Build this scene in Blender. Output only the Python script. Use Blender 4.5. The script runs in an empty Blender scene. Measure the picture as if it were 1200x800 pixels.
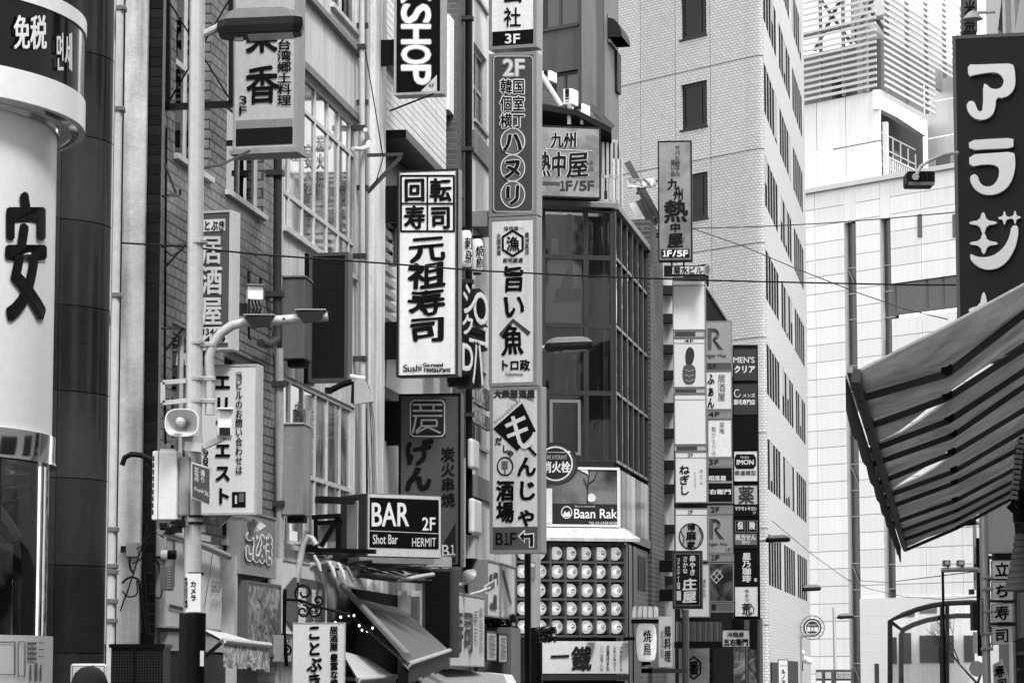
import bpy, math, random
from mathutils import Vector, Matrix
from mathutils.geometry import tessellate_polygon
random.seed(7)
R = math.radians
scn = bpy.context.scene
COL = scn.collection
# ---------------------------------------------------------------- camera, sky, sun
F, TH, EYE = 3420.0, R(6.5), 1.6
cam = bpy.data.objects.new('camera', bpy.data.cameras.new('camera'))
COL.objects.link(cam); scn.camera = cam
cam.location = (0, 0, EYE); cam.rotation_euler = (R(90) + TH, 0, 0)
cam.data.sensor_width = 36; cam.data.lens = 36 * F / 1200
cam.data.clip_start = .1; cam.data.clip_end = 3000
SUN_EL, SUN_ROT = R(52), R(150)          # overcast day, sun high behind the camera to the right
w = bpy.data.worlds.new('World'); scn.world = w; w.use_nodes = True
nt = w.node_tree; nt.nodes.clear()
sky = nt.nodes.new('ShaderNodeTexSky'); sky.sky_type = 'NISHITA'; sky.sun_disc = False
sky.sun_elevation = SUN_EL; sky.sun_rotation = SUN_ROT; sky.dust_density = 6; sky.air_density = 1.0
bw = nt.nodes.new('ShaderNodeRGBToBW'); mx = nt.nodes.new('ShaderNodeMix'); mx.inputs[0].default_value = .7; mx.inputs[3].default_value = 8.0; bg = nt.nodes.new('ShaderNodeBackground')
bg.inputs[1].default_value = .15
out = nt.nodes.new('ShaderNodeOutputWorld')
nt.links.new(sky.outputs[0], bw.inputs[0]); nt.links.new(bw.outputs[0], mx.inputs[2]); nt.links.new(mx.outputs[0], bg.inputs[0]); nt.links.new(bg.outputs[0], out.inputs[0])
sl = bpy.data.lights.new('sun', 'SUN'); sl.energy = 1.5; sl.angle = R(12)
so = bpy.data.objects.new('sun', sl); COL.objects.link(so)
sd = Vector((math.sin(SUN_ROT) * math.cos(SUN_EL), math.cos(SUN_ROT) * math.cos(SUN_EL), math.sin(SUN_EL)))
so.rotation_euler = sd.to_track_quat('Z', 'Y').to_euler()
scn.view_settings.view_transform = 'Standard'; scn.view_settings.look = 'None'
scn.view_settings.exposure = 1.18; scn.view_settings.gamma = 1
scn.cycles.max_bounces = 6; scn.cycles.transparent_max_bounces = 8

# ---------------------------------------------------------------- materials (all grey: the photograph is black and white)
MATS = {}
def mat(v, rough=.6, var=.12, sc=2.0, streak=0., bump=0., metal=0., spec=.5, kind=None, emit=0.):
    key = (v, rough, var, sc, streak, bump, metal, spec, kind, emit)
    if key in MATS: return MATS[key]
    if spec == .5: spec = min(.5, .12 + v * 1.2)
    if not metal: v = v ** 1.48 * 1.03             # listed greys are by eye; this turns them into reflectances
    m = bpy.data.materials.new('grey_%d' % len(MATS)); m.use_nodes = True
    n = m.node_tree.nodes; L = m.node_tree.links
    b = n['Principled BSDF']; b.inputs['Roughness'].default_value = rough
    b.inputs['Metallic'].default_value = metal; b.inputs['Specular IOR Level'].default_value = spec
    tc = n.new('ShaderNodeTexCoord')
    def math_(op, a, c):
        k = n.new('ShaderNodeMath'); k.operation = op
        for i, q in enumerate((a, c)):
            if isinstance(q, (int, float)): k.inputs[i].default_value = q
            else: L.new(q, k.inputs[i])
        return k.outputs[0]
    def noise(scale, det=5, map_=None):
        k = n.new('ShaderNodeTexNoise'); k.inputs['Scale'].default_value = scale; k.inputs['Detail'].default_value = det
        src = tc.outputs['Object']
        if map_:
            mp = n.new('ShaderNodeMapping'); mp.inputs['Scale'].default_value = map_; L.new(src, mp.inputs[0]); src = mp.outputs[0]
        L.new(src, k.inputs['Vector']); return k.outputs['Fac']
    base = math_('ADD', math_('MULTIPLY', noise(sc), var * 1.6), 1 - var * .8)
    base = math_('MULTIPLY', base, math_('ADD', math_('MULTIPLY', noise(17, 8), min(.5, .06 + var * 3)), 1 - min(.5, .06 + var * 3) / 2))
    if streak:
        s1 = noise(1.0, 4, (5, 5, .35)); s2 = noise(1.0, 3, (1.1, 1.1, .5))
        cl_ = n.new('ShaderNodeClamp'); L.new(math_('MULTIPLY', math_('SUBTRACT', s1, .42), 3.6), cl_.inputs[0])
        base = math_('MULTIPLY', base, math_('SUBTRACT', 1.0 + streak * .12, math_('MULTIPLY', math_('MULTIPLY', cl_.outputs[0], s2), streak * 1.7)))
    height = None
    if kind and kind[0] == 'tile':          # ('tile', width, height, mortar, joint grey, tone spread, offset)
        _, tw, th_, mo, jg, sp, off = kind
        sx = n.new('ShaderNodeSeparateXYZ'); L.new(tc.outputs['Object'], sx.inputs[0])
        cb = n.new('ShaderNodeCombineXYZ')
        L.new(math_('ADD', sx.outputs[0], sx.outputs[1]), cb.inputs[0]); L.new(sx.outputs[2], cb.inputs[1])
        br = n.new('ShaderNodeTexBrick'); L.new(cb.outputs[0], br.inputs['Vector'])
        br.offset = off; br.inputs['Scale'].default_value = 1
        br.inputs['Brick Width'].default_value = tw; br.inputs['Row Height'].default_value = th_
        br.inputs['Mortar Size'].default_value = mo; br.inputs['Mortar Smooth'].default_value = .3
        br.inputs['Color1'].default_value = (1 + sp, 1 + sp, 1 + sp, 1); br.inputs['Color2'].default_value = (1 - sp, 1 - sp, 1 - sp, 1)
        br.inputs['Mortar'].default_value = (jg, jg, jg, 1)
        base = math_('MULTIPLY', base, br.outputs['Color']); height = br.outputs['Fac']
    if kind and kind[0] == 'dots':          # perforated sheet
        vo = n.new('ShaderNodeTexVoronoi'); vo.inputs['Scale'].default_value = kind[1]; vo.inputs['Randomness'].default_value = 0
        L.new(tc.outputs['Object'], vo.inputs['Vector'])
        base = math_('MULTIPLY', base, math_('ADD', 1.0, math_('MULTIPLY', math_('LESS_THAN', vo.outputs['Distance'], .28), kind[2])))
    if kind and kind[0] == 'swirl':         # printed picture, marbled cloth, painted reflection
        wv = n.new('ShaderNodeTexNoise'); wv.inputs['Scale'].default_value = kind[1]; wv.inputs['Distortion'].default_value = kind[3]; wv.inputs['Detail'].default_value = 3
        L.new(tc.outputs['Object'], wv.inputs['Vector'])
        cr = n.new('ShaderNodeMapRange'); cr.inputs[1].default_value = .4; cr.inputs[2].default_value = .6; cr.inputs[3].default_value = 1 - kind[2]; cr.inputs[4].default_value = 1 + kind[2]
        L.new(wv.outputs['Fac'], cr.inputs[0]); base = math_('MULTIPLY', base, cr.outputs[0])
    oi = n.new('ShaderNodeObjectInfo'); base = math_('MULTIPLY', base, math_('ADD', math_('MULTIPLY', oi.outputs['Random'], .12), .94))   # piece to piece tone shift
    val = math_('MULTIPLY', base, v)
    cc = n.new('ShaderNodeCombineColor')
    for i in range(3): L.new(val, cc.inputs[i])
    L.new(cc.outputs[0], b.inputs['Base Color'])
    if emit:
        L.new(cc.outputs[0], b.inputs['Emission Color']); b.inputs['Emission Strength'].default_value = emit
    if bump or height is not None:
        bp = n.new('ShaderNodeBump'); bp.inputs['Distance'].default_value = .01
        if height is not None:
            bp.inputs['Strength'].default_value = .6; bp.invert = True; L.new(height, bp.inputs['Height'])
        else:
            bp.inputs['Strength'].default_value = bump; L.new(noise(sc * 14, 3), bp.inputs['Height'])
        L.new(bp.outputs[0], b.inputs['Normal'])
    MATS[key] = m; return m

def glass_mat(refl=.25, tint=.55, rough=.02):
    key = ('glass', refl, tint, rough)
    if key in MATS: return MATS[key]
    m = bpy.data.materials.new('glass_%d' % len(MATS)); m.use_nodes = True
    n = m.node_tree.nodes; L = m.node_tree.links; n.clear()
    o = n.new('ShaderNodeOutputMaterial'); mx = n.new('ShaderNodeMixShader')
    t = n.new('ShaderNodeBsdfTransparent'); t.inputs[0].default_value = (tint, tint, tint, 1)
    g = n.new('ShaderNodeBsdfGlossy'); g.inputs['Roughness'].default_value = rough; g.inputs[0].default_value = (.9, .9, .9, 1)
    lw = n.new('ShaderNodeLayerWeight'); lw.inputs[0].default_value = refl
    L.new(lw.outputs['Fresnel'], mx.inputs[0]); L.new(t.outputs[0], mx.inputs[1]); L.new(g.outputs[0], mx.inputs[2]); L.new(mx.outputs[0], o.inputs[0])
    # slight waviness of old panes
    tc = n.new('ShaderNodeTexCoord'); no = n.new('ShaderNodeTexNoise'); no.inputs['Scale'].default_value = 1.3
    bp = n.new('ShaderNodeBump'); bp.inputs['Strength'].default_value = .25; bp.inputs['Distance'].default_value = .02
    L.new(tc.outputs['Object'], no.inputs['Vector']); L.new(no.outputs['Fac'], bp.inputs['Height']); L.new(bp.outputs[0], g.inputs['Normal'])
    MATS[key] = m; return m

WHITE = mat(.80, .45, .12, 1.2, streak=.25); PAPER = mat(.72, .5, .08, 1.5, streak=.12); INK = mat(.018, .5, .1)
BLACK = mat(.02, .4, .15); DARK = mat(.05, .45, .2); DGREY = mat(.10, .5, .2); MGREY = mat(.22, .5, .15, streak=.15)
LGREY = mat(.42, .5, .12, streak=.2); STEEL = mat(.38, .35, .15, 3, metal=.6); CHROME = mat(.7, .08, .05, metal=1.)
PLASTER = mat(.62, .8, .12, 1.5, streak=.45, bump=.2); CABLE = mat(.03, .5, .1); GLASS = glass_mat()
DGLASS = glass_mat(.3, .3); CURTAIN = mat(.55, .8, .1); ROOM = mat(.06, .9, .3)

# ---------------------------------------------------------------- geometry helpers
def ray(x, y):
    u = (x - 600) / F; v = (400 - y) / F
    return Vector((u, math.cos(TH) - v * math.sin(TH), math.sin(TH) + v * math.cos(TH)))
def at(x, y, D):                              # world point seen there, D metres down the street
    d = ray(x, y); return Vector((d.x * D / d.y, D, EYE + d.z * D / d.y))

class Fr:                                     # upright frame: x along the surface, y into it, z up
    def __init__(s, ox, oy, oz=0., r=0.):
        s.o = Vector((ox, oy, oz)); s.r = r; c, n_ = math.cos(R(r)), math.sin(R(r))
        s.ex = Vector((c, n_, 0)); s.ey = Vector((-n_, c, 0))
    def w(s, x, y, z): return s.o + s.ex * x + s.ey * y + Vector((0, 0, z))
    def hit(s, px, py, n=0.):
        d = ray(px, py); c = Vector((0, 0, EYE)) - s.o
        t = (n - c.dot(s.ey)) / d.dot(s.ey); p = c + d * t
        return p.dot(s.ex), p.z
    def P(s, px, py, n=0.):
        a, b = s.hit(px, py, n); return Vector((a, n, b))
    def rect(s, x0, y0, x1, y1, n=0.):
        ym, xm = (y0 + y1) / 2, (x0 + x1) / 2
        return s.hit(x0, ym, n)[0], s.hit(x1, ym, n)[0], s.hit(xm, y1, n)[1], s.hit(xm, y0, n)[1]
    def sub(s, x, z=0., y=0., r=0.):
        p = s.w(x, y, 0); return Fr(p.x, p.y, s.o.z + z, s.r + r)

class B:                                      # collects faces for one mesh
    def __init__(s): s.v = []; s.f = []
    def add(s, vs, fs):
        k = len(s.v); s.v += [tuple(a) for a in vs]; s.f += [tuple(i + k for i in f) for f in fs]; return s
    def box(s, x0, x1, y0, y1, z0, z1):
        if x0 > x1: x0, x1 = x1, x0
        if y0 > y1: y0, y1 = y1, y0
        if z0 > z1: z0, z1 = z1, z0
        v = [(x, y, z) for z in (z0, z1) for y in (y0, y1) for x in (x0, x1)]
        return s.add(v, [(0, 2, 3, 1), (4, 5, 7, 6), (0, 1, 5, 4), (2, 6, 7, 3), (0, 4, 6, 2), (1, 3, 7, 5)])
    def quad(s, a, b, c, d): return s.add([a, b, c, d], [(0, 1, 2, 3)])
    def cyl(s, p0, p1, r0, r1=None, seg=14, cap=True):
        r1 = r0 if r1 is None else r1; p0, p1 = Vector(p0), Vector(p1); d = (p1 - p0).normalized()
        a = d.orthogonal().normalized(); b = d.cross(a); vs = []
        for p, r in ((p0, r0), (p1, r1)):
            for i in range(seg):
                t = 2 * math.pi * i / seg; vs.append(p + a * math.cos(t) * r + b * math.sin(t) * r)
        fs = [(i, (i + 1) % seg, seg + (i + 1) % seg, seg + i) for i in range(seg)]
        if cap: fs += [tuple(range(seg))[::-1], tuple(range(seg, 2 * seg))]
        return s.add(vs, fs)
    def tube(s, pts, r, seg=8):
        pts = [Vector(p) for p in pts]; vs = []; up = None; n = len(pts)
        for i, p in enumerate(pts):
            d = (pts[min(i + 1, n - 1)] - pts[max(i - 1, 0)]).normalized()
            if up is None: up = d.orthogonal().normalized()
            up = (up - d * up.dot(d)).normalized(); b = d.cross(up)
            rr = r[i] if isinstance(r, (list, tuple)) else r
            for k in range(seg):
                t = 2 * math.pi * k / seg; vs.append(p + up * math.cos(t) * rr + b * math.sin(t) * rr)
        fs = [(i * seg + k, i * seg + (k + 1) % seg, (i + 1) * seg + (k + 1) % seg, (i + 1) * seg + k) for i in range(n - 1) for k in range(seg)]
        fs += [tuple(range(seg))[::-1], tuple(range((n - 1) * seg, n * seg))]
        return s.add(vs, fs)
    def bar(s, p0, p1, wx, wy):               # square bar between points
        p0, p1 = Vector(p0), Vector(p1); d = (p1 - p0).normalized()
        up = Vector((0, 0, 1)) if abs(d.z) < .9 else Vector((0, 1, 0))
        a = d.cross(up).normalized(); b = a.cross(d).normalized(); vs = []
        for p in (p0, p1):
            for i, j in ((-1, -1), (1, -1), (1, 1), (-1, 1)): vs.append(p + a * i * wx / 2 + b * j * wy / 2)
        return s.add(vs, [(0, 3, 2, 1), (4, 5, 6, 7), (0, 1, 5, 4), (1, 2, 6, 5), (2, 3, 7, 6), (3, 0, 4, 7)])
    def lathe(s, prof, cx=0, cy=0, seg=24, a0=0., a1=360.):
        full = abs(a1 - a0) >= 360; m = seg if full else seg + 1; vs = []
        for r, z in prof:
            for k in range(m):
                t = R(a0 + (a1 - a0) * k / seg); vs.append((cx + r * math.cos(t), cy + r * math.sin(t), z))
        fs = [(i * m + k, i * m + (k + 1) % m, (i + 1) * m + (k + 1) % m, (i + 1) * m + k) for i in range(len(prof) - 1) for k in range(seg)]
        return s.add(vs, fs)
    def prism(s, pts, y0, y1):                # polygon in x,z pulled from y0 to y1
        n = len(pts); vs = [(p[0], y0, p[1]) for p in pts] + [(p[0], y1, p[1]) for p in pts]
        tr = tessellate_polygon([[Vector((p[0], p[1], 0)) for p in pts]])
        fs = [tuple(t) for t in tr] + [tuple(i + n for i in t)[::-1] for t in tr]
        fs += [(i, (i + 1) % n, n + (i + 1) % n, n + i) for i in range(n)]
        return s.add(vs, fs)
    def floor(s, pts, z0, z1):                # polygon in x,y raised from z0 to z1
        n = len(pts); vs = [(p[0], p[1], z0) for p in pts] + [(p[0], p[1], z1) for p in pts]
        tr = tessellate_polygon([[Vector((p[0], p[1], 0)) for p in pts]])
        fs = [tuple(t) for t in tr] + [tuple(i + n for i in t)[::-1] for t in tr]
        fs += [(i, (i + 1) % n, n + (i + 1) % n, n + i) for i in range(n)]
        return s.add(vs, fs)
    def mesh(s, name, m, smooth=False):
        me = bpy.data.meshes.new(name); me.from_pydata(s.v, [], s.f); me.materials.append(m)
        if smooth: me.polygons.foreach_set('use_smooth', [True] * len(me.polygons))
        if smooth: me.update(); me.set_sharp_from_angle(angle=R(35))
        me.update(); return me
    def build(s, name, m, parent=None, bevel=0., smooth=False, fix=True):
        me = s.mesh(name, m, smooth)
        if fix:
            import bmesh
            bm = bmesh.new(); bm.from_mesh(me); bmesh.ops.recalc_face_normals(bm, faces=bm.faces); bm.to_mesh(me); bm.free()
        o = bpy.data.objects.new(name, me); COL.objects.link(o)
        if parent is not None: o.parent = parent
        if bevel:
            q = o.modifiers.new('b', 'BEVEL'); q.width = bevel; q.segments = 2; q.limit_method = 'ANGLE'
        if smooth:
            try: me.set_sharp_from_angle(angle=R(35))
            except Exception: pass
        return o

GL = {}
def glyph(s, stretch=False):
    if (s, stretch) in GL: return GL[(s, stretch)]
    if s.isascii() and '1' in s and s != '1':           # the flagged figure one comes from the wide glyph
        vs, fs, x = [], [], 0.
        for ch in s:
            if ch == ' ': x += .25; continue
            g, f = glyph('\uff11' if ch == '1' else ch, True); W_ = {'1': .36, '/': .38, 'F': .5, '-': .4, '.': .14}.get(ch, .6); H_ = (.62, .09, .3) if ch == '-' else (1., 0., 0.)
            k = len(vs); vs += [(x + a * W_, b * (H_[1] or 1) + H_[2]) for a, b in g]; fs += [tuple(i + k for i in q) for q in f]; x += W_ + .12
        r = ([(a / (x - .12), b) for a, b in vs], fs); GL[(s, stretch)] = r; return r
    c = bpy.data.curves.new('t', 'FONT'); c.body = s; c.resolution_u = 3
    o = bpy.data.objects.new('t', c); m = bpy.data.meshes.new_from_object(o)
    vs = [(v.co.x, v.co.y) for v in m.vertices]; fs = [tuple(p.vertices) for p in m.polygons]
    bpy.data.objects.remove(o); bpy.data.curves.remove(c); bpy.data.meshes.remove(m)
    if not vs: GL[(s, stretch)] = ([], []); return GL[(s, stretch)]
    xs = [a for a, b in vs]; ys = [b for a, b in vs]
    if stretch or s.isascii():
        x0, x1, y0, y1 = min(xs), max(xs), min(ys), max(ys)
    else: x0, x1, y0, y1 = .03, .97, -.09, .85
    r = ([((a - x0) / (x1 - x0 or 1), (b - y0) / (y1 - y0 or 1)) for a, b in vs], fs); GL[(s, stretch)] = r; return r

def chaikin(p, it=1, closed=True):
    for _ in range(it):
        q = []; n = len(p)
        for i in range(n if closed else n - 1):
            a, b = p[i], p[(i + 1) % n]
            q += [(a[0] * .75 + b[0] * .25, a[1] * .75 + b[1] * .25), (a[0] * .25 + b[0] * .75, a[1] * .25 + b[1] * .75)]
        if not closed: q = [p[0]] + q + [p[-1]]
        p = q
    return p

def rrect(x0, y0, x1, y1, r):
    o_ = []
    for cx, cy, a0 in ((x1 - r, y0 + r, -90), (x1 - r, y1 - r, 0), (x0 + r, y1 - r, 90), (x0 + r, y0 + r, 180)):
        o_ += [(cx + r * math.cos(R(a0 + 22.5 * i)), cy + r * math.sin(R(a0 + 22.5 * i))) for i in range(5)]
    return o_
def cloth_mat(v, tr=.5):
    m = mat(v, .7, .45, 2.2, streak=.3)
    m = m.copy(); n = m.node_tree.nodes; L = m.node_tree.links; b = n['Principled BSDF']; t = n.new('ShaderNodeBsdfTranslucent'); mx = n.new('ShaderNodeMixShader'); mx.inputs[0].default_value = tr
    L.new(b.inputs['Base Color'].links[0].from_socket, t.inputs[0]); L.new(b.outputs[0], mx.inputs[1]); L.new(t.outputs[0], mx.inputs[2]); L.new(mx.outputs[0], n['Material Output'].inputs[0]); return m

class T(Fr):                                  # a thing: Empty at its base, parts in its own frame
    def __init__(s, name, label, cat, fr, group=None, kind=None):
        Fr.__init__(s, fr.o.x, fr.o.y, fr.o.z, fr.r)
        e = bpy.data.objects.new(name, None); COL.objects.link(e); e.empty_display_size = .2
        e.location = s.o; e.rotation_euler = (0, 0, R(s.r)); s.e = e
        if kind: e['kind'] = kind
        else: e['label'] = label; e['category'] = cat
        if group: e['group'] = group
    def L(s, p): d = Vector(p) - s.o; return Vector((d.dot(s.ex), d.dot(s.ey), d.z))   # world point into the frame
    def A(s, x, y, D): return s.L(at(x, y, D))
    def box(s, name, m, *a, parent=None, bevel=0.): return B().box(*a).build(name, m, parent or s.e, bevel)
    def pbox(s, name, m, x0, y0, x1, y1, t0, t1, bevel=0., parent=None, n=None):   # box whose front shows in that part of the photo
        a, b, c, d = s.rect(x0, y0, x1, y1, t0 if n is None else n); return s.box(name, m, a, b, t0, t1, c, d, bevel=bevel, parent=parent)
    def tube(s, name, m, pts, r, parent=None, seg=8): return B().tube(pts, r, seg).build(name, m, parent or s.e, smooth=True)
    def mapper(s, n): return lambda x, y, k=0.: s.P(x, y, n - k)
    def txt(s, t, box, m=None, n=-.0135, vert=False, bold=0., outline=None, brush=False, rot=0, name='lettering', fit=False, quad=None, cells=None, mp=None, gap=.06, parent=None):
        """lettering inside a box of the photo, flat on the plane y=n"""
        m = m or INK; mp = mp or s.mapper(n); bold *= (.62 if all(ord(c) < 0x2000 for c in t) else .8) * (.75 if brush else 1); x0, y0, x1, y1 = box; bb = B(); ob = B()
        asc = all(ord(c) < 0x2000 for c in t)
        if vert or not (asc or fit):
            N = len(t); its = []
            for i, ch in enumerate(t):
                if ch in ' 　': continue
                if vert: its.append((ch, x0, y0 + (y1 - y0) * (i + gap / 2) / N, x1, y0 + (y1 - y0) * (i + 1 - gap / 2) / N))
                else: its.append((ch, x0 + (x1 - x0) * (i + gap / 2) / N, y0, x0 + (x1 - x0) * (i + 1 - gap / 2) / N, y1))
        else: its = [(t, x0, y0, x1, y1)]
        rnd = random.Random(len(t) * 31 + ord(t[0]))
        for ch, a, b, c, d in its:
            r_ = rot
            if vert and ch in 'ー-': r_ = 90
            vs, fs = glyph(ch, fit or asc)
            if ch == '一' and fit: vs, fs = glyph(ch, False)
            ph = rnd.random() * 6
            pv = []
            for u, v in vs:
                if r_ == 90: u, v = v, 1 - u
                X = a + (c - a) * u; Y = d - (d - b) * v
                if brush:
                    w_ = (c - a) * .022 * brush; Y -= (c - a) * .07 * brush * (u - .5)
                    X += w_ * math.sin(9 * v + ph) + w_ * .6 * math.sin(23 * u + ph); Y += w_ * math.sin(8 * u + ph * 2) + w_ * .6 * math.sin(21 * v)
                pv.append((X, Y))
            def stamp(bo, wd, k0, cnt):
                for q in range(cnt + 1 if wd else 1):
                    dx = dy = 0.
                    if q: t_ = 2 * math.pi * q / cnt + .3; dx, dy = wd * math.cos(t_), wd * math.sin(t_) * (.75 if brush else 1)
                    bo.add([mp(X + dx, Y + dy, k0 + q * .00035) for X, Y in pv], fs)
            if outline: stamp(ob, outline[1] + bold, 0., 10)
            stamp(bb, bold, .005 if outline else .001, 6 if bold < 1.3 else 9)
        if outline: ob.build(name + '_outline', outline[0], parent or s.e, fix=False)
        return bb.build(name, m, parent or s.e, fix=False) if bb.v else None
    def poly(s, pts, m=None, n=-.02, t=.004, name='emblem', sm=0, parent=None):
        if sm: pts = chaikin(pts, sm)
        q = [s.hit(x, y, n) for x, y in pts]
        return B().prism(q, n - t, n).build(name, m or INK, parent or s.e)
    def polys(s, lst, m=None, n=-.02, t=.004, name='emblem', sm=0):
        b = B()
        for pts in lst:
            if sm: pts = chaikin(pts, sm)
            b.prism([s.hit(x, y, n) for x, y in pts], n - t, n)
        return b.build(name, m or INK, s.e)
    def strokes(s, lst, wd, m=None, n=-.02, t=.004, name='emblem', sm=0, closed=False):
        b = B()
        for j, pts in enumerate(lst):
            if sm: pts = chaikin(pts, sm, closed)
            if closed: pts = pts + [pts[0]]
            w_ = wd / 2
            for i in range(len(pts) - 1):
                (ax, ay), (bx, by) = pts[i], pts[i + 1]; l = math.hypot(bx - ax, by - ay) or 1
                dx, dy = (bx - ax) / l * w_, (by - ay) / l * w_
                e = .25
                q = [(ax - dx * e - dy, ay - dy * e + dx), (bx + dx * e - dy, by + dy * e + dx), (bx + dx * e + dy, by + dy * e - dx), (ax - dx * e + dy, ay - dy * e - dx)]
                b.prism([s.hit(x, y, n) for x, y in q], n - t - (i % 2) * .0006 - (j % 3) * .0012, n)
        return b.build(name, m or INK, s.e)
    def ring(s, cx, cy, rx, ry, wd, m, n=-.02, name='emblem', seg=28):
        pts = [(cx + rx * math.cos(2 * math.pi * i / seg), cy + ry * math.sin(2 * math.pi * i / seg)) for i in range(seg)]
        return s.strokes([pts], wd, m, n, name=name, closed=True)
    def disc(s, cx, cy, rx, ry, m, n=-.02, t=.004, name='emblem', seg=28):
        return s.poly([(cx + rx * math.cos(2 * math.pi * i / seg), cy + ry * math.sin(2 * math.pi * i / seg)) for i in range(seg)], m, n, t, name)
    def area(s, x0, y0, x1, y1, m, n=-.02, t=.004, name='panel'):
        a, b, c, d = s.rect(x0, y0, x1, y1, n); return s.box(name, m, a, b, n - t, n, c, d)

def sign(name, label, box, D, r, t=.25, face=None, rim=None, bd=2.5, cat='sign', group=None, arm=None, body=None, skew=True):
    """box sign: housing, rim of four bars, face panel set back in the rim"""
    x0, y0, x1, y1 = box; p = at(x0, (y0 + y1) / 2, D); f0 = Fr(p.x, p.y, 0, r); z0 = f0.rect(*box)[2]
    s = T(name, label, cat, Fr(p.x, p.y, z0, r), group); face = face or WHITE; rim = rim or STEEL
    a, b, c, d = s.rect(*box); k = bd * D / F; s.lim = (a, b, c, d); s.D = D
    s.box('housing', body or rim, a, b, .012, t, c, d, bevel=.01)
    rb = B(); rb.box(a, a + k, -.012, .012, c, d).box(b - k, b, -.012, .012, c, d).box(a + k, b - k, -.0115, .012, c, c + k).box(a + k, b - k, -.0115, .012, d - k, d)
    rb.build('rim', rim, s.e)
    s.box('face', face, a + k, b - k, -.004, .012, c + k, d - k)
    if arm:                                   # brackets back to the wall: list of photo heights, length in metres (negative to the left)
        ys, ln, th = arm
        for y in ys:
            z = s.hit(x0, y)[1]; xa = a if ln < 0 else b
            s.box('bracket', BLACK if th > .2 else DGREY, xa + (ln if ln < 0 else 0), xa + (0 if ln < 0 else ln), t * .3, t * .3 + .07, z - th / 2, z + th / 2)
    return s

def wall(bb, x0, x1, z0, z1, holes, y=0., dep=.18, back=None):
    """front skin with window holes and their reveals; back = depth of side and top faces"""
    xs = sorted({x0, x1} | {min(max(q, x0), x1) for h in holes for q in h[:2]}); zs = sorted({z0, z1} | {min(max(q, z0), z1) for h in holes for q in h[2:]})
    for i in range(len(xs) - 1):
        for j in range(len(zs) - 1):
            cx, cz = (xs[i] + xs[i + 1]) / 2, (zs[j] + zs[j + 1]) / 2
            if any(h[0] < cx < h[1] and h[2] < cz < h[3] for h in holes): continue
            bb.quad((xs[i], y, zs[j]), (xs[i + 1], y, zs[j]), (xs[i + 1], y, zs[j + 1]), (xs[i], y, zs[j + 1]))
    for a, b, c, d in holes:
        Y = y + dep
        bb.quad((a, y, c), (a, Y, c), (a, Y, d), (a, y, d)); bb.quad((b, y, c), (b, y, d), (b, Y, d), (b, Y, c))
        bb.quad((a, y, c), (b, y, c), (b, Y, c), (a, Y, c)); bb.quad((a, y, d), (a, Y, d), (b, Y, d), (b, y, d))
    if back:
        bb.quad((x0, y, z0), (x0, y, z1), (x0, back, z1), (x0, back, z0)); bb.quad((x1, y, z0), (x1, back, z0), (x1, back, z1), (x1, y, z1))
        bb.quad((x0, y, z1), (x1, y, z1), (x1, back, z1), (x0, back, z1))
    return bb

def window(s, x0, x1, z0, z1, xs=(), zs=(), fm=None, glass=None, y=.1, fw=.05, blind=None, curtain=None, sill=True, room=.3, name='window'):
    """frame with mullions as a part; panes, blind and sill its sub-parts"""
    fm = fm or LGREY; glass = glass or GLASS; b = B()
    b.box(x0, x1, y - .03, y + .03, z0, z0 + fw).box(x0, x1, y - .03, y + .03, z1 - fw, z1).box(x0, x0 + fw, y - .029, y + .029, z0 + fw, z1 - fw).box(x1 - fw, x1, y - .029, y + .029, z0 + fw, z1 - fw)
    for q in xs: b.box(q - fw / 2, q + fw / 2, y - .027, y + .027, z0 + fw, z1 - fw)
    for q in zs: b.box(x0 + fw, x1 - fw, y - .025, y + .025, q - fw / 2, q + fw / 2)
    f = b.build(name, fm, s.e)
    X = [x0 + fw] + list(xs) + [x1 - fw]; Z = [z0 + fw] + list(zs) + [z1 - fw]
    for i in range(len(X) - 1):
        for j in range(len(Z) - 1):
            s.box('pane', glass, X[i], X[i + 1], y - .003, y + .003, Z[j], Z[j + 1], parent=f)
            if curtain and random.random() < curtain:
                g = B(); n_ = 10
                ww = (X[i + 1] - X[i]); k0 = random.choice((0, 0, .35)); k1 = 1 if k0 else random.choice((1, .6, 1))
                for q in range(n_):
                    ua, ub = X[i] + ww * (k0 + (k1 - k0) * q / n_), X[i] + ww * (k0 + (k1 - k0) * (q + 1) / n_)
                    g.quad((ua, y + .1 + .03 * (q % 2), Z[j]), (ub, y + .1 + .03 * ((q + 1) % 2), Z[j]), (ub, y + .1 + .03 * ((q + 1) % 2), Z[j + 1]), (ua, y + .1 + .03 * (q % 2), Z[j + 1]))
                g.build('curtain', mat(random.choice((.25, .4, .55)), .8, .1), f, fix=False)
    if blind:                                 # (from fraction, to fraction) of height, slats
        za, zb = z0 + (z1 - z0) * blind[0], z0 + (z1 - z0) * blind[1]; g = B(); zz = za
        while zz < zb: g.box(x0 + fw, x1 - fw, y + .05, y + .075, zz, zz + .038); zz += .052
        g.build('blind', mat(.45, .6, .05), f)
    if sill: s.box('sill', fm, x0 - .04, x1 + .04, -.05, y - .031, z0 - .06, z0 - .003, parent=f)
    return f
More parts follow.
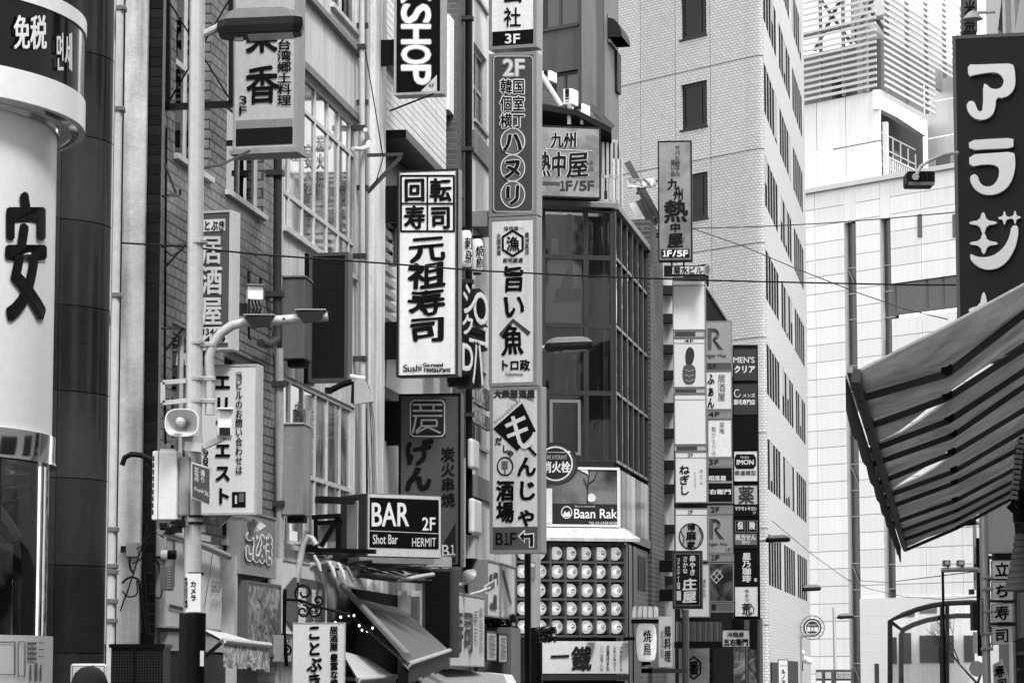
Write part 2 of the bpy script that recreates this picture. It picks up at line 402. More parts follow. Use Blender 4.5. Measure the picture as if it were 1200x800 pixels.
# ---------------------------------------------------------------- ground
def structure(name, b, m):
    o = b.build(name, m); o['kind'] = 'structure'; return o
structure('ground', B().box(-600, 600, -60, 1500, -.3, 0), mat(.06, .9, .2, .5, bump=.3))
RAX, LAX = 1.6, -7.1                          # facade lines right and left at the camera; the street runs half right
def street(x, Y): return x + .1377 * Y
def strip(name, xa, xb, z0, z1, m, Y0=-20, Y1=140):
    structure(name, B().floor([(street(xa, Y0), Y0), (street(xb, Y0), Y0), (street(xb, Y1), Y1), (street(xa, Y1), Y1)], z0, z1), m)
strip('road', -4.4, -.4, .004, .008, mat(.05, .85, .2, .6, bump=.3))
strip('pavement', LAX, -4.55, .002, .13, mat(.22, .8, .15, .8, kind=('tile', .4, .4, .01, .5, .1, 0.)))
strip('kerb', -4.55, -4.4, .002, .14, mat(.3, .8, .1))
strip('pavement', -.25, RAX, .002, .13, mat(.22, .8, .15, .8, kind=('tile', .4, .4, .01, .5, .1, 0.)))
strip('kerb', -.4, -.25, .002, .14, mat(.3, .8, .1))
strip('road_marking', -4.2, -4.08, .012, .016, mat(.7, .7, .2, 3))

# ---------------------------------------------------------------- left row of buildings, all on one facade line
LF = Fr(LAX, 0, 0, 90 - math.degrees(math.atan(.1377)))
def lz(x, y): return LF.hit(x, y)[1]
def lx(x): return LF.hit(x, 400)[0]
TILE = mat(.30, .42, .22, 1.1, streak=.25, kind=('tile', .2, .1, .012, .22, .16, .5))
s0 = lx(183)
A = T('tiled_building', 'grey glazed tile building behind the street lamp pole, nearest of the left row', 'building', LF.sub(s0))
X = lambda x: A.hit(x, 400)[0]
aw = X(326); rows = []
for (xa, xb) in ((202, 243), (263, 307)):
    rows += [(X(xa), X(xb), A.hit(200, 176)[1], A.hit(200, -68)[1]), (X(xa), X(xb), A.hit(197, 619)[1], A.hit(197, 375)[1]), (X(xa), X(xb), A.hit(200, -265)[1], A.hit(200, -500)[1])]
b = wall(B(), 0, aw, 0, 15.5, rows, 0, .2, 9); b.build('tile_wall', TILE, A.e)
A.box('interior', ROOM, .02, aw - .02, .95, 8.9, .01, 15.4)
for i, (a, b_, c, d) in enumerate(rows):
    window(A, a, b_, c, d, xs=((a + b_) / 2,), zs=((c + (d - c) * .48,) if i in (0, 3) else ()), fm=mat(.6, .4, .1), y=.1, blind=(.36, .98) if i == 0 else None, curtain=1.1, fw=.055)
A.box('parapet', MGREY, -.03, aw - .01, -.05, .3, 15.5, 15.8)
# narrow return of dark bricks facing the camera
p = LF.w(s0, 0, 0)
BR = T('brick_pillar', 'pillar of dark glazed bricks at the near corner of the tiled building', 'pillar', Fr(p.x - .47, p.y - .03, 0, 0))
a, b_, c, d = BR.rect(168, 0, 183.5, 800)
BR.box('core', mat(.30, .9, .2), a, b_ + .02, .02, .6, 0, 12)
bh = 11.8 * 27.2 / F; ms = []
for k in range(3):
    q = B(); q.box(a, b_ + .02, -.01 + .003 * k, .019, .006, bh - .004); ms.append(q.mesh('brick', mat((.022, .035, .028)[k], .25, .3, 6)))
z = 0.
while z < 9.5:
    o = bpy.data.objects.new('brick', random.choice(ms)); COL.objects.link(o); o.parent = BR.e; o.location = (0, 0, z); z += bh
# cement column and white downpipe next to it
CP = T('cement_column', 'pale stained cement column between the white downpipe and the dark bricks', 'column', Fr(BR.o.x - 1.0, BR.o.y - .1, 0, 0))
a, b_, c, d = CP.rect(141, 0, 168, 800)
CP.box('shaft', mat(.48, .85, .6, 2.5, streak=.9, bump=.5), a, b_, 0, .8, 0, 12, bevel=.012)
CP.box('crack_joint', DARK, a - .1, a - .004, .1, .8, 0, 12)
DP = T('downpipe', 'white painted downpipe standing right of the dark stone pillar', 'pipe', Fr(at(135, 400, 25).x, 25, 0, 0))
wp = mat(.55, .4, .15, 2, streak=.3)
DP.tube('pipe', wp, [(0, 0, .1), (-.01, 0, 12)], .037, seg=14)
for y in (128, 346, 620, 670, 704, 727, 663, 10):
    z = DP.hit(135, y)[1]; DP.box('clamp', MGREY, -.05, .05, -.05, .08, z - .02, z + .02, bevel=.004)
# dark stone pillar of curved slabs
PL = T('stone_pillar', 'round pillar clad in glossy near-black stone slabs left of the white downpipe', 'pillar', Fr(at(40, 400, 22).x, 22, 0, 0))
Rp = .58; b = B(); b.lathe([(Rp - .02, 0), (Rp - .02, 10)], seg=60); b.build('core', mat(.12, .6), PL.e, smooth=True)
hs = .643; zj = PL.hit(100, 465)[1] % hs
slabm = [mat(.075 * k, .12, .6, 1.2, streak=.5, spec=.55) for k in (1., 1.25, .85)]
sm = []
for k in range(3):
    q = B(); q.lathe([(Rp - .015, .004), (Rp, .004), (Rp, hs - .004), (Rp - .015, hs - .004), (Rp - .015, .004)], seg=16, a0=-62.6, a1=3.4); sm.append(q.mesh('slab', slabm[k], True))
for j in range(-1, 15):
    for k in range(5):
        o = bpy.data.objects.new('slab', sm[(j * 7 + k * 3) % 3]); COL.objects.link(o); o.parent = PL.e
        o.location = (0, 0, zj + j * hs); o.rotation_euler = (0, 0, R(-3 - 66.5 * k + 3))
# shop corner drum: dark tax-free band over a white cylinder, chrome ring, curved glass
DC, RC = 18., 1.54; cxw = at(-198, 400, DC).x
K = T('shop_corner_drum', 'round white shop corner with dark tax-free band above and curved glass below', 'shop front', Fr(cxw, DC, 0, 0))
def kz(px, py, r):                            # height of the silhouette point
    return EYE + (at(px, py, DC * .999).z - EYE)
def cylmap(rad):
    def f(px, py, k=0.):
        d = ray(px, py); c = Vector((0, 0, EYE)) - K.o; rr = rad + k
        a_ = d.x ** 2 + d.y ** 2; b_ = c.x * d.x + c.y * d.y; cc = c.x ** 2 + c.y ** 2 - rr * rr; di = b_ * b_ - a_ * cc
        t = (-b_ - math.sqrt(max(di, 0))) / a_; q = c + d * t; return (q.x, q.y, q.z)
    return f
z_rb, z_rt = kz(93, 132, 0), kz(93, 36, 0); R2 = RC - .175
K.cyl = lambda nm, m, prof, seg=96: B().lathe(prof, seg=seg).build(nm, m, K.e, smooth=True)
rimw = mat(.78, .3, .05)
K.cyl('band', mat(.02, .1, .4, .7, spec=.6), [(RC - .03, z_rb + .1), (RC - .012, z_rb + .1), (RC - .012, z_rt), (RC - .03, z_rt)])
K.cyl('lower_rim', rimw, [(RC - .2, z_rb - .09), (RC, z_rb - .09), (RC, z_rb + .1), (RC - .2, z_rb + .1)])
K.cyl('upper_rim', rimw, [(RC - .3, z_rt + .09), (RC, z_rt + .09), (RC, z_rt), (RC - .3, z_rt)])
K.cyl('soffit', CHROME, [(R2 + .01, z_rb - .12), (R2 + .05, z_rb - .03), (R2 + .09, z_rb - .1), (RC - .02, z_rb - .085)])
zc0 = kz(60, 515, 0); zc1 = kz(60, 545, 0); zp = kz(60, 745, 0)
K.cyl('white_cylinder', mat(.74, .35, .05, .6), [(R2, zc0), (R2, z_rb + 1.0)])
K.cyl('chrome_ring', CHROME, [(R2 - .02, zc0 + .02), (R2 + .025, zc0 + .02), (R2 + .025, zc1 + .03), (R2 + .035, zc1), (R2 - .02, zc1)])
K.cyl('curved_glass', glass_mat(.5, .92), [(R2 - .01, zp - .05), (R2 - .01, zc1)])
K.cyl('inner_core', mat(.10, .7, .6, 2), [(R2 - .5, 0), (R2 - .5, z_rt)], 48)
for t0 in (-8, -30, -52, -75):
    q = B(); q.box(-.03, .03, -.03, .03, zp, zc1); o = q.build('mullion', CHROME if t0 == -8 else BLACK, K.e); o.location = ((R2 - .03) * math.cos(R(t0)), (R2 - .03) * math.sin(R(t0)), 0)
for t0, l in ((-18, 1.2), (-40, 1.6), (-60, 1.3)):
    o = B().cyl((0, 0, 0), (.02, 0, l), .09, .13).build('display_mannequin', mat(.35, .6, .4, 5), K.e); o.location = ((R2 - .3) * math.cos(R(t0)), (R2 - .3) * math.sin(R(t0)), zp)
for a0, z0_, z1_, m_ in ((-62, zp + .1, zp + 1.25, CHROME), (-70, zp + .05, zp + .75, CHROME), (-55, zc1 - .1, zp + .6, mat(.75))):
    q = B(); q.tube([((R2 - .12) * math.cos(R(a0 + 4.5 * i)), (R2 - .12) * math.sin(R(a0 + 4.5 * i)), z0_ + (z1_ - z0_) * (i / 9) ** 1.8) for i in range(10)], .018 if m_ == CHROME else .05); q.build('reflection_arc', m_, K.e, smooth=True)  # bright arcs added behind the glass to imitate its curved reflections
B().lathe([(R2 - .14, zp - .03), (R2 - .14, zc1 - .5)], seg=60, a0=-110, a1=-12).build('painted_reflection', mat(.8, .3, .6, .8, kind=('swirl', .9, .95, 2.2)), K.e, smooth=True)  # shell whose mottled colour paints the pale bands reflected in the glass
K.cyl('poster_wrap', mat(.62, .4, .05), [(R2 + .03, 0.02), (R2 + .03, zp), (R2 - .02, zp)])
m3 = cylmap(R2 + .04)
def kline(x0, y0, x1, y1, w=1.): K_b.add([m3(x0, y0), m3(x1, y0), m3(x1, y1), m3(x0, y1)], [(0, 1, 2, 3)])
K_b = B()
for a in ((0, 751, 18, 752.4), (17, 751, 18.4, 790), (0, 789, 18, 790), (21, 751, 30, 752), (21, 751, 22, 792), (29, 751, 30, 792), (21, 791, 30, 792), (32, 752, 43, 755), (32, 758, 43, 761), (32, 764, 43, 767), (32, 770, 43, 773), (45, 752, 52, 753), (45, 760, 52, 761), (45, 768, 52, 769), (35, 778, 37, 797), (41, 776, 44, 797), (47, 778, 49, 797)): kline(*a)
K_b.build('printed_table', MGREY, K.e, fix=False)
K.txt('免税', (16, 18, 55, 58), PAPER, bold=.8, mp=cylmap(RC + .004))
K.txt('면세', (66, 38, 86, 84), PAPER, bold=.5, mp=cylmap(RC + .004), rot=0)
K.txt('安', (6, 226, 55, 376), mat(.03, .4), bold=4.2, mp=cylmap(R2 + .01))
# mesh cabinet, small sign and passer-by at the foot
MC = T('mesh_cabinet', 'black perforated metal cabinet at the foot of the cement column', 'cabinet', Fr(at(128, 780, 23).x, 23, .13, 0))
a, b_, c, d = MC.rect(130, 754, 191, 800); MC.box('side', mat(.03, .5, .2, 3, kind=('dots', 45, 5.)), a, b_, 0, .5, 0, d - .03); MC.box('top', BLACK, a - .015, b_ + .015, -.02, .52, d - .03, d + .0); MC.box('post', BLACK, a + .44 * (b_ - a), a + .47 * (b_ - a), -.012, 0, 0, d - .03)
NS = T('notice_board', 'small white framed notice on a post behind the head of the passer-by', 'sign', Fr(at(82, 790, 20).x, 20, .13, 0))
a, b_, c, d = NS.rect(82, 777, 125, 815); NS.box('board', mat(.7, .4), a, b_, 0, .04, c, d, bevel=.02); NS.box('symbol', INK, a + .15, a + .16, -.006, 0, d - .12, d - .01); NS.box('inset', mat(.2), a + .015, b_ - .015, -.003, -.001, c + .01, d - .015); NS.box('post', STEEL, (a + b_) / 2 - .03, (a + b_) / 2 + .03, .04, .09, 0, d - .05)
NS.box('panel', mat(.75, .4), a + .02, a + .14, -.008, -.004, d - .13, d - .02); NS.box('panel', mat(.75, .4), a + .17, b_ - .02, -.008, -.004, d - .06, d - .02)

def person(x, Y, z, h, rz):
    P_ = T('person', 'person in dark jacket, only the crown of dark hair showing at the bottom left', 'person', Fr(x, Y, z, rz))
    k = h / 1.7
    J = [((0, 0, .95), .14), ((0, 0, 1.1), .13), ((0, .01, 1.3), .16), ((0, .01, 1.42), .1), ((0, 0, 1.5), .055), ((0, -.01, 1.6), .085), ((0, 0, 1.66), .07)]
    vs = [j[0] for j in J]; rs = [j[1] for j in J]; es = [(i, i + 1) for i in range(6)]
    def chain(root, pts):
        k_ = root
        for p_, r_ in pts: vs.append(p_); rs.append(r_); es.append((k_, len(vs) - 1)); k_ = len(vs) - 1
        return k_
    for sg in (-1, 1):
        chain(0, [((sg * .1, 0, .86), .1), ((sg * .11, 0, .48), .062), ((sg * .11, .02, .1), .04), ((sg * .12, -.1, .04), .035), ((sg * .12, -.16, .03), .025)])
        k_ = chain(2, [((sg * .19, .01, 1.38), .062), ((sg * .23, .03, 1.1), .045), ((sg * .22, -.06, .85), .03), ((sg * .22, -.09, .78), .032)])
        for i in range(4): chain(k_, [((sg * (.2 + .013 * i), -.1 - .006 * i, .73), .009), ((sg * (.2 + .012 * i), -.09, .69 - .004 * i), .008)])
        chain(k_, [((sg * .19, -.13, .76), .01), ((sg * .18, -.13, .72), .009)])
    me = bpy.data.meshes.new('body'); me.from_pydata([(a * k, b * k, c * k) for a, b, c in vs], es, []); me.materials.append(mat(.04, .8, .2))
    o = bpy.data.objects.new('body', me); COL.objects.link(o); o.parent = P_.e
    md = o.modifiers.new('s', 'SKIN'); md.use_smooth_shade = True; o.modifiers.new('u', 'SUBSURF').levels = 1; o.modifiers[-1].render_levels = 2
    for i, r_ in enumerate(rs): me.skin_vertices[0].data[i].radius = (r_ * k, r_ * k * (.75 if i in (0, 1, 2) else 1))
    me.skin_vertices[0].data[0].use_root = True
    hb = B(); hb.lathe([(.001, .135), (.05, .125), (.085, .095), (.105, .045), (.108, -.01), (.1, -.07), (.085, -.11), (.06, -.12)], seg=24)
    ho = hb.build('hair', mat(.05, .55, .5, 30, bump=.6), P_.e, smooth=True); ho.location = (0, .015, (1.7 - .135) * k)
    fb = B(); fb.lathe([(.001, .1), (.05, .09), (.078, .04), (.08, -.02), (.065, -.08), (.03, -.115), (.001, -.12)], seg=20)
    fo = fb.build('face', mat(.35, .6), P_.e, smooth=True); fo.location = (0, -.035, 1.545 * k)
    B().cyl((0, -.125, 1.54 * k), (0, -.105, 1.565 * k), .016, .006, 8).build('nose', mat(.35, .6), P_.e)
    for sg in (-1, 1): B().cyl((sg * .03, -.108, 1.57 * k), (sg * .03, -.1, 1.57 * k), .01, .01, 8).build('eye', INK, P_.e)
    B().box(-.025, .025, -.112, -.1, 1.495 * k, 1.503 * k).build('mouth', mat(.15), P_.e)
person(at(105, 790, 17).x, 17, .13, (790 - 787.5) / F * 17 + 1.6 - .13 + .02, 190)

# ---------------------------------------------------------------- white building B with window grid, pilaster and pipes
sB = lx(328)
W = T('white_plaster_building', 'white plaster building with rows of tall gridded windows, second of the left row', 'building', LF.sub(sB))
X = lambda x: W.hit(x, 400)[0]
Z = lambda x, y: W.hit(x, y)[1]
bw_ = X(418); cols = [X(q) for q in (331, 340, 356, 370, 385, 398, 411, 416.5)]; colsL = [X(q) for q in (331, 343, 358, 373, 387, 402, 414, 416.6)]
h1 = (cols[0], cols[-1], Z(351, 278), Z(351, 80)); h2 = (colsL[0], colsL[-1], Z(351, 640), Z(351, 447)); h3 = (X(385), cols[-1], Z(392, 0 + 8), Z(392, -160))
h4 = (cols[0], X(366), Z(351, -100), Z(351, -200))
b = wall(B(), 0, bw_, 0, 14.5, [h1, h2, h3], 0, .15, 8.5); b.build('plaster_wall', PLASTER, W.e)
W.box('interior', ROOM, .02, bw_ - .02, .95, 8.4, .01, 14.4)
fm = mat(.62, .5, .15, 3, streak=.2)
BG = mat(.32, .07, .5, 1.1, spec=.6, kind=('swirl', 1.1, .55, 1.2))   # obscured glass
window(W, *h1, glass=BG, xs=cols[1:-1], zs=(Z(351, 236), Z(351, 122)), fm=fm, fw=.052, y=.05)
window(W, *h2, glass=BG, xs=colsL[1:-1], zs=(Z(351, 554),), fm=fm, fw=.052, y=.05)
window(W, *h3, xs=(X(400),), fm=fm, fw=.075, y=.06, curtain=.5)
b = B(); za = Z(400, 46.)
for (x0, x1, zz, pr, hh) in ((0, bw_ - .02, h1[3] + .02, .05, .09), (0, bw_ - .02, za, .07, .07)): b.box(x0, x1, -pr, -.002, zz, zz + hh)
b.build('string_course', mat(.3, .7, .2, streak=.3), W.e)
gl = mat(.75, .5)
for t, x_, y_ in (('中国料理', 344, 150), ('宴会', 360, 190), ('炭火焼', 374, 180)):     # faded window lettering seen on the panes
    W.txt(t, (x_ - 2, y_ - 22, x_ + 7, y_ + 40), mat(.32, .6), n=.04, vert=True, bold=.1)
for t, x_, y_ in (('中華', 347, 480), ('料理', 362, 488)): W.txt(t, (x_, y_ - 10, x_ + 8, y_ + 24), mat(.5, .6), n=.04, vert=True, bold=.2)
PS = T('pilaster', 'tall white rendered pilaster right of the gridded windows', 'pilaster', LF.sub(sB + bw_ + .02))
X = lambda x: PS.hit(x, 400)[0]
PS.box('shaft', mat(.55, .8, .2, 2, streak=.5, bump=.2), 0, X(432), -.0, 8, 0, 14.4); PS.box('rib', mat(.72, .7, .2, 1.5, streak=.6), X(432) + .003, X(445), -.07, 8, 0, 14.4)
def pipe(label, xs, yy, r, m, n=-.12, cl=(), fr=LF, name='wall_pipe'):
    x0 = fr.hit(xs[0], yy[0])[0]
    t = T(name, label, 'pipe', fr.sub(x0)); pts = []
    for x_, y_ in zip(xs, yy): q = t.P(x_, y_, n); pts.append((q.x, q.y, q.z))
    t.tube('pipe', m, pts, r, seg=10)
    for c_ in cl:
        i = max(j for j in range(len(yy) - 1) if min(yy[j], yy[j + 1]) <= c_ <= max(yy[j], yy[j + 1])); u = (c_ - yy[i]) / (yy[i + 1] - yy[i]); q = t.P(xs[i] + (xs[i + 1] - xs[i]) * u, c_, n)
        t.box('clamp', DGREY, q.x - r * 1.5, q.x + r * 1.5, q.y - r * 1.4, -.002, q.z - .03, q.z + .03)
    return t
pipe('dark downpipe between the tiled building and the white plaster building', (326, 325.5, 325, 325, 324, 314, 306), (-30, 190, 330, 385, 398, 404, 402), .048, mat(.10, .4, .2, streak=.3), cl=(0, 60, 203, 345))
pipe('pale downpipe below the curved joint beside the white plaster building', (327, 327.5, 328, 329), (408, 500, 640, 760), .05, mat(.45, .5, .2, streak=.3), n=-.07, cl=(450, 590))
pipe('thin white pipe running up the left side of the pilaster', (424, 424.5, 425, 426), (-20, 200, 430, 600), .035, mat(.6, .5), cl=(55, 150, 300, 420))
pipe('second thin grey pipe beside the white one on the pilaster', (428.5, 429, 429.5), (-10, 250, 560), .022, mat(.3, .5), cl=(30, 120, 220))
pipe('white crooked conduit bending out of the pilaster pipe', (414, 422, 430, 432, 430, 428), (174, 175, 172, 164, 156, 152), .028, mat(.7, .5), n=-.2)
for i in range(7):
    pipe('%s loose cable hanging down the pilaster, counted from the left' % ('leftmost', 'second', 'third', 'fourth', 'fifth', 'sixth', 'rightmost')[i], (427 + i * 1.2, 426 + i * 2.2, 429 + i * 1.9, 428 + i * 2.5), (440 + i * 3, 500, 555, 600), .008, mat((.5, .12, .3)[i % 3], .5), n=-.1, name='hanging_cable')
pipe('black ribbed conduit on the pilaster above the bar sign', (427, 428, 428), (478, 530, 585), .03, BLACK, n=-.12, name='ribbed_conduit')

# ---------------------------------------------------------------- building C: striped cladding, brick edge, dark downpipe
sC = lx(446)
C = T('striped_building', 'building with white ribbed cladding behind the round-sushi sign', 'building', LF.sub(sC))
X = lambda x: C.hit(x, 400)[0]; Z = lambda x, y: C.hit(x, y)[1]
cw = X(546); zt = 15.5
C.box('shell', mat(.26, .5, .2, 1, kind=('tile', .22, .07, .008, .6, .12, .5)), 0, cw, .25, 8, 0, zt)
C.box('brick_edge', mat(.17, .6, .2, 1, streak=.2, kind=('tile', .25, .085, .01, 1.6, .15, .5)), X(527), cw, -.1, .245, 0, zt)
C.box('side_strip', mat(.75, .6), X(521), X(526.8), -.06, .245, Z(523, 130), Z(523, 18))
cl = mat(.74, .6, .1, 1.5, streak=.2); zz = Z(450, 152); zt2 = Z(475, -60)
b = B(); k = .105; q = zz
while q < zt2:
    z1 = min(q + k - .014, zt2); o = C.box('cladding_board', cl, X(449), X(520.5), -.02 - .004 * random.random(), .24, q, z1); q += k
C.box('cladding_back', DARK, X(449), X(520.5), .01, .245, zz, zt2)
C.box('canopy_edge', BLACK, X(449), X(521), -.3, .24, zz - .12, zz - .004); C.box('under_canopy', DARK, X(449), X(526), .1, .24, Z(450, 235), zz - .13)
zb = Z(450, 235); q = zb - .02
for xa, xb in ((450, 463), (470, 520)):
    q = zb - .14
    while q > Z(450, 400): C.box('lower_board', cl, X(xa), X(xb), -.02, .24, q, q + .09); q -= .16
C.box('shutter_box', mat(.6, .5), X(449), X(526.5), -.05, .24, Z(480, 470), Z(480, 420))
C.box('window', DARK, X(449), X(480), .05, .24, Z(449, 40), Z(449, -30)); C.box('ledge', LGREY, X(446.5), X(462), -.12, .24, Z(450, 78), Z(450, 58))
C.box('lower_wall', mat(.55, .7, .2, streak=.4), X(447), X(526.5), .0, .24, 0, Z(460, 520))
C.box('cornice_band', BLACK, X(447), X(463), -.14, .24, Z(450, 258), Z(450, 232)); C.box('cornice_band', BLACK, X(447), X(463), -.14, .24, Z(450, 412), Z(450, 383))
pipe('tall black downpipe on the brick edge right of the upright signs', (549, 549, 549.5, 550), (-40, 200, 450, 670), .055, mat(.03, .35, .1), n=-.2, cl=(22, 175, 330, 486), name='black_downpipe')

# ---------------------------------------------------------------- building D: white block with windows behind the sign column
sD = lx(552)
D_ = T('white_block', 'white block with small windows and a grey band behind the tall sign column', 'building', LF.sub(sD))
X = lambda x: D_.hit(x, 400)[0]; Z = lambda x, y: D_.hit(x, y)[1]
dw = X(604); hol = []
for (ya, yb) in ((-110, -8), (50, 140), (428, 520)):
    hol.append((X(554.5), X(570), Z(556, yb), Z(556, ya))); hol.append((X(574), X(590), Z(556, yb), Z(556, ya)))
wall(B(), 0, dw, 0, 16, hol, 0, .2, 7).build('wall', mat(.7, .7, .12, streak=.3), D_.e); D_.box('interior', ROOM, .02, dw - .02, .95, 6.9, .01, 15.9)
for h in hol: window(D_, *h, xs=((h[0] + h[1]) / 2,), zs=((h[2] + h[3]) / 2,), fw=.07, curtain=.8)
D_.box('grey_band', mat(.25, .6), .02, X(598), -.05, -.002, Z(556, 182), Z(556, 156)); D_.box('grey_band', mat(.25, .6), .02, X(598), -.05, -.002, Z(560, 584), Z(560, 559))
D_.box('roof_slab', mat(.3, .6), .1, X(566), -.5, -.002, Z(550, 262), Z(550, 244))
for ya, yb in ((452, 476), (484, 500)): D_.pbox('banner', mat(.35, .7, .5, 8, kind=('swirl', 5, .8, 2)), 556, ya, 574, yb, -.2, -.15)
D_.pbox('oval_sign', mat(.7, .4), 556, 585, 565, 626, -.35, -.25, bevel=.04); D_.pbox('oval_sign', mat(.7, .4), 555, 515, 562, 550, -.35, -.25, bevel=.04)
D_.pbox('lower_fascia', mat(.55, .6, .2, streak=.3), 556, 628, 566, 655, -.3, -.003)
# ---------------------------------------------------------------- hanging signs of the left row
def brush(s, t, box, **k): s.txt(t, box, vert=True, brush=1., **k)
S = sign('hanging_sign', 'upright white Taiwanese restaurant sign with a dark foot band behind the near street lamp', (274, -60, 348, 175), 30, -13, t=.3, face=mat(.55, .4, .1), rim=LGREY, bd=2.5, arm=((-20, 165), -.45, .05))
S.txt('菜香', (289, 10, 325, 128), vert=True, bold=1.9, brush=.8, gap=.25)
S.txt('台湾郷土料理', (325, 46, 341, 124), vert=True, bold=.45); S.txt('味', (289, -55, 325, -2), bold=2, brush=.8); S.txt('3F', (280.5, 111, 289, 136), vert=True, bold=.3, gap=.25)
S.area(276.5, 150, 343, 170, mat(.04, .4), n=-.005, name='foot_band'); S.area(276.5, 140, 343, 149.8, mat(.35, .4), n=-.005, name='grey_band')
S.box('ledge', LGREY, S.lim[0] - .02, S.lim[1] + .03, -.06, .32, -.05, -.002)
S = sign('hanging_sign', 'tall grey pub sign with big white characters behind the near lamp pole', (232, 247, 271, 410), 29, -18, t=.22, face=mat(.2, .4), rim=mat(.62, .4), bd=2.5)
S.area(236, 257, 264, 271, WHITE, n=-.006, name='name_plate'); S.txt('ことぶき', (230, 258, 264, 270), bold=.35, n=-.013)
S.txt('居酒屋', (236, 274, 260, 382), PAPER, vert=True, bold=.9); S.area(234.5, 383, 268, 402, WHITE, n=-.006, name='phone_plate')
S.txt('3344', (236, 385, 256, 392), bold=.25, n=-.013); S.txt('4-19', (240, 394, 264, 401), bold=.25, n=-.013)
S = sign('hanging_sign', 'white box sign with large black katakana down the middle beside the loudspeaker', (233, 427, 302, 603), 29.2, -9, t=.22, face=mat(.7, .4, .05), rim=mat(.5, .4), bd=2.5)
S.txt('エリアエスト', (252, 434, 270, 594), vert=True, bold=1.15, gap=.25); S.txt('当ビルのお問い合わせは', (276, 435, 284, 556), vert=True, bold=.3)
S.area(272, 576, 288, 594, INK, n=-.006, name='logo'); S.area(280, 578, 286, 588, MGREY, n=-.012, name='logo_mark'); S.txt('.....', (275, 580, 278, 590), PAPER, vert=True, n=-.012)
S.txt('988', (238, 527, 244, 552), vert=True, bold=.4)
# SHOP sign
S = sign('hanging_sign', 'black upright sign with white outlined capital letters turned on their side', (462, -60, 519, 111), 38.2, -12, t=.25, face=mat(.02, .3), rim=LGREY, bd=3, arm=((60,), -.4, .35))
for i, ch in enumerate('KSHOP'):
    y = -18 + i * 23.8; S.txt(ch, (471, y, 504, y + 21.5), mat(.85, .4), rot=90, bold=1.6, outline=(mat(.25), 1.1), n=-.012)
S.txt('カラオケ', (467, -57, 500, -40), PAPER)
S.poly([(493, 107.5), (512, 88), (512, 107.5)], mat(.6), n=-.006, name='corner'); S.txt('4F', (502, 98, 509, 103), mat(.1), n=-.013)
# round-sushi sign
S = sign('hanging_sign', 'tall white conveyor-belt sushi sign with four boxed characters on top', (465, 199, 537, 441), 38.6, -12, t=.22, face=mat(.80, .4, .08, 1, streak=.15), rim=mat(.05, .3), body=mat(.3, .4), bd=2.2, arm=((238, 398), -.38, .5))
S.strokes([[(470, 206), (532, 206), (532, 271), (470, 271), (470, 206)]], 2.2, n=-.008, name='box_rule'); S.strokes([[(501, 206), (501, 271)], [(470, 238.5), (532, 238.5)]], 1.8, n=-.012, name='box_rule')
for ch, x_, y_ in (('回', 473, 209), ('転', 503.5, 209), ('寿', 473, 241), ('司', 503.5, 241)): S.txt(ch, (x_, y_, x_ + 25.5, y_ + 27), bold=1.9, brush=.35)
S.txt('元祖寿司', (479, 274, 521, 402), vert=True, bold=2.4, brush=1.2); S.txt('Sushi', (473, 427, 494, 435), bold=.5, brush=.6); S.txt('Go-round', (496, 425, 519, 429.5), bold=.45); S.txt('restaurant', (497, 431, 528, 435.5), bold=.45)
for x_ in (467.8, 534.2): S.area(x_ - .6, 201, x_ + .6, 439, MGREY, n=-.014, name='side_trim')
# charcoal grill sign
S = sign('hanging_sign', 'dark grey charcoal skewer sign with a square seal, partly behind the bar sign', (467, 461, 540, 664), 39.2, -10, t=.22, face=mat(.15, .5, .15), rim=mat(.02, .4), bd=3, arm=((495,), -.42, .6))
S.area(480, 468, 522, 512, mat(.06), n=-.006, name='seal_ground')
S.strokes([rrect(481, 469, 521, 511, 5)], 1.4, mat(.55), n=-.014, name='seal_rule', closed=True)
S.strokes([[(484, 474), (518, 474)], [(484, 481), (518, 481)], [(493, 474), (493, 481)], [(508, 474), (508, 481)], [(484, 487), (518, 487)], [(488, 487), (484, 507)], [(494, 492), (512, 492), (512, 499), (494, 499), (494, 492)], [(488, 507), (501, 500), (516, 507)], [(494, 499), (488, 505)]], 2.2, mat(.55), n=-.014, name='seal_lines')
S.txt('げん', (474, 514, 506, 575), vert=True, bold=3., brush=1.3); S.txt('炭火串焼', (517, 523, 533, 594), vert=True, bold=.7, brush=.8)
S.poly([(519, 637), (534, 612), (534, 659), (519, 659)], mat(.04), n=-.006, name='corner'); S.txt('B1', (518, 638, 533, 652), mat(.6), n=-.014, bold=.3)
# bar box: cabinet with an open-sided left end
p = at(430, 614, 34); z0 = Fr(p.x, p.y, 0, 33).rect(430, 580, 517, 652)[2]
S = T('hanging_sign', 'wide black and white bar sign box with grey end panel', 'sign', Fr(p.x, p.y, z0, 33)); a, b_, c, d = S.rect(430, 579, 517, 653)
S.box('housing', mat(.16, .5, .2), a, b_, .012, .62, c, d, bevel=.01); S.box('face', mat(.62, .4), a + .012, b_ - .012, -.01, .012, c + .01, d - .012); S.box('end_panel', mat(.6, .4), a - .012, a - .002, .2, .45, c + .08, d - .08)
S.area(433, 584, 514, 642, INK, n=-.012, name='ground'); S.txt('BAR', (436, 589, 479, 616), mat(.75), bold=.8, n=-.022); S.txt('2F', (495, 606, 510, 621), mat(.75), bold=.5, n=-.022)
S.strokes([[(433, 621.5), (514, 625)]], .8, mat(.6), n=-.018, name='rule'); S.txt('Shot Bar', (437, 626, 466, 637), mat(.7), bold=.2, n=-.022); S.txt('HERMIT', (483, 630, 511, 640), mat(.7), bold=.1, n=-.022)
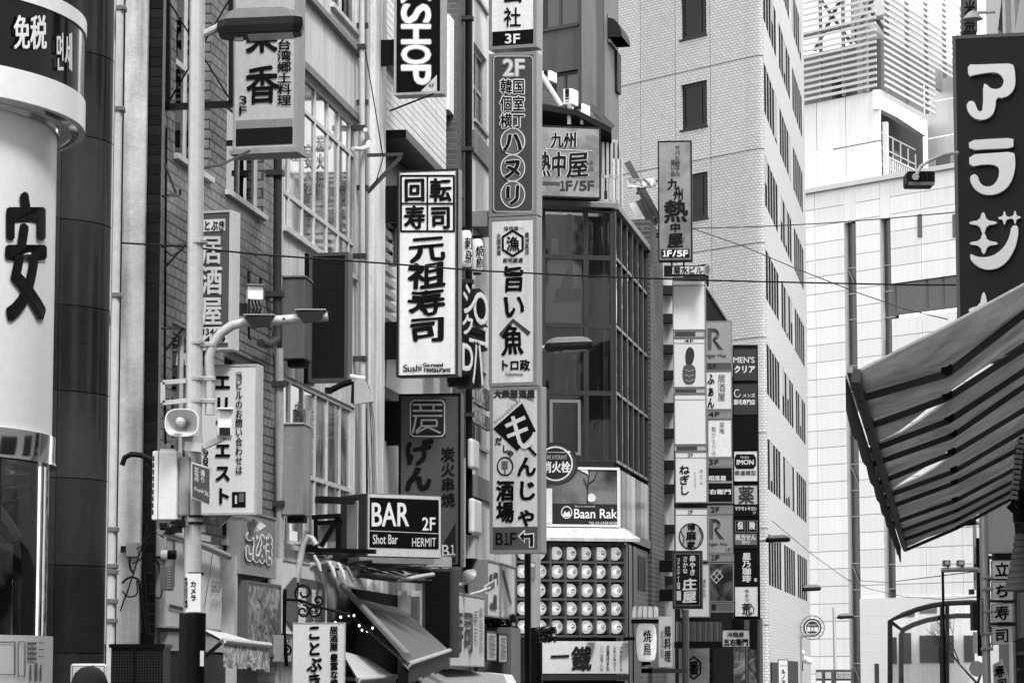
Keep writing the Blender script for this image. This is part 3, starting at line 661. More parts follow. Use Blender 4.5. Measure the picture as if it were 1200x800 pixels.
S.box('bracket', DARK, a - .5, a - .02, .25, .35, c + .02, c + .1); S.box('bracket', DARK, a - .5, a - .02, .25, .35, d - .12, d - .04); S.box('tray', mat(.3, .5, .3, 4), a - .1, b_ - .1, .0, .6, c - .07, c - .003)

# ---------------------------------------------------------------- tall column of stacked box signs
def col_sign(label, box, **k): return sign('hanging_sign', label, box, 46.8, -18, t=.3, rim=mat(.33, .35), bd=4, **k)
S = col_sign('white third-floor company sign with a black foot, top of the tall sign column', (573, -70, 629, 57)); S.txt('社', (590, 9, 611, 32), bold=.4); S.txt('会', (588, -24, 613, 3), bold=1.2)
S.area(577, 36, 626, 55, INK, n=-.006, name='foot_band'); S.txt('3F', (592, 40, 609, 51), mat(.8), bold=.6, n=-.014)
S = col_sign('grey second-floor sign with outlined characters and circled katakana below the company sign', (573, 62, 629, 253), face=mat(.14, .4, .1)); wl = mat(.75, .4)
S.strokes([rrect(578.5, 66, 624.5, 248, 4)], 1.3, mat(.5), n=-.008, closed=True, name='rule')
S.txt('2F', (590, 70, 614, 89), mat(.7), outline=(mat(.45), 1.2), bold=.6); S.txt('韓国', (586, 93, 615, 110), INK, outline=(wl, 1.2), bold=.4); S.txt('個室', (586, 113, 615, 130), INK, outline=(wl, 1.2), bold=.4); S.txt('横丁', (586, 133, 615, 150), INK, outline=(wl, 1.2), bold=.4)
for i, ch in enumerate('ハヌリ'):
    y = 166 + i * 31; S.disc(601, y, 13.5, 15.5, mat(.22, .4), n=-.005); S.ring(601, y, 14, 15.5, 1.1, wl, n=-.008); S.txt(ch, (589, y - 12, 613, y + 12), mat(.03), n=-.02, bold=1.9, brush=.6, outline=(wl, .9))
S = col_sign('white fresh-fish pub sign with a hexagon crest, middle of the tall sign column', (573, 254, 629, 452), face=mat(.76, .4, .08, 1, streak=.25))
hx = [(601 + 13.5 * math.sin(R(60 * i)), 285 - 15 * math.cos(R(60 * i))) for i in range(6)]; S.strokes([hx], 2.4, closed=True, n=-.01, name='hexagon'); S.txt('漁', (593, 277, 609, 294), bold=.5)
S.txt('信用第一', (590, 265, 614, 270), bold=.1); S.txt('全国漁連', (582, 273, 587, 299), vert=True, bold=.1); S.txt('農洲直送', (615, 272, 620, 298), vert=True, bold=.1); S.txt('産地厳選', (589, 302, 613, 307.5), bold=.15)
S.txt('旨い', (589, 310, 615, 374), vert=True, bold=1.6, brush=1); S.poly([(585, 391), (601, 373), (602.5, 377), (588, 394.5)], mat(.12), n=-.008); S.poly([(601, 373), (622, 389), (619, 393), (600.5, 377)], mat(.12), n=-.009); S.txt('魚', (588, 381, 614, 415), bold=1.6, brush=1)
S.txt('トロ政', (585, 421, 621, 434), bold=.9, brush=.4); S.txt('TOROMASA', (592, 437, 613, 440), bold=.1)
S = col_sign('white and grey basement pub sign with a black diamond, lowest of the tall sign column', (574, 453, 634, 648), face=mat(.66, .4, .1, 1, streak=.25))
for q in (((580, 455), (590, 458), (586, 464)), ((598, 454), (606, 470), (596, 466)), ((612, 456), (626, 470), (618, 468))): S.poly(list(q), mat(.3), n=-.006)
S.txt('大衆居酒屋', (578, 457, 627, 466), mat(.08), n=-.012, bold=.6); S.poly([(578, 502), (612, 472), (628, 505), (606, 528)], mat(.02), n=-.008)
S.strokes([[(593, 499), (615, 489)], [(595, 511), (618, 502)], [(601, 488), (609, 518), (614, 524), (622, 520), (627, 507)]], 4.4, mat(.7), n=-.014); S.strokes([[(618, 522), (628, 533)]], 3., n=-.014)
for i, ch in enumerate('MONJASAKABA'):
    x_ = 579 + i * 2.9; y_ = 493 - i * 2.6; S.txt(ch, (x_, y_, x_ + 2, y_ + 4), n=-.012)
for ch, x_, y_ in (('だ', 580, 512), ('し', 588, 521), ('や', 594, 527)): S.txt(ch, (x_, y_, x_ + 8, y_ + 9), bold=.5)
for ch, y_ in (('ん', 534), ('じ', 562), ('ゃ', 592)): S.txt(ch, (605, y_, 629, y_ + 24), bold=1.6, brush=.5)
S.ring(592, 546, 9, 10.5, 1.4, INK, n=-.01); S.area(588, 540, 595, 549, mat(.2), n=-.01, name='mug'); S.area(591, 549, 592.5, 556, mat(.2), n=-.012, name='mug_stem'); S.txt('酒場', (582, 562, 602, 612), vert=True, bold=1.1)
S.area(576, 617, 631, 645, mat(.17, .4), n=-.007, name='foot_band'); S.txt('B1F', (581, 624, 605, 638), mat(.02), n=-.014, bold=.5)
S.poly([(607, 628), (615, 620), (615, 625), (626, 624), (626, 641), (620, 641.5), (620, 631), (615, 631), (615, 636)], mat(.75), n=-.012, name='arrow_outline'); S.poly([(609, 628), (614, 623), (614, 626.5), (625, 625.5), (625, 640), (621, 640.3), (621, 629.5), (614, 630), (614, 634)], mat(.03), n=-.017, name='arrow')

# ---------------------------------------------------------------- lantern pair, channel letters, edge-on signs in the gap
for x0, y0, x1, y1, DD, t_, lb in ((539, 270, 553, 314, 42, '刺身', 'near one of two white sashimi lanterns under the dark roof edge'), (552, 280, 566, 320, 44, '焼魚', 'far white grilled-fish lantern of the pair under the dark roof edge')):
    p = at((x0 + x1) / 2, (y0 + y1) / 2, DD); r_ = (x1 - x0) / 2 * DD / F; hh = (y1 - y0) * DD / F
    t = T('paper_lantern', lb, 'lantern', Fr(p.x, p.y, p.z - hh / 2, -5), group='hanging fish lanterns')
    B().lathe([(r_ * .7, 0), (r_ * .93, hh * .07), (r_, hh * .2), (r_, hh * .8), (r_ * .93, hh * .93), (r_ * .7, hh)], seg=20).build('shade', mat(.78, .6), t.e, smooth=True)
    for q in (-.03, hh): B().lathe([(.001, q), (r_ * .72, q), (r_ * .72, q + .03), (.001, q + .03)], seg=16).build('cap', BLACK, t.e)
    t.txt(t_, (x0 + 6, y0 + 7, x1 + .5, y1 - 6), n=-r_ - .02, vert=True, bold=.5, brush=.5); t.box('hook', BLACK, -.6, .1, -.015, .015, hh + .03, hh + .06)
ch_m = mat(.02, .35); n_ = 0
for (x0, y0, x1, y1, DD, ch, lb) in ((541, 335, 556, 368, 41.5, 'シ', 'uppermost deep white channel letter sticking out beside the sushi sign'), (553, 343, 570, 380, 43, 'O', 'white channel letter with a row of holes, second from the top'), (540, 369, 552, 392, 41.5, 'ク', 'small white channel letter below the uppermost one'), (548, 382, 570, 404, 43, 'コ', 'hook shaped white channel letter in the middle of the cluster'), (540, 404, 552, 434, 41.5, 'D', 'round white channel letter low on the left of the cluster'), (552, 404, 564, 450, 43, 'ハ', 'lowest white channel letter above the banner')):
    p = at(x0, (y0 + y1) / 2, DD); f = Fr(p.x, p.y, 0, 68); a, b_, c, d = f.rect(x0, y0, x1, y1)
    t = T('channel_letter', lb, 'sign letter', Fr(p.x, p.y, c, 68), group='channel letters beside the sushi sign'); vs, fs = glyph(ch, True)
    for nm, y_, m_, w_ in (('face', -.03, mat(.75, .4), .012), ('side', .0, ch_m, .07)):
        bb = B()
        for k_ in range(1 if nm == 'face' else 13):
            for q in range(9):
                dx, dz = (w_ * math.cos(q * .785), w_ * math.sin(q * .785)) if q else (0, 0)
                bb.add([((b_ - a) * u + dx, y_ + k_ * .03 + q * .0004, (d - c) * v + dz) for u, v in vs], fs)
        bb.build(nm, m_, t.e, fix=False)
    t.box('support', BLACK, (b_ - a) * .3, (b_ - a) * .5, .27, .5, (d - c) * .4, (d - c) * .5)
S = sign('hanging_sign', 'narrow white sashimi pub sign glimpsed left of the round-sushi sign', (450, 263, 463, 308), 39.6, -12, face=mat(.45, .4), rim=DGREY, bd=1); S.txt('寿食', (452, 266, 461, 304), vert=True, bold=.7, brush=.5)
S = sign('hanging_sign', 'very narrow white sign with small black writing beside the black downpipe', (539.5, 536, 544.5, 664), 42, -12, t=.08, face=mat(.75), rim=LGREY, bd=.4); S.txt('いらっしゃいませ串焼き酒場', (540.5, 545, 543.5, 660), vert=True, bold=.3)
# ---------------------------------------------------------------- near lamp pole and everything strapped to it
pm = mat(.42, .35, .1, 2, streak=.1, metal=.3)
def lamp_head(t, x0, y0, x1, y1, n=0., flip=1):   # wedge-nosed street lantern seen from the side and below
    a, b_, c, d = t.rect(x0, y0, x1, y1, n); w_ = .17; h = d - c
    P = lambda u, v, y: (a + (b_ - a) * u, n + y, c + h * (v + .1 * (u - .5)))
    def outline(k, v, sh=0.):
        up = [(0 + sh, -.45), (.1, -1), (.9, -1), (1 - sh, -.6), (1 - sh, .6), (.9, 1), (.1, 1), (0 + sh, .45)]
        return [P(.5 + (u - .5) * k, v, y_ * w_ * (k * 1.3 - .3)) for u, y_ in up]
    secs = [outline(.94, .2), outline(1., .42), outline(.985, .62), outline(.86, .84, .03), outline(.6, .95, .05)]
    vs = [p_ for s_ in secs for p_ in s_]; m_ = 8
    fs = [(i * m_ + k, i * m_ + (k + 1) % m_, (i + 1) * m_ + (k + 1) % m_, (i + 1) * m_ + k) for i in range(2) for k in range(m_)] + [tuple(range(m_))[::-1]]
    B().add(vs, fs).build('lamp_housing', mat(.04, .4, .25, 6), t.e, bevel=.008)
    fs = [(i * m_ + k, i * m_ + (k + 1) % m_, (i + 1) * m_ + (k + 1) % m_, (i + 1) * m_ + k) for i in (2, 3) for k in range(m_)] + [tuple(range(4 * m_, 5 * m_))]
    B().add(vs, fs).build('lid', mat(.2, .4, .2, 6), t.e, bevel=.008)
    q = [P(.36, .17, -w_ * .62), P(.88, .17, -w_ * .62), P(.88, .17, w_ * .8), P(.36, .17, w_ * .8)]; u_ = [(x_, y_, z_ + .05) for x_, y_, z_ in q]
    B().add(q + u_, [(0, 1, 2, 3), (0, 1, 5, 4), (1, 2, 6, 5), (2, 3, 7, 6), (3, 0, 4, 7)]).build('lens', mat(.7, .15, .05, spec=.6), t.e)
    B().box(P(.2, .18, 0)[0], P(.3, .18, 0)[0], n - .03, n + .03, P(.2, .1, 0)[2], P(.2, .22, 0)[2]).build('latch', STEEL, t.e)
def lamp_pole(label, xb, xt, ytop, D, r0, r1, lamp, armx, army, base=None):
    pb = at(xb, 700, D); t = T('street_lamp', label, 'street lamp', Fr(pb.x, D, .13, 0), group='grey street lamps of the street')
    pt = t.L(at(xt, ytop, D)); t.tube('pole', pm, [(0, 0, 0), (pt.x * .45, 0, pt.z * .45), tuple(pt)], [r0, (r0 + r1) / 2, r1], seg=18)
    if lamp:
        lamp_head(t, *lamp); a_ = t.P(armx, army); e_ = t.P(lamp[0] + (3 if lamp[0] > armx else 0), (lamp[1] + lamp[3]) / 2 + 1); t.tube('arm', pm, [(a_.x, 0, a_.z), (e_.x, 0, e_.z)], r1 * .55, seg=10)
    if base: z = t.hit(xb, base)[1]; t.tube('rubber_sleeve', BLACK, [(0, 0, .0), (0, 0, z)], r0 * 1.45, seg=20)
    return t
DP1 = 26.
NP = lamp_pole('thick grey street lamp at the left with wedge lantern, black sleeve and many fittings', 226, 232, -60, DP1, .082, .068, (255, 9, 356, 51), 236, 42, 718)
q = NP.P(226, 695, -.09); NP.box('sticker', mat(.75, .5), q.x - .06, q.x + .07, -.088, -.083, NP.hit(226, 717)[1], NP.hit(226, 672)[1], bevel=.002)
NP.txt('カメラ', (223, 680, 230, 704), vert=True, bold=.35, n=-.09)
NP.txt('新宿区防犯灯管理', (216, 676, 220, 712), vert=True, bold=.2, n=-.09); NP.area(234.5, 762, 239, 780, mat(.6), n=-.115, name='tag')
for y in (402, 444, 470, 284, 672, 605, 613): z = NP.hit(228, y)[1]; NP.tube('clamp_band', STEEL if y < 480 else DARK, [(.0 + .01, 0, z - .012), (.01, 0, z + .012)], .086, seg=18)
# side frame left of the pole
FR_ = T('steel_bracket', 'white square steel bracket frame strapped left of the near lamp pole', 'bracket', Fr(NP.o.x, DP1 - .02, at(200, 475, DP1).z, 0)); P_ = FR_.P
b = B()
for p0, p1 in (((218, 446), (191, 448)), ((191, 448), (191, 472)), ((191, 472), (220, 469))): b.bar(P_(*p0), P_(*p1), .04, .04)
b.build('frame', mat(.5, .4), FR_.e)
# loudspeaker horn
HS = T('loudspeaker', 'white horn loudspeaker strapped to the near lamp pole', 'loudspeaker', Fr(at(213, 495, DP1 - .3).x, DP1 - .3, at(213, 495, DP1 - .3).z, 0)); b = B(); rx, rz = .145, .12; rings = []
prof = ((1, 0), (.93, .0), (.6, .12), (.3, .24), (.22, .36), (.24, .5), (.9, .0))
def sq(k, y, e=2.9):
    o_ = []
    for i in range(28):
        t_ = 2 * math.pi * i / 28; c_, s_ = math.cos(t_), math.sin(t_); o_.append((rx * k * abs(c_) ** (2 / e) * (1 if c_ > 0 else -1), y, rz * k * abs(s_) ** (2 / e) * (1 if s_ > 0 else -1)))
    return o_
def loft(secs):
    bb = B(); n_ = len(secs[0]); vs = [v for s_ in secs for v in s_]
    return bb.add(vs, [(i * n_ + k, i * n_ + (k + 1) % n_, (i + 1) * n_ + (k + 1) % n_, (i + 1) * n_ + k) for i in range(len(secs) - 1) for k in range(n_)])
loft([sq(1.04, .01), sq(1.04, -.01), sq(.96, -.01), sq(.9, .04), sq(.6, .12, 3), sq(.34, .2, 2), sq(.3, .3, 2), sq(.001, .3, 2)]).build('horn', mat(.72, .35, .05), HS.e, smooth=True)
loft([sq(1.04, .01), sq(.95, .08), sq(.62, .2, 3), sq(.4, .3, 2), sq(.4, .42, 2), sq(.001, .42, 2)]).build('horn_back', mat(.65, .35, .05), HS.e, smooth=True)
B().lathe([(.001, .02), (.035, .0), (.04, -.03), (.035, -.16), (.001, -.17)], seg=16).build('driver', mat(.6, .35), HS.e, smooth=True).rotation_euler = (R(-90), 0, 0)
HS.box('mount', LGREY, -.02, .16, .2, .24, -.2, -.1)
# security camera
CM = T('security_camera', 'white boxy security camera on a white arm right of the loudspeaker', 'camera', Fr(at(263, 497, DP1 - .4).x, DP1 - .4, at(263, 515, DP1 - .4).z, 6)); a, b_, c, d = CM.rect(255, 480, 272, 514)
CM.box('body', mat(.8, .3, .03), a, b_, 0, .45, c + .02, d, bevel=.02); CM.box('lens_window', mat(.02, .1), a + .015, b_ - .015, -.006, .0, c + .03, c + .1); CM.box('sunshade', mat(.8, .3, .03), a - .008, b_ + .008, -.06, .4, d - .0, d + .015, bevel=.004)
b = B(); b.bar((a + .06, .2, c + .03), (a - .12, .25, c - .05), .06, .05).bar((a - .12, .25, c - .06), (a - .27, .35, c - .04), .07, .08); b.build('arm', mat(.7, .4), CM.e)
# curved arm with radio box and two caps
AR = T('signal_arm', 'curved grey pipe arm bending right from the near lamp pole with two dark saddle plates', 'pole arm', Fr(NP.o.x, DP1, at(246, 530, DP1).z, 0))
pts = [AR.P(*q) for q in ((246, 486), (246, 440), (245, 418), (250, 402), (259, 390), (272, 381), (288, 377), (330, 375), (384, 370.5))]; AR.tube('pipe', pm, pts, .045, seg=14)
for x_, y_ in ((304, 377), (364, 371)):
    q = AR.P(x_, y_); b = B(); b.add([(q.x - .13, -.1, q.z + .03), (q.x + .13, -.1, q.z + .045), (q.x + .18, .1, q.z + .05), (q.x - .12, .1, q.z + .035), (q.x - .05, -.1, q.z - .075), (q.x + .1, -.1, q.z - .055)], [(0, 1, 2, 3), (0, 4, 5, 1)]); b.build('saddle_plate', mat(.05, .4), AR.e); AR.box('saddle_top', LGREY, q.x - .135, q.x + .14, -.1, .1, q.z + .05, q.z + .06)
q = AR.P(333, 374); AR.tube('port_hole', BLACK, [(q.x, -.047, q.z), (q.x, -.03, q.z)], .012)
for y in (404, 444, 470): z = AR.hit(246, y)[1]; AR.box('clamp', STEEL, -.0 + AR.hit(221, y)[0], AR.hit(252, y)[0], -.05, .05, z - .02, z + .02, bevel=.006)
RB = T('radio_box', 'small white radio box with two black aerials above the curved pipe arm', 'radio box', Fr(AR.o.x, DP1 - .05, at(300, 372, DP1).z, 8)); a, b_, c, d = RB.rect(290.5, 335, 308.5, 351)
RB.box('body', mat(.8, .3), a, b_, 0, .32, c, d, bevel=.008); RB.box('hood', mat(.25), a - .01, b_ + .01, -.03, .33, d + .002, d + .016)
for x_, y_ in ((292, 316), (306, 324)): u = RB.P(x_, y_); RB.tube('aerial', BLACK, [(u.x, .1, d), (u.x, .1, u.z)], .013)
for x_ in (295, 299, 303): u = RB.P(x_, 375); RB.tube('cable', CABLE, [(u.x, .05, c), (u.x + .02, .0, c - .08), (u.x - .02, .05, u.z)], .009)
RB.tube('cable', CABLE, [RB.P(*q_) for q_ in ((292, 350), (291, 380), (292, 396), (294, 398))], .01); RB.box('strap', DARK, a - .07, a, .1, .15, c - .13, c - .02)
# control cabinet, street plate, small cluster
CC = T('control_cabinet', 'white upright control cabinet strapped left of the near lamp pole', 'cabinet', Fr(at(178, 570, DP1).x, DP1 - .1, at(190, 609, DP1).z, -8)); a, b_, c, d = CC.rect(178, 528, 207, 609)
CC.box('body', mat(.7, .35, .05), a, b_, 0, .2, c, d, bevel=.012); CC.box('seam', DGREY, a + .055, a + .06, -.003, .001, c, d); CC.box('cap', mat(.6), a + .06, b_ - .03, .04, .14, d, d + .02)
for i in range(9): z = c + .05 + i * (d - c - .08) / 9; CC.box('louvre', BLACK, a + .006, a + .018, -.004, .001, z, z + (d - c) / 14)
CC.box('side_wrap', LGREY, b_ + .004, b_ + .1, .05, .18, c + .04, d - .05, bevel=.01); CC.tube('hose', BLACK, [CC.P(*q_, .1) for q_ in ((143, 545), (146, 536), (154, 532), (165, 533), (176, 538), (181, 545))], .025)
b = B()
for i, (x_, y_) in enumerate(((193, 617), (200, 622), (212, 614), (208, 620))): q = CC.P(x_, y_); b.box(q.x - .035, q.x + .03, -.05 - .02 * i, .06, q.z - .03, q.z + .035)
b.build('connector_cluster', BLACK, CC.e, bevel=.006)
SN = T('street_name_plate', 'small tilted dark street name plate with pale edge on the near lamp pole', 'sign', Fr(at(224, 570, DP1 - .25).x, DP1 - .25, at(224, 592, DP1).z, 20)); pl = [(224, 541), (247, 548), (247, 592), (224, 583)]
SN.poly(pl, mat(.6), n=0, t=.012, name='plate'); SN.poly([(225.5, 543), (245.5, 549.5), (245.5, 590), (225.5, 581.5)], mat(.16, .3), n=-.016, t=.002, name='ground')
m_ = SN.mapper(-.022); sk = lambda x, y, k=0: m_(x, y + (x - 224) * .36, k)
for t_, bx_ in (('道', (242, 547, 246, 552)), ('区役所通り', (228, 549, 234, 570)),): pass
SN.txt('区役所', (228, 545, 233, 562), mat(.7), vert=True, mp=sk, bold=.1); SN.txt('通り', (235, 545, 240, 561), mat(.7), vert=True, mp=sk, bold=.1); SN.txt('St.', (240, 568, 245, 574), mat(.7), mp=sk); SN.txt('Kuyak', (228, 568, 239, 574), mat(.7), mp=sk)
FL = T('warning_light', 'small dark siren light with white ring on the tiled wall below the cabinet', 'light', Fr(at(198, 652, 27).x, 26.9, at(198, 658, 27).z, 0)); B().cyl((-.06, 0, .06), (.0, 0, .06), .045).build('ring', mat(.65), FL.e); B().cyl((0, 0, .06), (.08, 0, .06), .043).build('lens', mat(.02, .2), FL.e); FL.box('arm', BLACK, -.12, -.05, -.02, .4, .03, .05)
MB_ = T('meter_box', 'small grey ribbed meter box below the siren light', 'box', Fr(at(187, 675, 26.9).x, 26.9, at(187, 691, 27).z, 0)); a, b_, c, d = MB_.rect(187, 663, 201, 691); MB_.box('body', MGREY, a, b_, 0, .2, c, d, bevel=.006)
for i in range(8): MB_.box('rib', LGREY, b_ - .04, b_ - .005, -.008, 0, c + .02 + i * .024, c + .03 + i * .024)
JB = T('junction_box', 'grey junction box on the pale cement column with cables below', 'box', Fr(CP.o.x, CP.o.y - .08, at(155, 652, 27).z, 0)); a, b_, c, d = JB.rect(147.5, 635, 162, 652); JB.box('body', mat(.3), a, b_, 0, .07, c, d, bevel=.006); JB.box('knob', BLACK, a - .05, a, .01, .05, c + .04, c + .1)
for i, pts in enumerate((((152, 652), (152, 665), (157, 672)), ((160, 643), (168, 638), (173, 628), (182, 622), (192, 630)), ((155, 660), (166, 655), (170, 640), (178, 622)), ((143, 683), (150, 676), (158, 676), (164, 680), (166, 740)), ((143, 692), (150, 700), (162, 697), (160, 680)), ((141, 716), (146, 700), (150, 692)), ((166, 680), (168, 710), (173, 742)), ((170, 670), (172, 700), (176, 742)), ((190, 690), (188, 702), (180, 698)), ((178, 650), (186, 660), (188, 672)), ((147, 700), (160, 660), (174, 615)))):
    t = T('loose_cable', ('cable dropping from the junction box', 'cable looping up to the dark bricks', 'thin cable crossing behind the first loop', 'cable running down the cement column edge', 'cable loop below the junction box', 'short cable bundle beside the downpipe', 'cable hanging over the dark bricks, left', 'cable hanging over the dark bricks, right', 'short lead under the meter box', 'lead behind the siren light', 'long slanting cable on the cement column')[i], 'cable', Fr(CP.o.x, CP.o.y - .13 - .01 * i, at(*pts[-1], 27).z, 0)); t.tube('cable', CABLE, [t.P(*q_) for q_ in chaikin(list(pts), 2, False)], .007 if i % 3 else .011)
# black steel frame at the top left with wire braces
SF = T('steel_gantry', 'empty black steel sign frame with crossed wires at the top left', 'frame', Fr(at(191, 100, 27.5).x, 27.5, at(191, 128, 27.5).z, -5)); P_ = lambda x, y: SF.P(x, y); b = B()
for p0, p1, wd in (((195, -40), (195, 129), .075), ((271, -40), (271, 124), .045), ((191, 126), (273, 122), .06), ((195, -6), (271, -10), .05)): b.bar(P_(*p0), P_(*p1), wd, .06)
b.build('frame', BLACK, SF.e); b = B()
for p0, p1 in (((198, 2), (269, 116)), ((269, 0), (198, 119))): b.tube([P_(*p0), P_(*p1)], .009, 6)
b.build('brace_wire', BLACK, SF.e)
# wall irons
for i, (pts) in enumerate((((193, 192), (206, 226), (191, 230), (211, 229), (211, 222)), ((190, 289), (218, 286), (193, 314)), ((190, 385), (215, 384), (193, 412)))):
    t = T('wall_iron', ('bent iron hook on the tiled wall, uppermost', 'triangular iron bracket carrying the wire to the lamp pole', 'lowest iron bracket on the tiled wall over the window')[i], 'bracket', LF.sub(lx(192), z=0)); t.tube('iron', BLACK, [t.P(x, y, -.1 - .12 * (j == 1)) for j, (x, y) in enumerate(pts)], .012)
pipe('thin black conduit down the tiled wall left of the lamp pole', (195, 194, 193, 194), (150, 280, 440, 520), .012, BLACK, n=-.03, name='conduit')
pipe('thin rod from the white sign foot to the lamp pole', (236, 260, 292), (197, 193, 177), .014, BLACK, n=-.5, name='tie_rod')

# ---------------------------------------------------------------- lower left shop fronts
def wsign(name, label, x0, y0, x1, y1, n=-.15, t=.14, face=None, rim=None, bd=2.5, cat='sign', skew=None):
    """sign lying along the left facade; heights are taken at its near edge"""
    xs_ = LF.hit(x0, 400, n)[0]; zt_, zb_ = LF.hit(x0, y0, n)[1], LF.hit(x0, y1, n)[1]; f = LF.sub(xs_, zb_)
    s = T(name, label, cat, f); L_ = s.hit(x1, 400, n)[0]; s.lim = (0, L_, zb_, zt_)
    # frame z is relative to ground in hit(); parts use real heights minus base through T.hit
    k = bd * .009; s.n = n; h0 = s.hit(x0, y1, n)[1]; h1_ = s.hit(x0, y0, n)[1]; s.h = (h0, h1_)
    s.box('housing', rim or LGREY, 0, L_, n + .012, n + t, h0, h1_, bevel=.006); s.box('face', face or WHITE, k, L_ - k, n - .002, n + .011, h0 + k, h1_ - k)
    b = B(); b.box(0, L_, n - .014, n + .01, h1_ - k, h1_).box(0, L_, n - .014, n + .01, h0, h0 + k).box(0, k, n - .013, n + .01, h0 + k, h1_ - k).box(L_ - k, L_, n - .013, n + .01, h0 + k, h1_ - k); b.build('rim', rim or LGREY, s.e)
    s.U = lambda u, v, k_=0.: (L_ * u, n - .02 - k_, h0 + (h1_ - h0) * (1 - v))
    return s
SHP = wsign('shop_fascia', 'pale fascia panels with thin grey lines and a small shop word behind the lamp pole', 196, 628, 262, 735, n=-.1, t=.09, face=mat(.62, .4, .06), rim=mat(.45), bd=2)
SHP.txt('SHOP', (.79, .42, .97, .56), mat(.12), mp=SHP.U, bold=0); SHP.txt('営業中', (.79, .63, .97, .72), mat(.3), mp=SHP.U)
for q in (((.12, .0), (.12, .55), (.14, .55), (.14, .0)), ((.06, .74), (.62, .8), (.62, .84), (.06, .78)), ((.66, .75), (.8, .1), (.81, .1), (.67, .75)), ((.3, 0), (.32, .5), (.36, .7), (.38, .7), (.34, .45), (.32, 0)), ((.56, .0), (.6, .0), (.6, .3), (.57, .34)), ((.56, .55), (.6, .52), (.6, .7), (.57, .78))):
    b = B(); m = len(q); b.add([SHP.U(*p_) for p_ in q], [tuple(range(m))]); b.build('printed_line', mat(.12), SHP.e, fix=False)
pipe('horizontal pipe along the top of the pale fascia panels', (188, 215, 240, 268), (622, 631, 640, 652), .035, mat(.4, .4), n=-.2, name='rail_pipe')
LW = T('lower_shopfront', 'plain lower shop front under the fascia panels', 'shop front', LF.sub(lx(192))); LW.box('panel', mat(.5), 0, LW.hit(265, 400)[0], -.08, -.002, LW.hit(196, 762)[1], LW.hit(196, 740)[1]); LW.box('lower_wall', DARK, 0, LW.hit(300, 400)[0], -.06, -.002, 0, LW.hit(196, 765)[1]); LW.box('post', mat(.6), LW.hit(262, 400)[0], LW.hit(266, 400)[0], -.14, -.003, 0, LW.hit(196, 640)[1])
K1 = wsign('wall_sign', 'grey framed pub sign with outlined script lit by two arm lamps', 283, 597, 325, 672, n=-.16, t=.14, face=mat(.36, .4), rim=mat(.4), bd=2)
K1.txt('ことぶき', (.12, .3, .85, .78), mat(.3), mp=K1.U, bold=.02, outline=(mat(.85), .03)); K1.txt('こだわり', (.9, .1, .97, .6), mat(.2), mp=K1.U, vert=True)
K2 = wsign('poster_case', 'framed poster case with a blurred plate of food picture under the script sign', 292, 680, 331, 768, n=-.2, t=.17, face=mat(.28, .35, .5, 3, kind=('swirl', 4.5, .8, 3)), rim=mat(.22), bd=3, cat='poster')
K6 = wsign('wall_sign', 'small bright sign with dark lettering low behind the scroll bracket', 334, 744, 344, 775, n=-.3, t=.2, face=mat(.75), rim=mat(.4), bd=1); K6.txt('酒', (.2, .1, .8, .5), mp=K6.U)
K3 = wsign('wall_sign', 'white sign with dark rounded middle behind the gooseneck pipe', 332, 655, 384, 742, n=-.2, t=.15, face=mat(.7), rim=mat(.6), bd=1)
b = B(); b.add([K3.U(*q_) for q_ in chaikin([(.02, .22), (.85, .22), (.95, .3), (.95, .95), (.02, .95)], 1)], [tuple(range(10))]); b.build('dark_ground', mat(.2), K3.e, fix=False)
K3.txt('居酒屋', (.3, .35, .48, .9), mat(.8), mp=lambda x, y, k=0: K3.U(x, y, k + .01), vert=True, bold=.01); K3.txt('営業中です', (.6, .35, .7, .9), mat(.8), mp=lambda x, y, k=0: K3.U(x, y, k + .01), vert=True, bold=.005); K3.txt('昼飲み', (.76, .35, .84, .7), mat(.8), mp=lambda x, y, k=0: K3.U(x, y, k + .01), vert=True, bold=.005)
for i, (px0, py0, px1, py1) in enumerate(((246, 607, 262, 606), (272, 608, 300, 618))):
    p = at(px1, py1, 29.4); t = T('arm_floodlight', ('left of two small spotlights over the script sign', 'right spotlight on a thin arm over the script sign')[i], 'lamp', Fr(p.x, 29.4, p.z, 15)); t.tube('arm', mat(.6), [t.P(px0, py0), t.P((px0 + px1) / 2, py0 - 1), t.P(px1 - 6, py1 - 6)], .018); b = B(); b.cyl(t.P(px1 - 6, py1 - 8), t.P(px1 + 2, py1 + 4), .05, .1, 14); b.build('shade', LGREY, t.e, smooth=True); q = t.P(px1 + 2.5, py1 + 4.5); b = B(); b.cyl(t.P(px1 + 1.8, py1 + 3.8), q, .088, .088, 14); b.build('glass', mat(.75, .2), t.e)
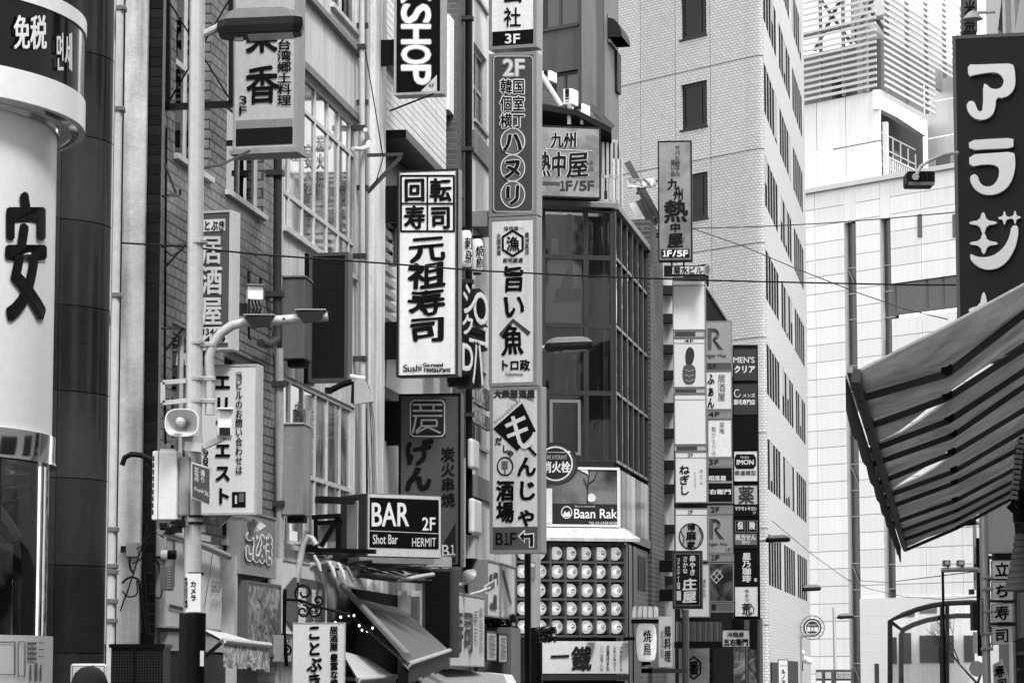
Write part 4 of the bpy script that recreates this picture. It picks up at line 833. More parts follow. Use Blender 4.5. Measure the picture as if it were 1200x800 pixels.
# cloth awning, roller
def awn(label, pts_top, pts_bot, m, D0, D1, val=.12, vm=None):
    """small sloping shop awning: back edge (2 px points at D0), front edge (2 px points at D1)"""
    p = at(*pts_bot[0], D1); t = T('shop_awning', label, 'awning', Fr(p.x, p.y, p.z - .2, 0)); a, b_ = t.A(*pts_top[0], D0[0]), t.A(*pts_top[1], D0[1]); c, d = t.A(*pts_bot[1], D1 + (D0[1] - D0[0])), t.A(*pts_bot[0], D1)
    bb = B(); n_ = 10
    up = []; dn = []
    for i in range(n_ + 1):
        u = i / n_; q0 = a.lerp(b_, u); q1 = d.lerp(c, u); q0.z += .0; up.append((q0, q1))
    for i in range(n_):
        (p0, p1), (p2, p3) = up[i], up[i + 1]; bb.quad(p0, p1, p3, p2); bb.quad(p0 - Vector((0, 0, .03)), p1 - Vector((0, 0, .03)), p3 - Vector((0, 0, .03)), p2 - Vector((0, 0, .03)))
    bb.build('cloth', m, t.e); bb = B()
    for i in range(n_):
        p1, p3 = up[i][1], up[i + 1][1]; z_ = Vector((0, 0, val + .015 * math.sin(i * 2.3))); bb.quad(p1 + Vector((0, 0, -.03)), p3 + Vector((0, 0, -.03)), p3 - z_, p1 - z_)
    bb.build('valance', vm or m, t.e); t.tube('front_bar', mat(.6), [up[0][1], up[-1][1]], .03); t.tube('side_arm', DGREY, [up[0][0] - Vector((0, 0, .3)), up[0][1]], .02)
    return t
awn('small white awning with marbled valance beside the black pole sleeve', ((236, 736), (268, 742)), ((262, 750), (316, 756)), mat(.62, .7), (28, 29.4), 27.2, .24, mat(.5, .7, .1, 2, kind=('swirl', 6, .6, 3)))
t = awn('dark sloping awning right of the standing pub sign', ((404, 686), (446, 690)), ((479, 778), (527, 762)), mat(.20, .6, .25, 3, streak=.2), (36, 40), 31.5, .2, mat(.14, .6, .3)); t.tube('edge_bar', mat(.35), [t.A(401, 686, 36), t.A(478, 768, 31.4)], .04)
awn('pale awning low behind the standing pub sign', ((400, 762), (430, 770)), ((420, 796), (464, 792)), mat(.6, .6, .15), (33, 35), 31, .1)
awn('long flat grey awning along the bottom under the sushi wall sign', ((470, 776), (590, 790)), ((500, 806), (600, 812)), mat(.35, .6, .2), (38, 44), 36, .1)
awn('white stall canopy at the bottom beside the grey lamp post', ((560, 786), (600, 790)), ((560, 812), (612, 812)), mat(.7, .6, .1), (45, 46), 42, .1)
# gooseneck pipe
GP = T('gooseneck_pipe', 'taped gooseneck pipe curving over the rounded sign', 'pipe', Fr(at(345, 750, 32.6).x, 32.6, at(340, 770, 32.6).z, 0)); pts = [GP.P(*q_) for q_ in ((338, 770), (341, 720), (347, 682), (352, 652), (356, 636), (361, 628), (366, 630), (370, 638))]
GP.tube('lower_hose', BLACK, pts[:3], .035, seg=10); GP.tube('pipe', mat(.5, .4, .4, 8), pts[2:], [.034, .038, .034, .03, .03, .036], seg=10)
# wrought iron bracket and standing sign
IB = T('scroll_bracket', 'black wrought-iron scroll bracket above the white pub sign', 'bracket', Fr(at(330, 700, 31.5).x, 31.5, at(330, 770, 31.5).z, -6)); P_ = lambda *q_: IB.P(*q_); b = B()
def spiral(cx, cy, r0, r1, a0, a1, n_=22): return [P_(cx + (r0 + (r1 - r0) * i / n_) * math.cos(R(a0 + (a1 - a0) * i / n_)), cy + (r0 + (r1 - r0) * i / n_) * math.sin(R(a0 + (a1 - a0) * i / n_))) for i in range(n_ + 1)]
b.tube([P_(333, 702), P_(352, 703), P_(375, 711), P_(395, 716), P_(408, 720)], .016, 6)
for q_ in ((356, 694, 12, 3, 90, 560), (368, 715, 9, 2, -60, 400), (355, 716, 8, 2, -90, 380), (406, 725, 7, 1.5, -90, 380), (373, 703, 6, 2, 90, -330), (335, 762, 7, 2, -90, 350)): b.tube(spiral(*q_), .012, 6)
b.tube([P_(334, 690), P_(333, 740), P_(336, 780)], .022, 6); b.build('scrollwork', BLACK, IB.e)
S = sign('hanging_sign', 'white pub sign with brush hiragana hanging from the iron scroll bracket', (343, 729, 404, 830), 31.3, -4, t=.08, face=mat(.74, .5, .04), rim=mat(.6, .5), bd=.8)
S.txt('ことぶき', (360, 731, 377, 806), vert=True, bold=1.3, brush=1.1); S.txt('居酒屋', (386.5, 733, 396, 762), vert=True, bold=.5); S.txt('豊富な焼酎', (387, 765, 396, 815), vert=True, bold=.9, brush=.5)
for i in range(9):
    x_, y_ = 393 + i * 5.2 + (i % 3), 729 - 10 * math.sin(i * .7) - (i == 4) * 5; p = at(x_, y_, 33 + .2 * i); t = T('light_bulb', 'small glowing bulb, %s in the string under the dark awning' % ('leftmost', 'second', 'third', 'fourth', 'middle', 'sixth', 'seventh', 'next to last', 'rightmost')[i], 'light bulb', Fr(p.x, p.y, p.z, 0), group='bulbs strung under the awning'); B().lathe([(.001, -.018), (.013, -.008), (.012, .008), (.001, .015)], seg=8).build('bulb', mat(.9, .4, 0, emit=1.2), t.e)
# timber/steel clutter on the white building under the windows
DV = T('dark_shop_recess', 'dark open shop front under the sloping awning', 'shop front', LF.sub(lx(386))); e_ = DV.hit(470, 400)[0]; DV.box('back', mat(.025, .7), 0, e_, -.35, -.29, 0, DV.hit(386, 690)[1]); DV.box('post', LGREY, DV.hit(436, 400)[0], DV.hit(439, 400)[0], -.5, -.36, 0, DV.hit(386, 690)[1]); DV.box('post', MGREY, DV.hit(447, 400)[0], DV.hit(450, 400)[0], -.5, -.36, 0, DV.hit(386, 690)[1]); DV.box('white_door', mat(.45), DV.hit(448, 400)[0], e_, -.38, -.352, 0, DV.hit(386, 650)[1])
GF = T('steel_gantry', 'black steel gantry with a diagonal brace left of the bar sign', 'gantry', Fr(at(365, 640, 33.5).x, 33.5, at(365, 648, 33.5).z, -10)); b = B(); P_ = lambda x, y: GF.P(x, y)
for p0, p1, wd in (((366, 606), (400, 604), .09), ((368, 613), (402, 611), .03), ((330, 640), (372, 640), .06), ((352, 644), (440, 646), .1), ((397, 604), (397, 646), .06), ((376, 640), (395, 608), .05), ((370, 604), (370, 645), .04)): b.bar(P_(*p0), P_(*p1), wd, .05)
b.build('frame', BLACK, GF.e); GF.box('pale_backing', mat(.5), *[GF.rect(373, 610, 396, 634)[i] for i in (0, 1)], .1, .13, *[GF.rect(373, 610, 396, 634)[i] for i in (2, 3)])
SG = ('leftmost', 'second', 'third', 'fourth', 'fifth', 'sixth', 'seventh', 'eighth', 'last')
CLb = ('tangled', 'slack', 'taped', 'thin', 'thick', 'kinked', 'sagging', 'twisted', 'short', 'long', 'frayed', 'coiled')
for i in range(24):
    rnd = random.Random(i); x0 = 355 + rnd.random() * 60; y0 = 645 + rnd.random() * 20; pts = []; x_, y_ = x0, y0
    for k in range(7): pts.append((x_, y_)); x_ += 14 + rnd.random() * 8; y_ += (rnd.random() - .42) * 16; y_ = min(max(y_, 640), 690)
    Dd = 33.2 + i * .12; p = at(*pts[0], Dd); t = T('loose_cable', '%s %s in the clutter below the bar sign' % (CLb[i % 12], ('cable', 'thin pipe')[i // 12]), 'cable', Fr(p.x, Dd, p.z - .3, 0), group='cable clutter below the bar sign'); t.tube('cable', (BLACK, mat(.55), DGREY, mat(.3))[i % 4], [t.A(*q_, Dd + .22 * j) for j, q_ in enumerate(chaikin(pts, 1, False))], (.016, .028, .012, .022)[i % 4])
for i, (x_, y_) in enumerate(((388, 662), (399, 664), (409, 668), (371, 655))):
    p = at(x_, y_, 33); t = T('clip_lamp', 'pale slanting tubular lamp, number %s from the left over the awning' % ('second', 'third', 'fourth', 'first')[i], 'lamp', Fr(p.x, 33, p.z - .1, 0), group='slanting tubular lamps over the awning'); b = B(); b.tube([t.A(x_ - 3, y_ - 5, 33), t.A(x_ + 2, y_ + 5, 33), t.A(x_ + 5, y_ + 14, 33)], [.016, .024, .014], 10); b.build('shade', mat((.7, .7, .3, .6)[i], .4), t.e, smooth=True)
DU = T('vent_duct', 'dark weathered duct running under the bar sign to the sushi sign', 'duct', Fr(at(440, 660, 34.5).x, 34.5, at(440, 690, 34.5).z, 0)); DU.tube('duct', mat(.06, .5, .5, 4), [DU.A(395, 652, 34), DU.A(440, 655, 35), DU.A(500, 668, 37)], .06, seg=12); DU.tube('duct', mat(.16, .5, .5, 4), [DU.A(415, 672, 34), DU.A(450, 676, 35), DU.A(495, 680, 37)], .04, seg=12); DU.box('sill', mat(.5, .5, .2, 3), *[(DU.A(x_, 660, 36).x) for x_ in (458, 530)], 1., 1.2, DU.A(470, 662, 35).z, DU.A(470, 650, 35).z)
# dark edge-on lightbox and sushi wall sign
S = sign('hanging_sign', 'dark upright box sign with pale frame, its dark face above the sushi wall sign', (495, 666, 531, 770), 37.5, -14, t=.3, face=mat(.035, .4, .4), rim=mat(.12, .5), bd=3.5)
K4 = wsign('wall_sign', 'white sushi sign with brush characters along the wall by the floodlight', 528, 692, 567, 780, n=-.9, t=.7, face=mat(.72), rim=mat(.5), bd=2)
K4.txt('寿司', (.06, .22, .64, .82), mp=K4.U, bold=.008); K4.txt('寿司', (.66, .2, .78, .7), mat(.2), mp=K4.U, vert=True); K4.txt('鮮魚酒処', (.84, .15, .94, .8), mat(.3), mp=K4.U, vert=True)
K5 = wsign('poster_case', 'pair of framed picture posters above the greenery left of the lanterns', 571, 655, 603, 722, n=-.45, t=.3, face=mat(.68), rim=mat(.3), bd=3, cat='poster')
for u0, u1, v0, v1 in ((.06, .14, .25, .5), (.2, .34, .2, .42), (.2, .3, .6, .75), (.08, .3, .75, .85)): b = B(); b.add([K5.U(u0, v0), K5.U(u1, v0), K5.U(u1, v1), K5.U(u0, v1)], [(0, 1, 2, 3)]); b.build('printed_block', mat(.05), K5.e, fix=False)
b = B(); b.add([K5.U(.5, .12), K5.U(.57, .12), K5.U(.85, .7), K5.U(.82, .72)], [(0, 1, 2, 3)]); b.add([K5.U(.42, 0, .005), K5.U(.45, 0, .005), K5.U(.45, 1, .005), K5.U(.42, 1, .005)], [(0, 1, 2, 3)]); b.build('printed_line', mat(.06), K5.e, fix=False)
for i, (x0, x1, y0, y1) in enumerate(((570, 582, 738, 774), (584, 594, 741, 776), (596, 604, 744, 778))):
    k_ = wsign('menu_board', ('leftmost', 'middle', 'rightmost')[i] + ' of three black framed menu boards under the greenery', x0, y0, x1, y1, n=-.55, t=.1, face=mat(.6), rim=mat(.04), bd=2, cat='menu board')
    for v0 in (.15, .3, .45, .6, .75): b = B(); b.add([k_.U(.2, v0), k_.U(.8, v0), k_.U(.75, v0 + .07), k_.U(.2, v0 + .06)], [(0, 1, 2, 3)]); b.build('printed_line', mat(.25 + .1 * (v0 == .3)), k_.e, fix=False)
k_ = T('side_cabinet', 'grey cabinet side left of the menu boards', 'cabinet', LF.sub(lx(556))); k_.box('body', MGREY, 0, k_.hit(568, 400)[0], -.6, -.05, 0, k_.hit(560, 735)[1])
def leaves(name, label, boxpx, D, n_, group=None, sz=.05):
    p = at((boxpx[0] + boxpx[2]) / 2, boxpx[3], D); t = T(name, label, 'plant', Fr(p.x, p.y, p.z, 0), group); a, b_, c, d = t.rect(*boxpx)
    for m_, k0 in ((mat(.04, .6, .4, 8), 0), (mat(.10, .6, .4, 8), 1), (mat(.35, .6, .4, 8), 2)):
        rnd = random.Random(k0 + n_); bb = B()
        for i in range(n_ if k0 < 2 else n_ // 8):
            x_, z_ = a + (b_ - a) * rnd.random(), c + (d - c) * rnd.random() ** .8; y_ = (rnd.random() - .5) * .3; v = [Vector((rnd.uniform(-1, 1), rnd.uniform(-1, 1), rnd.uniform(-1, 1))).normalized() * sz * rnd.uniform(.6, 1.3) for _ in range(2)]; o_ = Vector((x_, y_, z_)); bb.add([o_ - v[0], o_ + v[1] * .5, o_ + v[0], o_ - v[1] * .5], [(0, 1, 2, 3)])
        bb.build('foliage', m_, t.e, fix=False)
    b = B()
    for i in range(5): b.tube([(a + (b_ - a) * (.1 + .2 * i), 0, d), (a + (b_ - a) * (.12 + .2 * i), .03, c)], .006, 5)
    b.build('stem', DARK, t.e)
leaves('hanging_plant', 'trailing greenery above the framed menu boards', (568, 720, 606, 742), 48, 260); leaves('hanging_plant', 'bushy greenery with pale flowers right of the grey lamp post', (629, 735, 651, 752), 50, 260)
for i, (x_, y_) in enumerate(((556, 678), (575, 688))):
    t = T('arm_floodlight', ('round-backed lamp on an arm above the sushi wall sign', 'square pale floodlight on an arm before the posters')[i], 'lamp', Fr(at(x_, y_, 40).x, 40, at(x_, y_ + 10, 40).z, 0))
    t.tube('arm', mat(.65), [t.P(x_ - 24, y_ + 8), t.P(x_ - 12, y_ + 5), t.P(x_, y_)], .02)
    if i: b = B(); q = [t.P(567, 686), t.P(582, 677), t.P(582, 690), t.P(569, 696)]; b.add([v for v in q] + [v + Vector((0, .12, 0)) for v in q], [(0, 1, 2, 3), (4, 5, 6, 7), (0, 1, 5, 4), (1, 2, 6, 5), (2, 3, 7, 6), (3, 0, 4, 7)]); b.build('housing', mat(.7, .4), t.e); b = B(); q2 = [t.P(569.5, 687, -.01), t.P(580, 680, -.01), t.P(580, 688, -.01), t.P(571, 693, -.01)]; b.add(q2, [(0, 1, 2, 3)]); b.build('glass', mat(.2, .2), t.e, fix=False)
    else: o = B().lathe([(.001, .12), (.06, .1), (.12, .02), (.11, .0), (.001, .0)], seg=16).build('shade', mat(.4, .4), t.e, smooth=True); o.location = t.P(551, 676); o.rotation_euler = (R(40), R(-50), 0)
# LED panel, boxes and floodlight on the white building
S = sign('display_panel', 'unlit upright LED display panel with a black side rail on the white building', (362, 296, 408, 447), 33.2, -12, t=.2, face=mat(.03, .4, .15, kind=('dots', 38, 4.)), rim=mat(.16, .4), bd=4, cat='display'); S.box('side_rail', BLACK, S.lim[0] - .055, S.lim[0] - .012, -.01, .3, S.lim[2] - .02, S.lim[3] + .0)
p = at(331, 420, 32.6)
for i, (x0, y0, x1, y1, g_, lb) in enumerate(((330, 325, 357, 420, .2, 'upper grey steel sign box, edge-on, left of the LED panel'), (330, 497, 355, 603, .33, 'lower pale stained steel sign box, edge-on, under the floodlight'))):
    S = T('steel_sign_box', lb, 'sign', Fr(at(x0, 400, 32.3).x, 32.3, at(x0, y1, 32.3).z, -6)); a, b_, c, d = S.rect(x0, y0, x1, y1); S.box('housing', mat(g_, .5, .15, 2, streak=.5), a, b_, 0, .5, c, d, bevel=.01); S.box('flange', mat(g_ * 1.5), a - .005, b_ + .01, -.02, .5, d + .002, d + .02); S.box('bracket', BLACK, a + .05, b_, .1, .3, c - .08, c - .01)
FLD = T('floodlight', 'pale hooded floodlight on a black arm under the LED panel', 'lamp', Fr(at(420, 450, 33).x, 33, at(420, 475, 33).z, 0)); q = lambda *a_: FLD.P(*a_)
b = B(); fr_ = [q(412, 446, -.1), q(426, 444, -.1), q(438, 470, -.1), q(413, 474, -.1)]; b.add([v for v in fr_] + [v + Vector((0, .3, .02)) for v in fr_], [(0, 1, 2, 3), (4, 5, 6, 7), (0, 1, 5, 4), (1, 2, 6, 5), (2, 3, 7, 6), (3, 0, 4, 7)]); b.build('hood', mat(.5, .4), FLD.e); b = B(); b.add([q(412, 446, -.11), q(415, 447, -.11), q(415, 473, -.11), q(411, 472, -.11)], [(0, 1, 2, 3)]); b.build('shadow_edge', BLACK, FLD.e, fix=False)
FLD.tube('arm', BLACK, [q(384, 459), q(400, 451), q(412, 447)], .035); FLD.tube('bar', mat(.6), [q(410, 441), q(428, 444)], .03); FLD.box('joint', BLACK, q(381, 455).x, q(389, 455).x, -.05, .05, q(385, 461).z, q(385, 454).z)
pc = T('strip_sign', 'narrow white vertical strip panel left of the lower windows', 'panel', LF.sub(lx(356))); pc.box('panel', mat(.72, .5), 0, pc.hit(361, 400)[0], -.03, -.003, pc.hit(357, 622)[1], pc.hit(357, 480)[1])
HB = T('horn_bracket', 'black flat bars tied across the pilaster under the capital-letter sign', 'bracket', Fr(at(430, 182, 36).x, 36, at(430, 226, 36).z, 0)); b = B(); b.bar(HB.P(430, 182), HB.P(472, 181), .04, .04); b.bar(HB.P(431, 225), HB.P(470, 184), .05, .05); b.build('bars', mat(.1), HB.e); HB.tube('thin_rod', BLACK, [HB.P(457, 130), HB.P(508, 110)], .012)
# ---------------------------------------------------------------- second lamp pole and hydrant sign
SP = lamp_pole('grey street lamp behind the right edge of the tall sign column', 625.5, 631, -30, 51, .105, .075, (638, 394, 695, 415), 633, 409, 735)
SP.area(621, 658, 627.5, 677, mat(.3), n=-.13, name='tag'); SP.area(622, 660, 626.5, 664, mat(.65), n=-.136, name='tag_mark')
BP = T('black_post', 'thin black post carrying the tall sign column', 'post', Fr(at(624, 700, 48.6).x - .08, 48.6, 0, 0)); BP.tube('post', BLACK, [(0, 0, 0), (0, 0, 13)], .055)
def hydrant(label, cx, cy, r, D, big=True, rot=0):
    p = at(cx, cy, D); k = D / F; t = T('hydrant_sign', label, 'sign', Fr(p.x, D, p.z - r * k, rot), group='round fire hydrant signs')
    t.disc(cx, cy, r, r, mat(.12, .4), n=0, t=.02, name='disc'); t.ring(cx, cy, r * .98, r * .98, r * .09, mat(.08), n=-.025, name='outer_ring'); t.ring(cx - (r * .04 if big else 0), cy, r * .78, r * .78, r * .07, mat(.75), n=-.03, name='white_ring'); t.disc(cx, cy, r * .74, r * .74, mat(.07), n=-.024, name='ground')
    t.txt('消火栓', (cx - r * .66, cy - r * .1, cx + r * .66, cy + r * .42), mat(.8), n=-.04, bold=.5 if big else .2); t.txt('FIRE HYDRANT', (cx - r * .5, cy - r * .4, cx + r * .5, cy - r * .2), mat(.6), n=-.04); return t
H1 = hydrant('dark round fire hydrant sign with white characters right of the sign column', 652, 543, 25, 52.5); H1.tube('arm', STEEL, [H1.P(632, 530), H1.P(668, 530)], .03)
# ---------------------------------------------------------------- glass corner building E
CX, CY = at(719, 400, 56).x, 56.
E_ = T('glass_corner_building', 'dark glazed corner building with lantern wall at its foot', 'building', Fr(CX, CY, 0, 13)); Z = lambda x, y: E_.hit(x, y)[1]; X = lambda x: E_.hit(x, 400)[0]
rr = 90 - math.degrees(math.atan(.158)); e2 = Fr(CX, CY, 0, rr); rl = e2.hit(757, 400)[0]; rl2 = e2.hit(772, 400)[0]
ztop = Z(700, 243); zgl = Z(690, 541); W0 = X(600)
bp_ = e2.w(rl2, 0, 0); lb_ = E_.L(bp_); r_end = E_.L(e2.w(rl, 0, 0))
E_B = B(); E_B.floor([(W0, .45), (-.45, .45), (r_end.x - .4, r_end.y), (r_end.x - 2, r_end.y + 2.), (W0, 9)], 0, ztop - .1); E_B.build('interior_core', mat(.28, .8, .8, .7), E_.e)
fr_m = mat(.10, .4, .15)
# front glazing: columns and rows
cx_ = [W0, X(636), X(686.5), X(718)]; rz_ = [Z(690, 541), Z(690, 460.5), Z(690, 382), Z(690, 302), Z(700, 247)]
tones = {(1, 2): .42, (1, 0): .10, (2, 1): .06, (2, 0): .05}
for i in range(3):
    for j in range(4):
        f = B(); a, b_, c, d = cx_[i], cx_[i + 1], rz_[j], rz_[j + 1]; k = .045
        f.box(a, b_, -.04, .05, c, c + k).box(a, b_, -.04, .05, d - k, d - .002).box(a, a + k, -.045, .05, c + k, d - k).box(b_ - k, b_ - .002, -.045, .05, c + k, d - k); fo = f.build('window', fr_m, E_.e)
        E_.box('pane', glass_mat(.5, .85, .015), a + k, b_ - k, 0, .008, c + k, d - k, parent=fo)
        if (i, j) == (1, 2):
            E_.box('blind', mat(.85, .7, .12), a + k, b_ - k, .12, .14, c + k, d - k, parent=fo); E_.poly([(652, 338), (683, 337), (683, 352), (649, 354)], mat(.5, .7), n=.1, t=.02, name='hung_cloth'); E_.poly([(668, 306), (670, 306), (672, 334), (660, 342), (656, 338)], mat(.5, .7), n=.09, t=.02, name='hung_cord')  # this blind is added to stand in for the pale reflection in the pane
        if (i, j) in ((2, 2), (2, 0)):
            g = B()
            for q_ in range(14): ua = a + k + (b_ - a - 2 * k) * (.2 if j == 2 else .08) + (b_ - a) * .045 * q_ * (1 if j == 2 else .9); g.quad((ua, .16 + .05 * (q_ % 2), c + k), (ua + (b_ - a) * .045, .16 + .05 * ((q_ + 1) % 2), c + k), (ua + (b_ - a) * .045 + .1 * (j == 2), .16 + .05 * ((q_ + 1) % 2), d - k - .4 * (j == 2)), (ua + .1 * (j == 2), .16 + .05 * (q_ % 2), d - k - .4 * (j == 2)))
            g.build('curtain', mat(.5 if j == 2 else .3, .9, .2), fo, fix=False)
        if (i, j) in ((1, 1), (2, 1), (1, 3), (2, 3)):
            for q_ in range(3): u0 = (.12, .5, .74)[q_] + .05 * j; E_.box('interior_panel', mat((.5, .22, .35)[(q_ + j) % 3], .8, .3), a + (b_ - a) * u0, a + (b_ - a) * min(u0 + (.05, .16, .1)[(q_ + i) % 3], .95), .2 + .03 * q_, .22 + .03 * q_, c + k, d - k - (.5, .0, .9)[(q_ + j) % 3], parent=fo)  # added interior items; some strips stand in for dim vertical reflections
        if (i, j) == (1, 0):
            g = B(); g.box(a + .12, b_ - .12, -.06, -.041, c + .12, c + .18).box(a + .12, b_ - .12, -.06, -.041, d - .2, d - .14).box(a + .12, a + .18, -.059, -.041, c + .18, d - .2).box(b_ - .18, b_ - .12, -.059, -.041, c + .18, d - .2); g.build('inner_frame', mat(.3, .4), fo)
E_.box('roof_edge', mat(.3, .4, .2, streak=.2), W0, .02, -.12, .4, ztop - .02, ztop + .09, bevel=.01); E_.box('spandrel', mat(.07, .4), W0, -.005, -.035, .06, Z(690, 547), rz_[0] - .004)
# right-hand side of E as its own frame, child parts in E's frame through a helper
class Side:
    def __init__(s, T_, fr): s.T = T_; s.f = fr
    def box(s, name, m, x0, x1, y0, y1, z0, z1, parent=None):
        b = B().box(x0, x1, y0, y1, z0, z1); b.v = [tuple(s.T.L(s.f.w(*v))) for v in b.v]; return b.build(name, m, parent or s.T.e)
S2 = Side(E_, e2); zr = lambda x, y: e2.hit(x, y)[1]; n_c = 6; xs2 = [rl * i / n_c for i in range(n_c + 1)]
for i in range(n_c):
    for j in range(4):
        c, d = rz_[j], rz_[j + 1]; a, b_ = xs2[i], xs2[i + 1]; k = .06
        b = B().box(a, a + k, -.05, .05, c, d - .002).box(b_ - k * .2, b_ - .002, -.045, .05, c, d - .003).box(a + k, b_ - k * .2, -.04, .05, c, c + k); b.v = [tuple(E_.L(e2.w(*v))) for v in b.v]; fo = b.build('window', fr_m, E_.e)
        S2.box('pane', glass_mat(.5, .6, .015), a + k, b_ - k * .2, 0, .008, c + k, d - .003, parent=fo)
        if random.random() < .5: S2.box('curtain', mat(random.choice((.3, .5, .65)), .9, .2), a + k + .1, b_ - .2, .2, .22, c + k, d, parent=fo)
S2.box('brick_pier', mat(.12, .7, .25, 2, kind=('tile', .3, .1, .02, 1.9, .25, .5)), rl + .003, rl2, -.1, 2.5, 0, zr(760, 262)); S2.box('roof_edge', mat(.3), 0, rl, -.1, .3, ztop - .02, ztop + .1)
S2.box('band', mat(.16), 0, rl, -.08, .06, Z(690, 625) - .05, Z(690, 625) + .12)
n_s = 9; zsl = Z(700, 632)
for i in range(n_s): S2.box('cladding_sheet', mat(.04 + .02 * (i % 2), .4, .3), rl * .62 * i / n_s + .01, rl * .62 * (i + 1) / n_s, -.03 - .02 * (i % 2), .04, 0, zsl)
S2.box('lower_wall', mat(.14, .6, .3, kind=('tile', .3, .1, .02, 1.6, .2, .5)), rl * .62, rl, -.02, .4, 0, zsl); S2.box('dark_opening', mat(.02), rl * .66, rl * .9, -.035, -.021, zr(745, 690), zr(745, 650))
for i in range(7): S2.box('storefront_window', mat((.5, .1, .3)[i % 3], .2), rl * i / 7 + .05, rl * (i + 1) / 7 - .05, -.045, -.02, Z(690, 617), rz_[0] - .1)
# baan rak sign, cornice
S = T('wall_sign', 'large picture sign of a Thai restaurant over the white cornice', 'sign', E_.sub(X(634), z=Z(690, 617)))
a, b_, c, d = S.rect(634, 547, 726, 617, -.3); S.box('panel', mat(.22, .3, .3, 1.6, kind=('swirl', 1.1, .7, .5)), a, b_, -.28, -.05, c, d); rb = B(); k = .045
rb.box(a, b_, -.31, -.281, c, c + k).box(a, b_, -.31, -.281, d - k, d).box(b_ - k, b_, -.309, -.281, c + k, d - k); rb.build('rim', mat(.8), S.e)
S.area(634, 590, 724, 614, mat(.09, .3), n=-.29, name='dark_ground'); S.area(638, 572, 647, 613, mat(.7), n=-.296, name='white_strip'); S.txt('Baan Rak', (673, 596, 723, 607), mat(.8), n=-.31, bold=.35); S.txt('TEL:03-6258-0028', (690, 611, 723, 614), mat(.7), n=-.31, bold=.1); S.txt('Thai traditional', (673, 592, 697, 594), mat(.7), n=-.31)
S.ring(664, 600, 6, 6.8, 1.2, mat(.75), n=-.31); S.poly([(659, 605), (662, 598), (664, 601), (667, 598), (669, 605)], mat(.75), n=-.312); S.strokes([[(688, 592), (689, 570), (691, 548)], [(690, 566), (697, 561), (700, 552)], [(689, 572), (684, 560)]], 1., mat(.05), n=-.3, name='printed_branch'); S.disc(693, 583, 5, 5, mat(.7), n=-.298); S.poly([(676, 549), (688, 549), (690, 556)], mat(.75), n=-.298)
CN = T('white_cornice', 'sloping white cornice shelf between the picture sign and the lantern wall', 'cornice', E_.sub(X(600), z=Z(690, 633))); q0, q1 = CN.hit(600, 625)[0], CN.hit(727, 625)[0]; b = B(); hh = CN.rect(640, 618, 700, 632, -.3)
b.add([(q0, -.3, hh[3]), (q1, -.3, hh[3]), (q1 + .22, -.62, hh[2] + .02), (q0, -.62, hh[2] + .02), (q0, -.62, hh[2] - .04), (q1 + .22, -.62, hh[2] - .04), (q0, 0, hh[3]), (q1, 0, hh[3]), (q0, 0, hh[2]), (q1 + .1, 0, hh[2])], [(0, 1, 2, 3), (3, 2, 5, 4), (0, 1, 7, 6), (4, 5, 9, 8), (1, 2, 5, 9, 7)]); b.build('shelf', mat(.62, .5, .15, 2, streak=.3), CN.e)
# lantern rack
LR = T('lantern_rack', 'dark timber rack of square cells holding rows of round white lanterns', 'rack', E_.sub(X(605), z=Z(690, 745))); n0 = -.5
gx = [605, 626, 645.5, 663, 680.5, 698, 715, 733]; gy = [637, 658.5, 680, 702, 723, 745]; b = B(); xx = [LR.hit(q, 690, n0)[0] for q in gx]; zz_ = [LR.hit(690, q, n0)[1] for q in gy]
LR.box('back_board', mat(.02, .7), xx[0], xx[-1], -.1, -.02, zz_[-1], zz_[0] + .06); gm = mat(.17, .5, .2)
for q in xx: LR.box('upright', gm, q - .022, q + .022, n0, -.101, zz_[-1], zz_[0])
for q in zz_: LR.box('shelf', gm, xx[0] + .025, xx[-1] - .025, n0 + .004, -.1012, q - .02, q + .02)
LR.box('top_beam', mat(.06, .5), xx[0], xx[-1], n0 - .03, -.102, zz_[0] + .025, zz_[0] + .14)
for i in range(8): LR.box('downlight', mat(.5), xx[0] + (xx[-1] - xx[0]) * (i + .5) / 8 - .03, xx[0] + (xx[-1] - xx[0]) * (i + .5) / 8 + .03, n0 - .08, n0 - .031, zz_[0] + .06, zz_[0] + .1)
lat = mat(.82, .55, .08, 3, emit=.24); rowN = ('top', 'second', 'third', 'fourth', 'lowest'); colN = ('first', 'second', 'third', 'fourth', 'fifth', 'sixth', 'seventh')
lr_ = .118; pr = [(.001, -.125), (.05, -.122)] + [(lr_ * math.sin(R(a_)) ** .8, -.12 * math.cos(R(a_))) for a_ in range(30, 160, 13)] + [(.05, .122), (.001, .125)]
q = B().lathe(pr, seg=20); lm = q.mesh('shade', lat, True); q = B(); q.lathe([(.03, 0), (.041, 0), (.041, .008), (.03, .008)], seg=16); crm = q.mesh('crest', mat(.18)); q = B(); q.lathe([(.008, 0), (.016, 0), (.016, .01), (.008, .01)], seg=12); q.box(-.02, .012, -.004, .004, 0, .012); cr2 = q.mesh('crest_mark', mat(.12)); q = B().cyl((0, 0, .12), (0, 0, .16), .05, .05, 12); cpm = q.mesh('cap', BLACK)
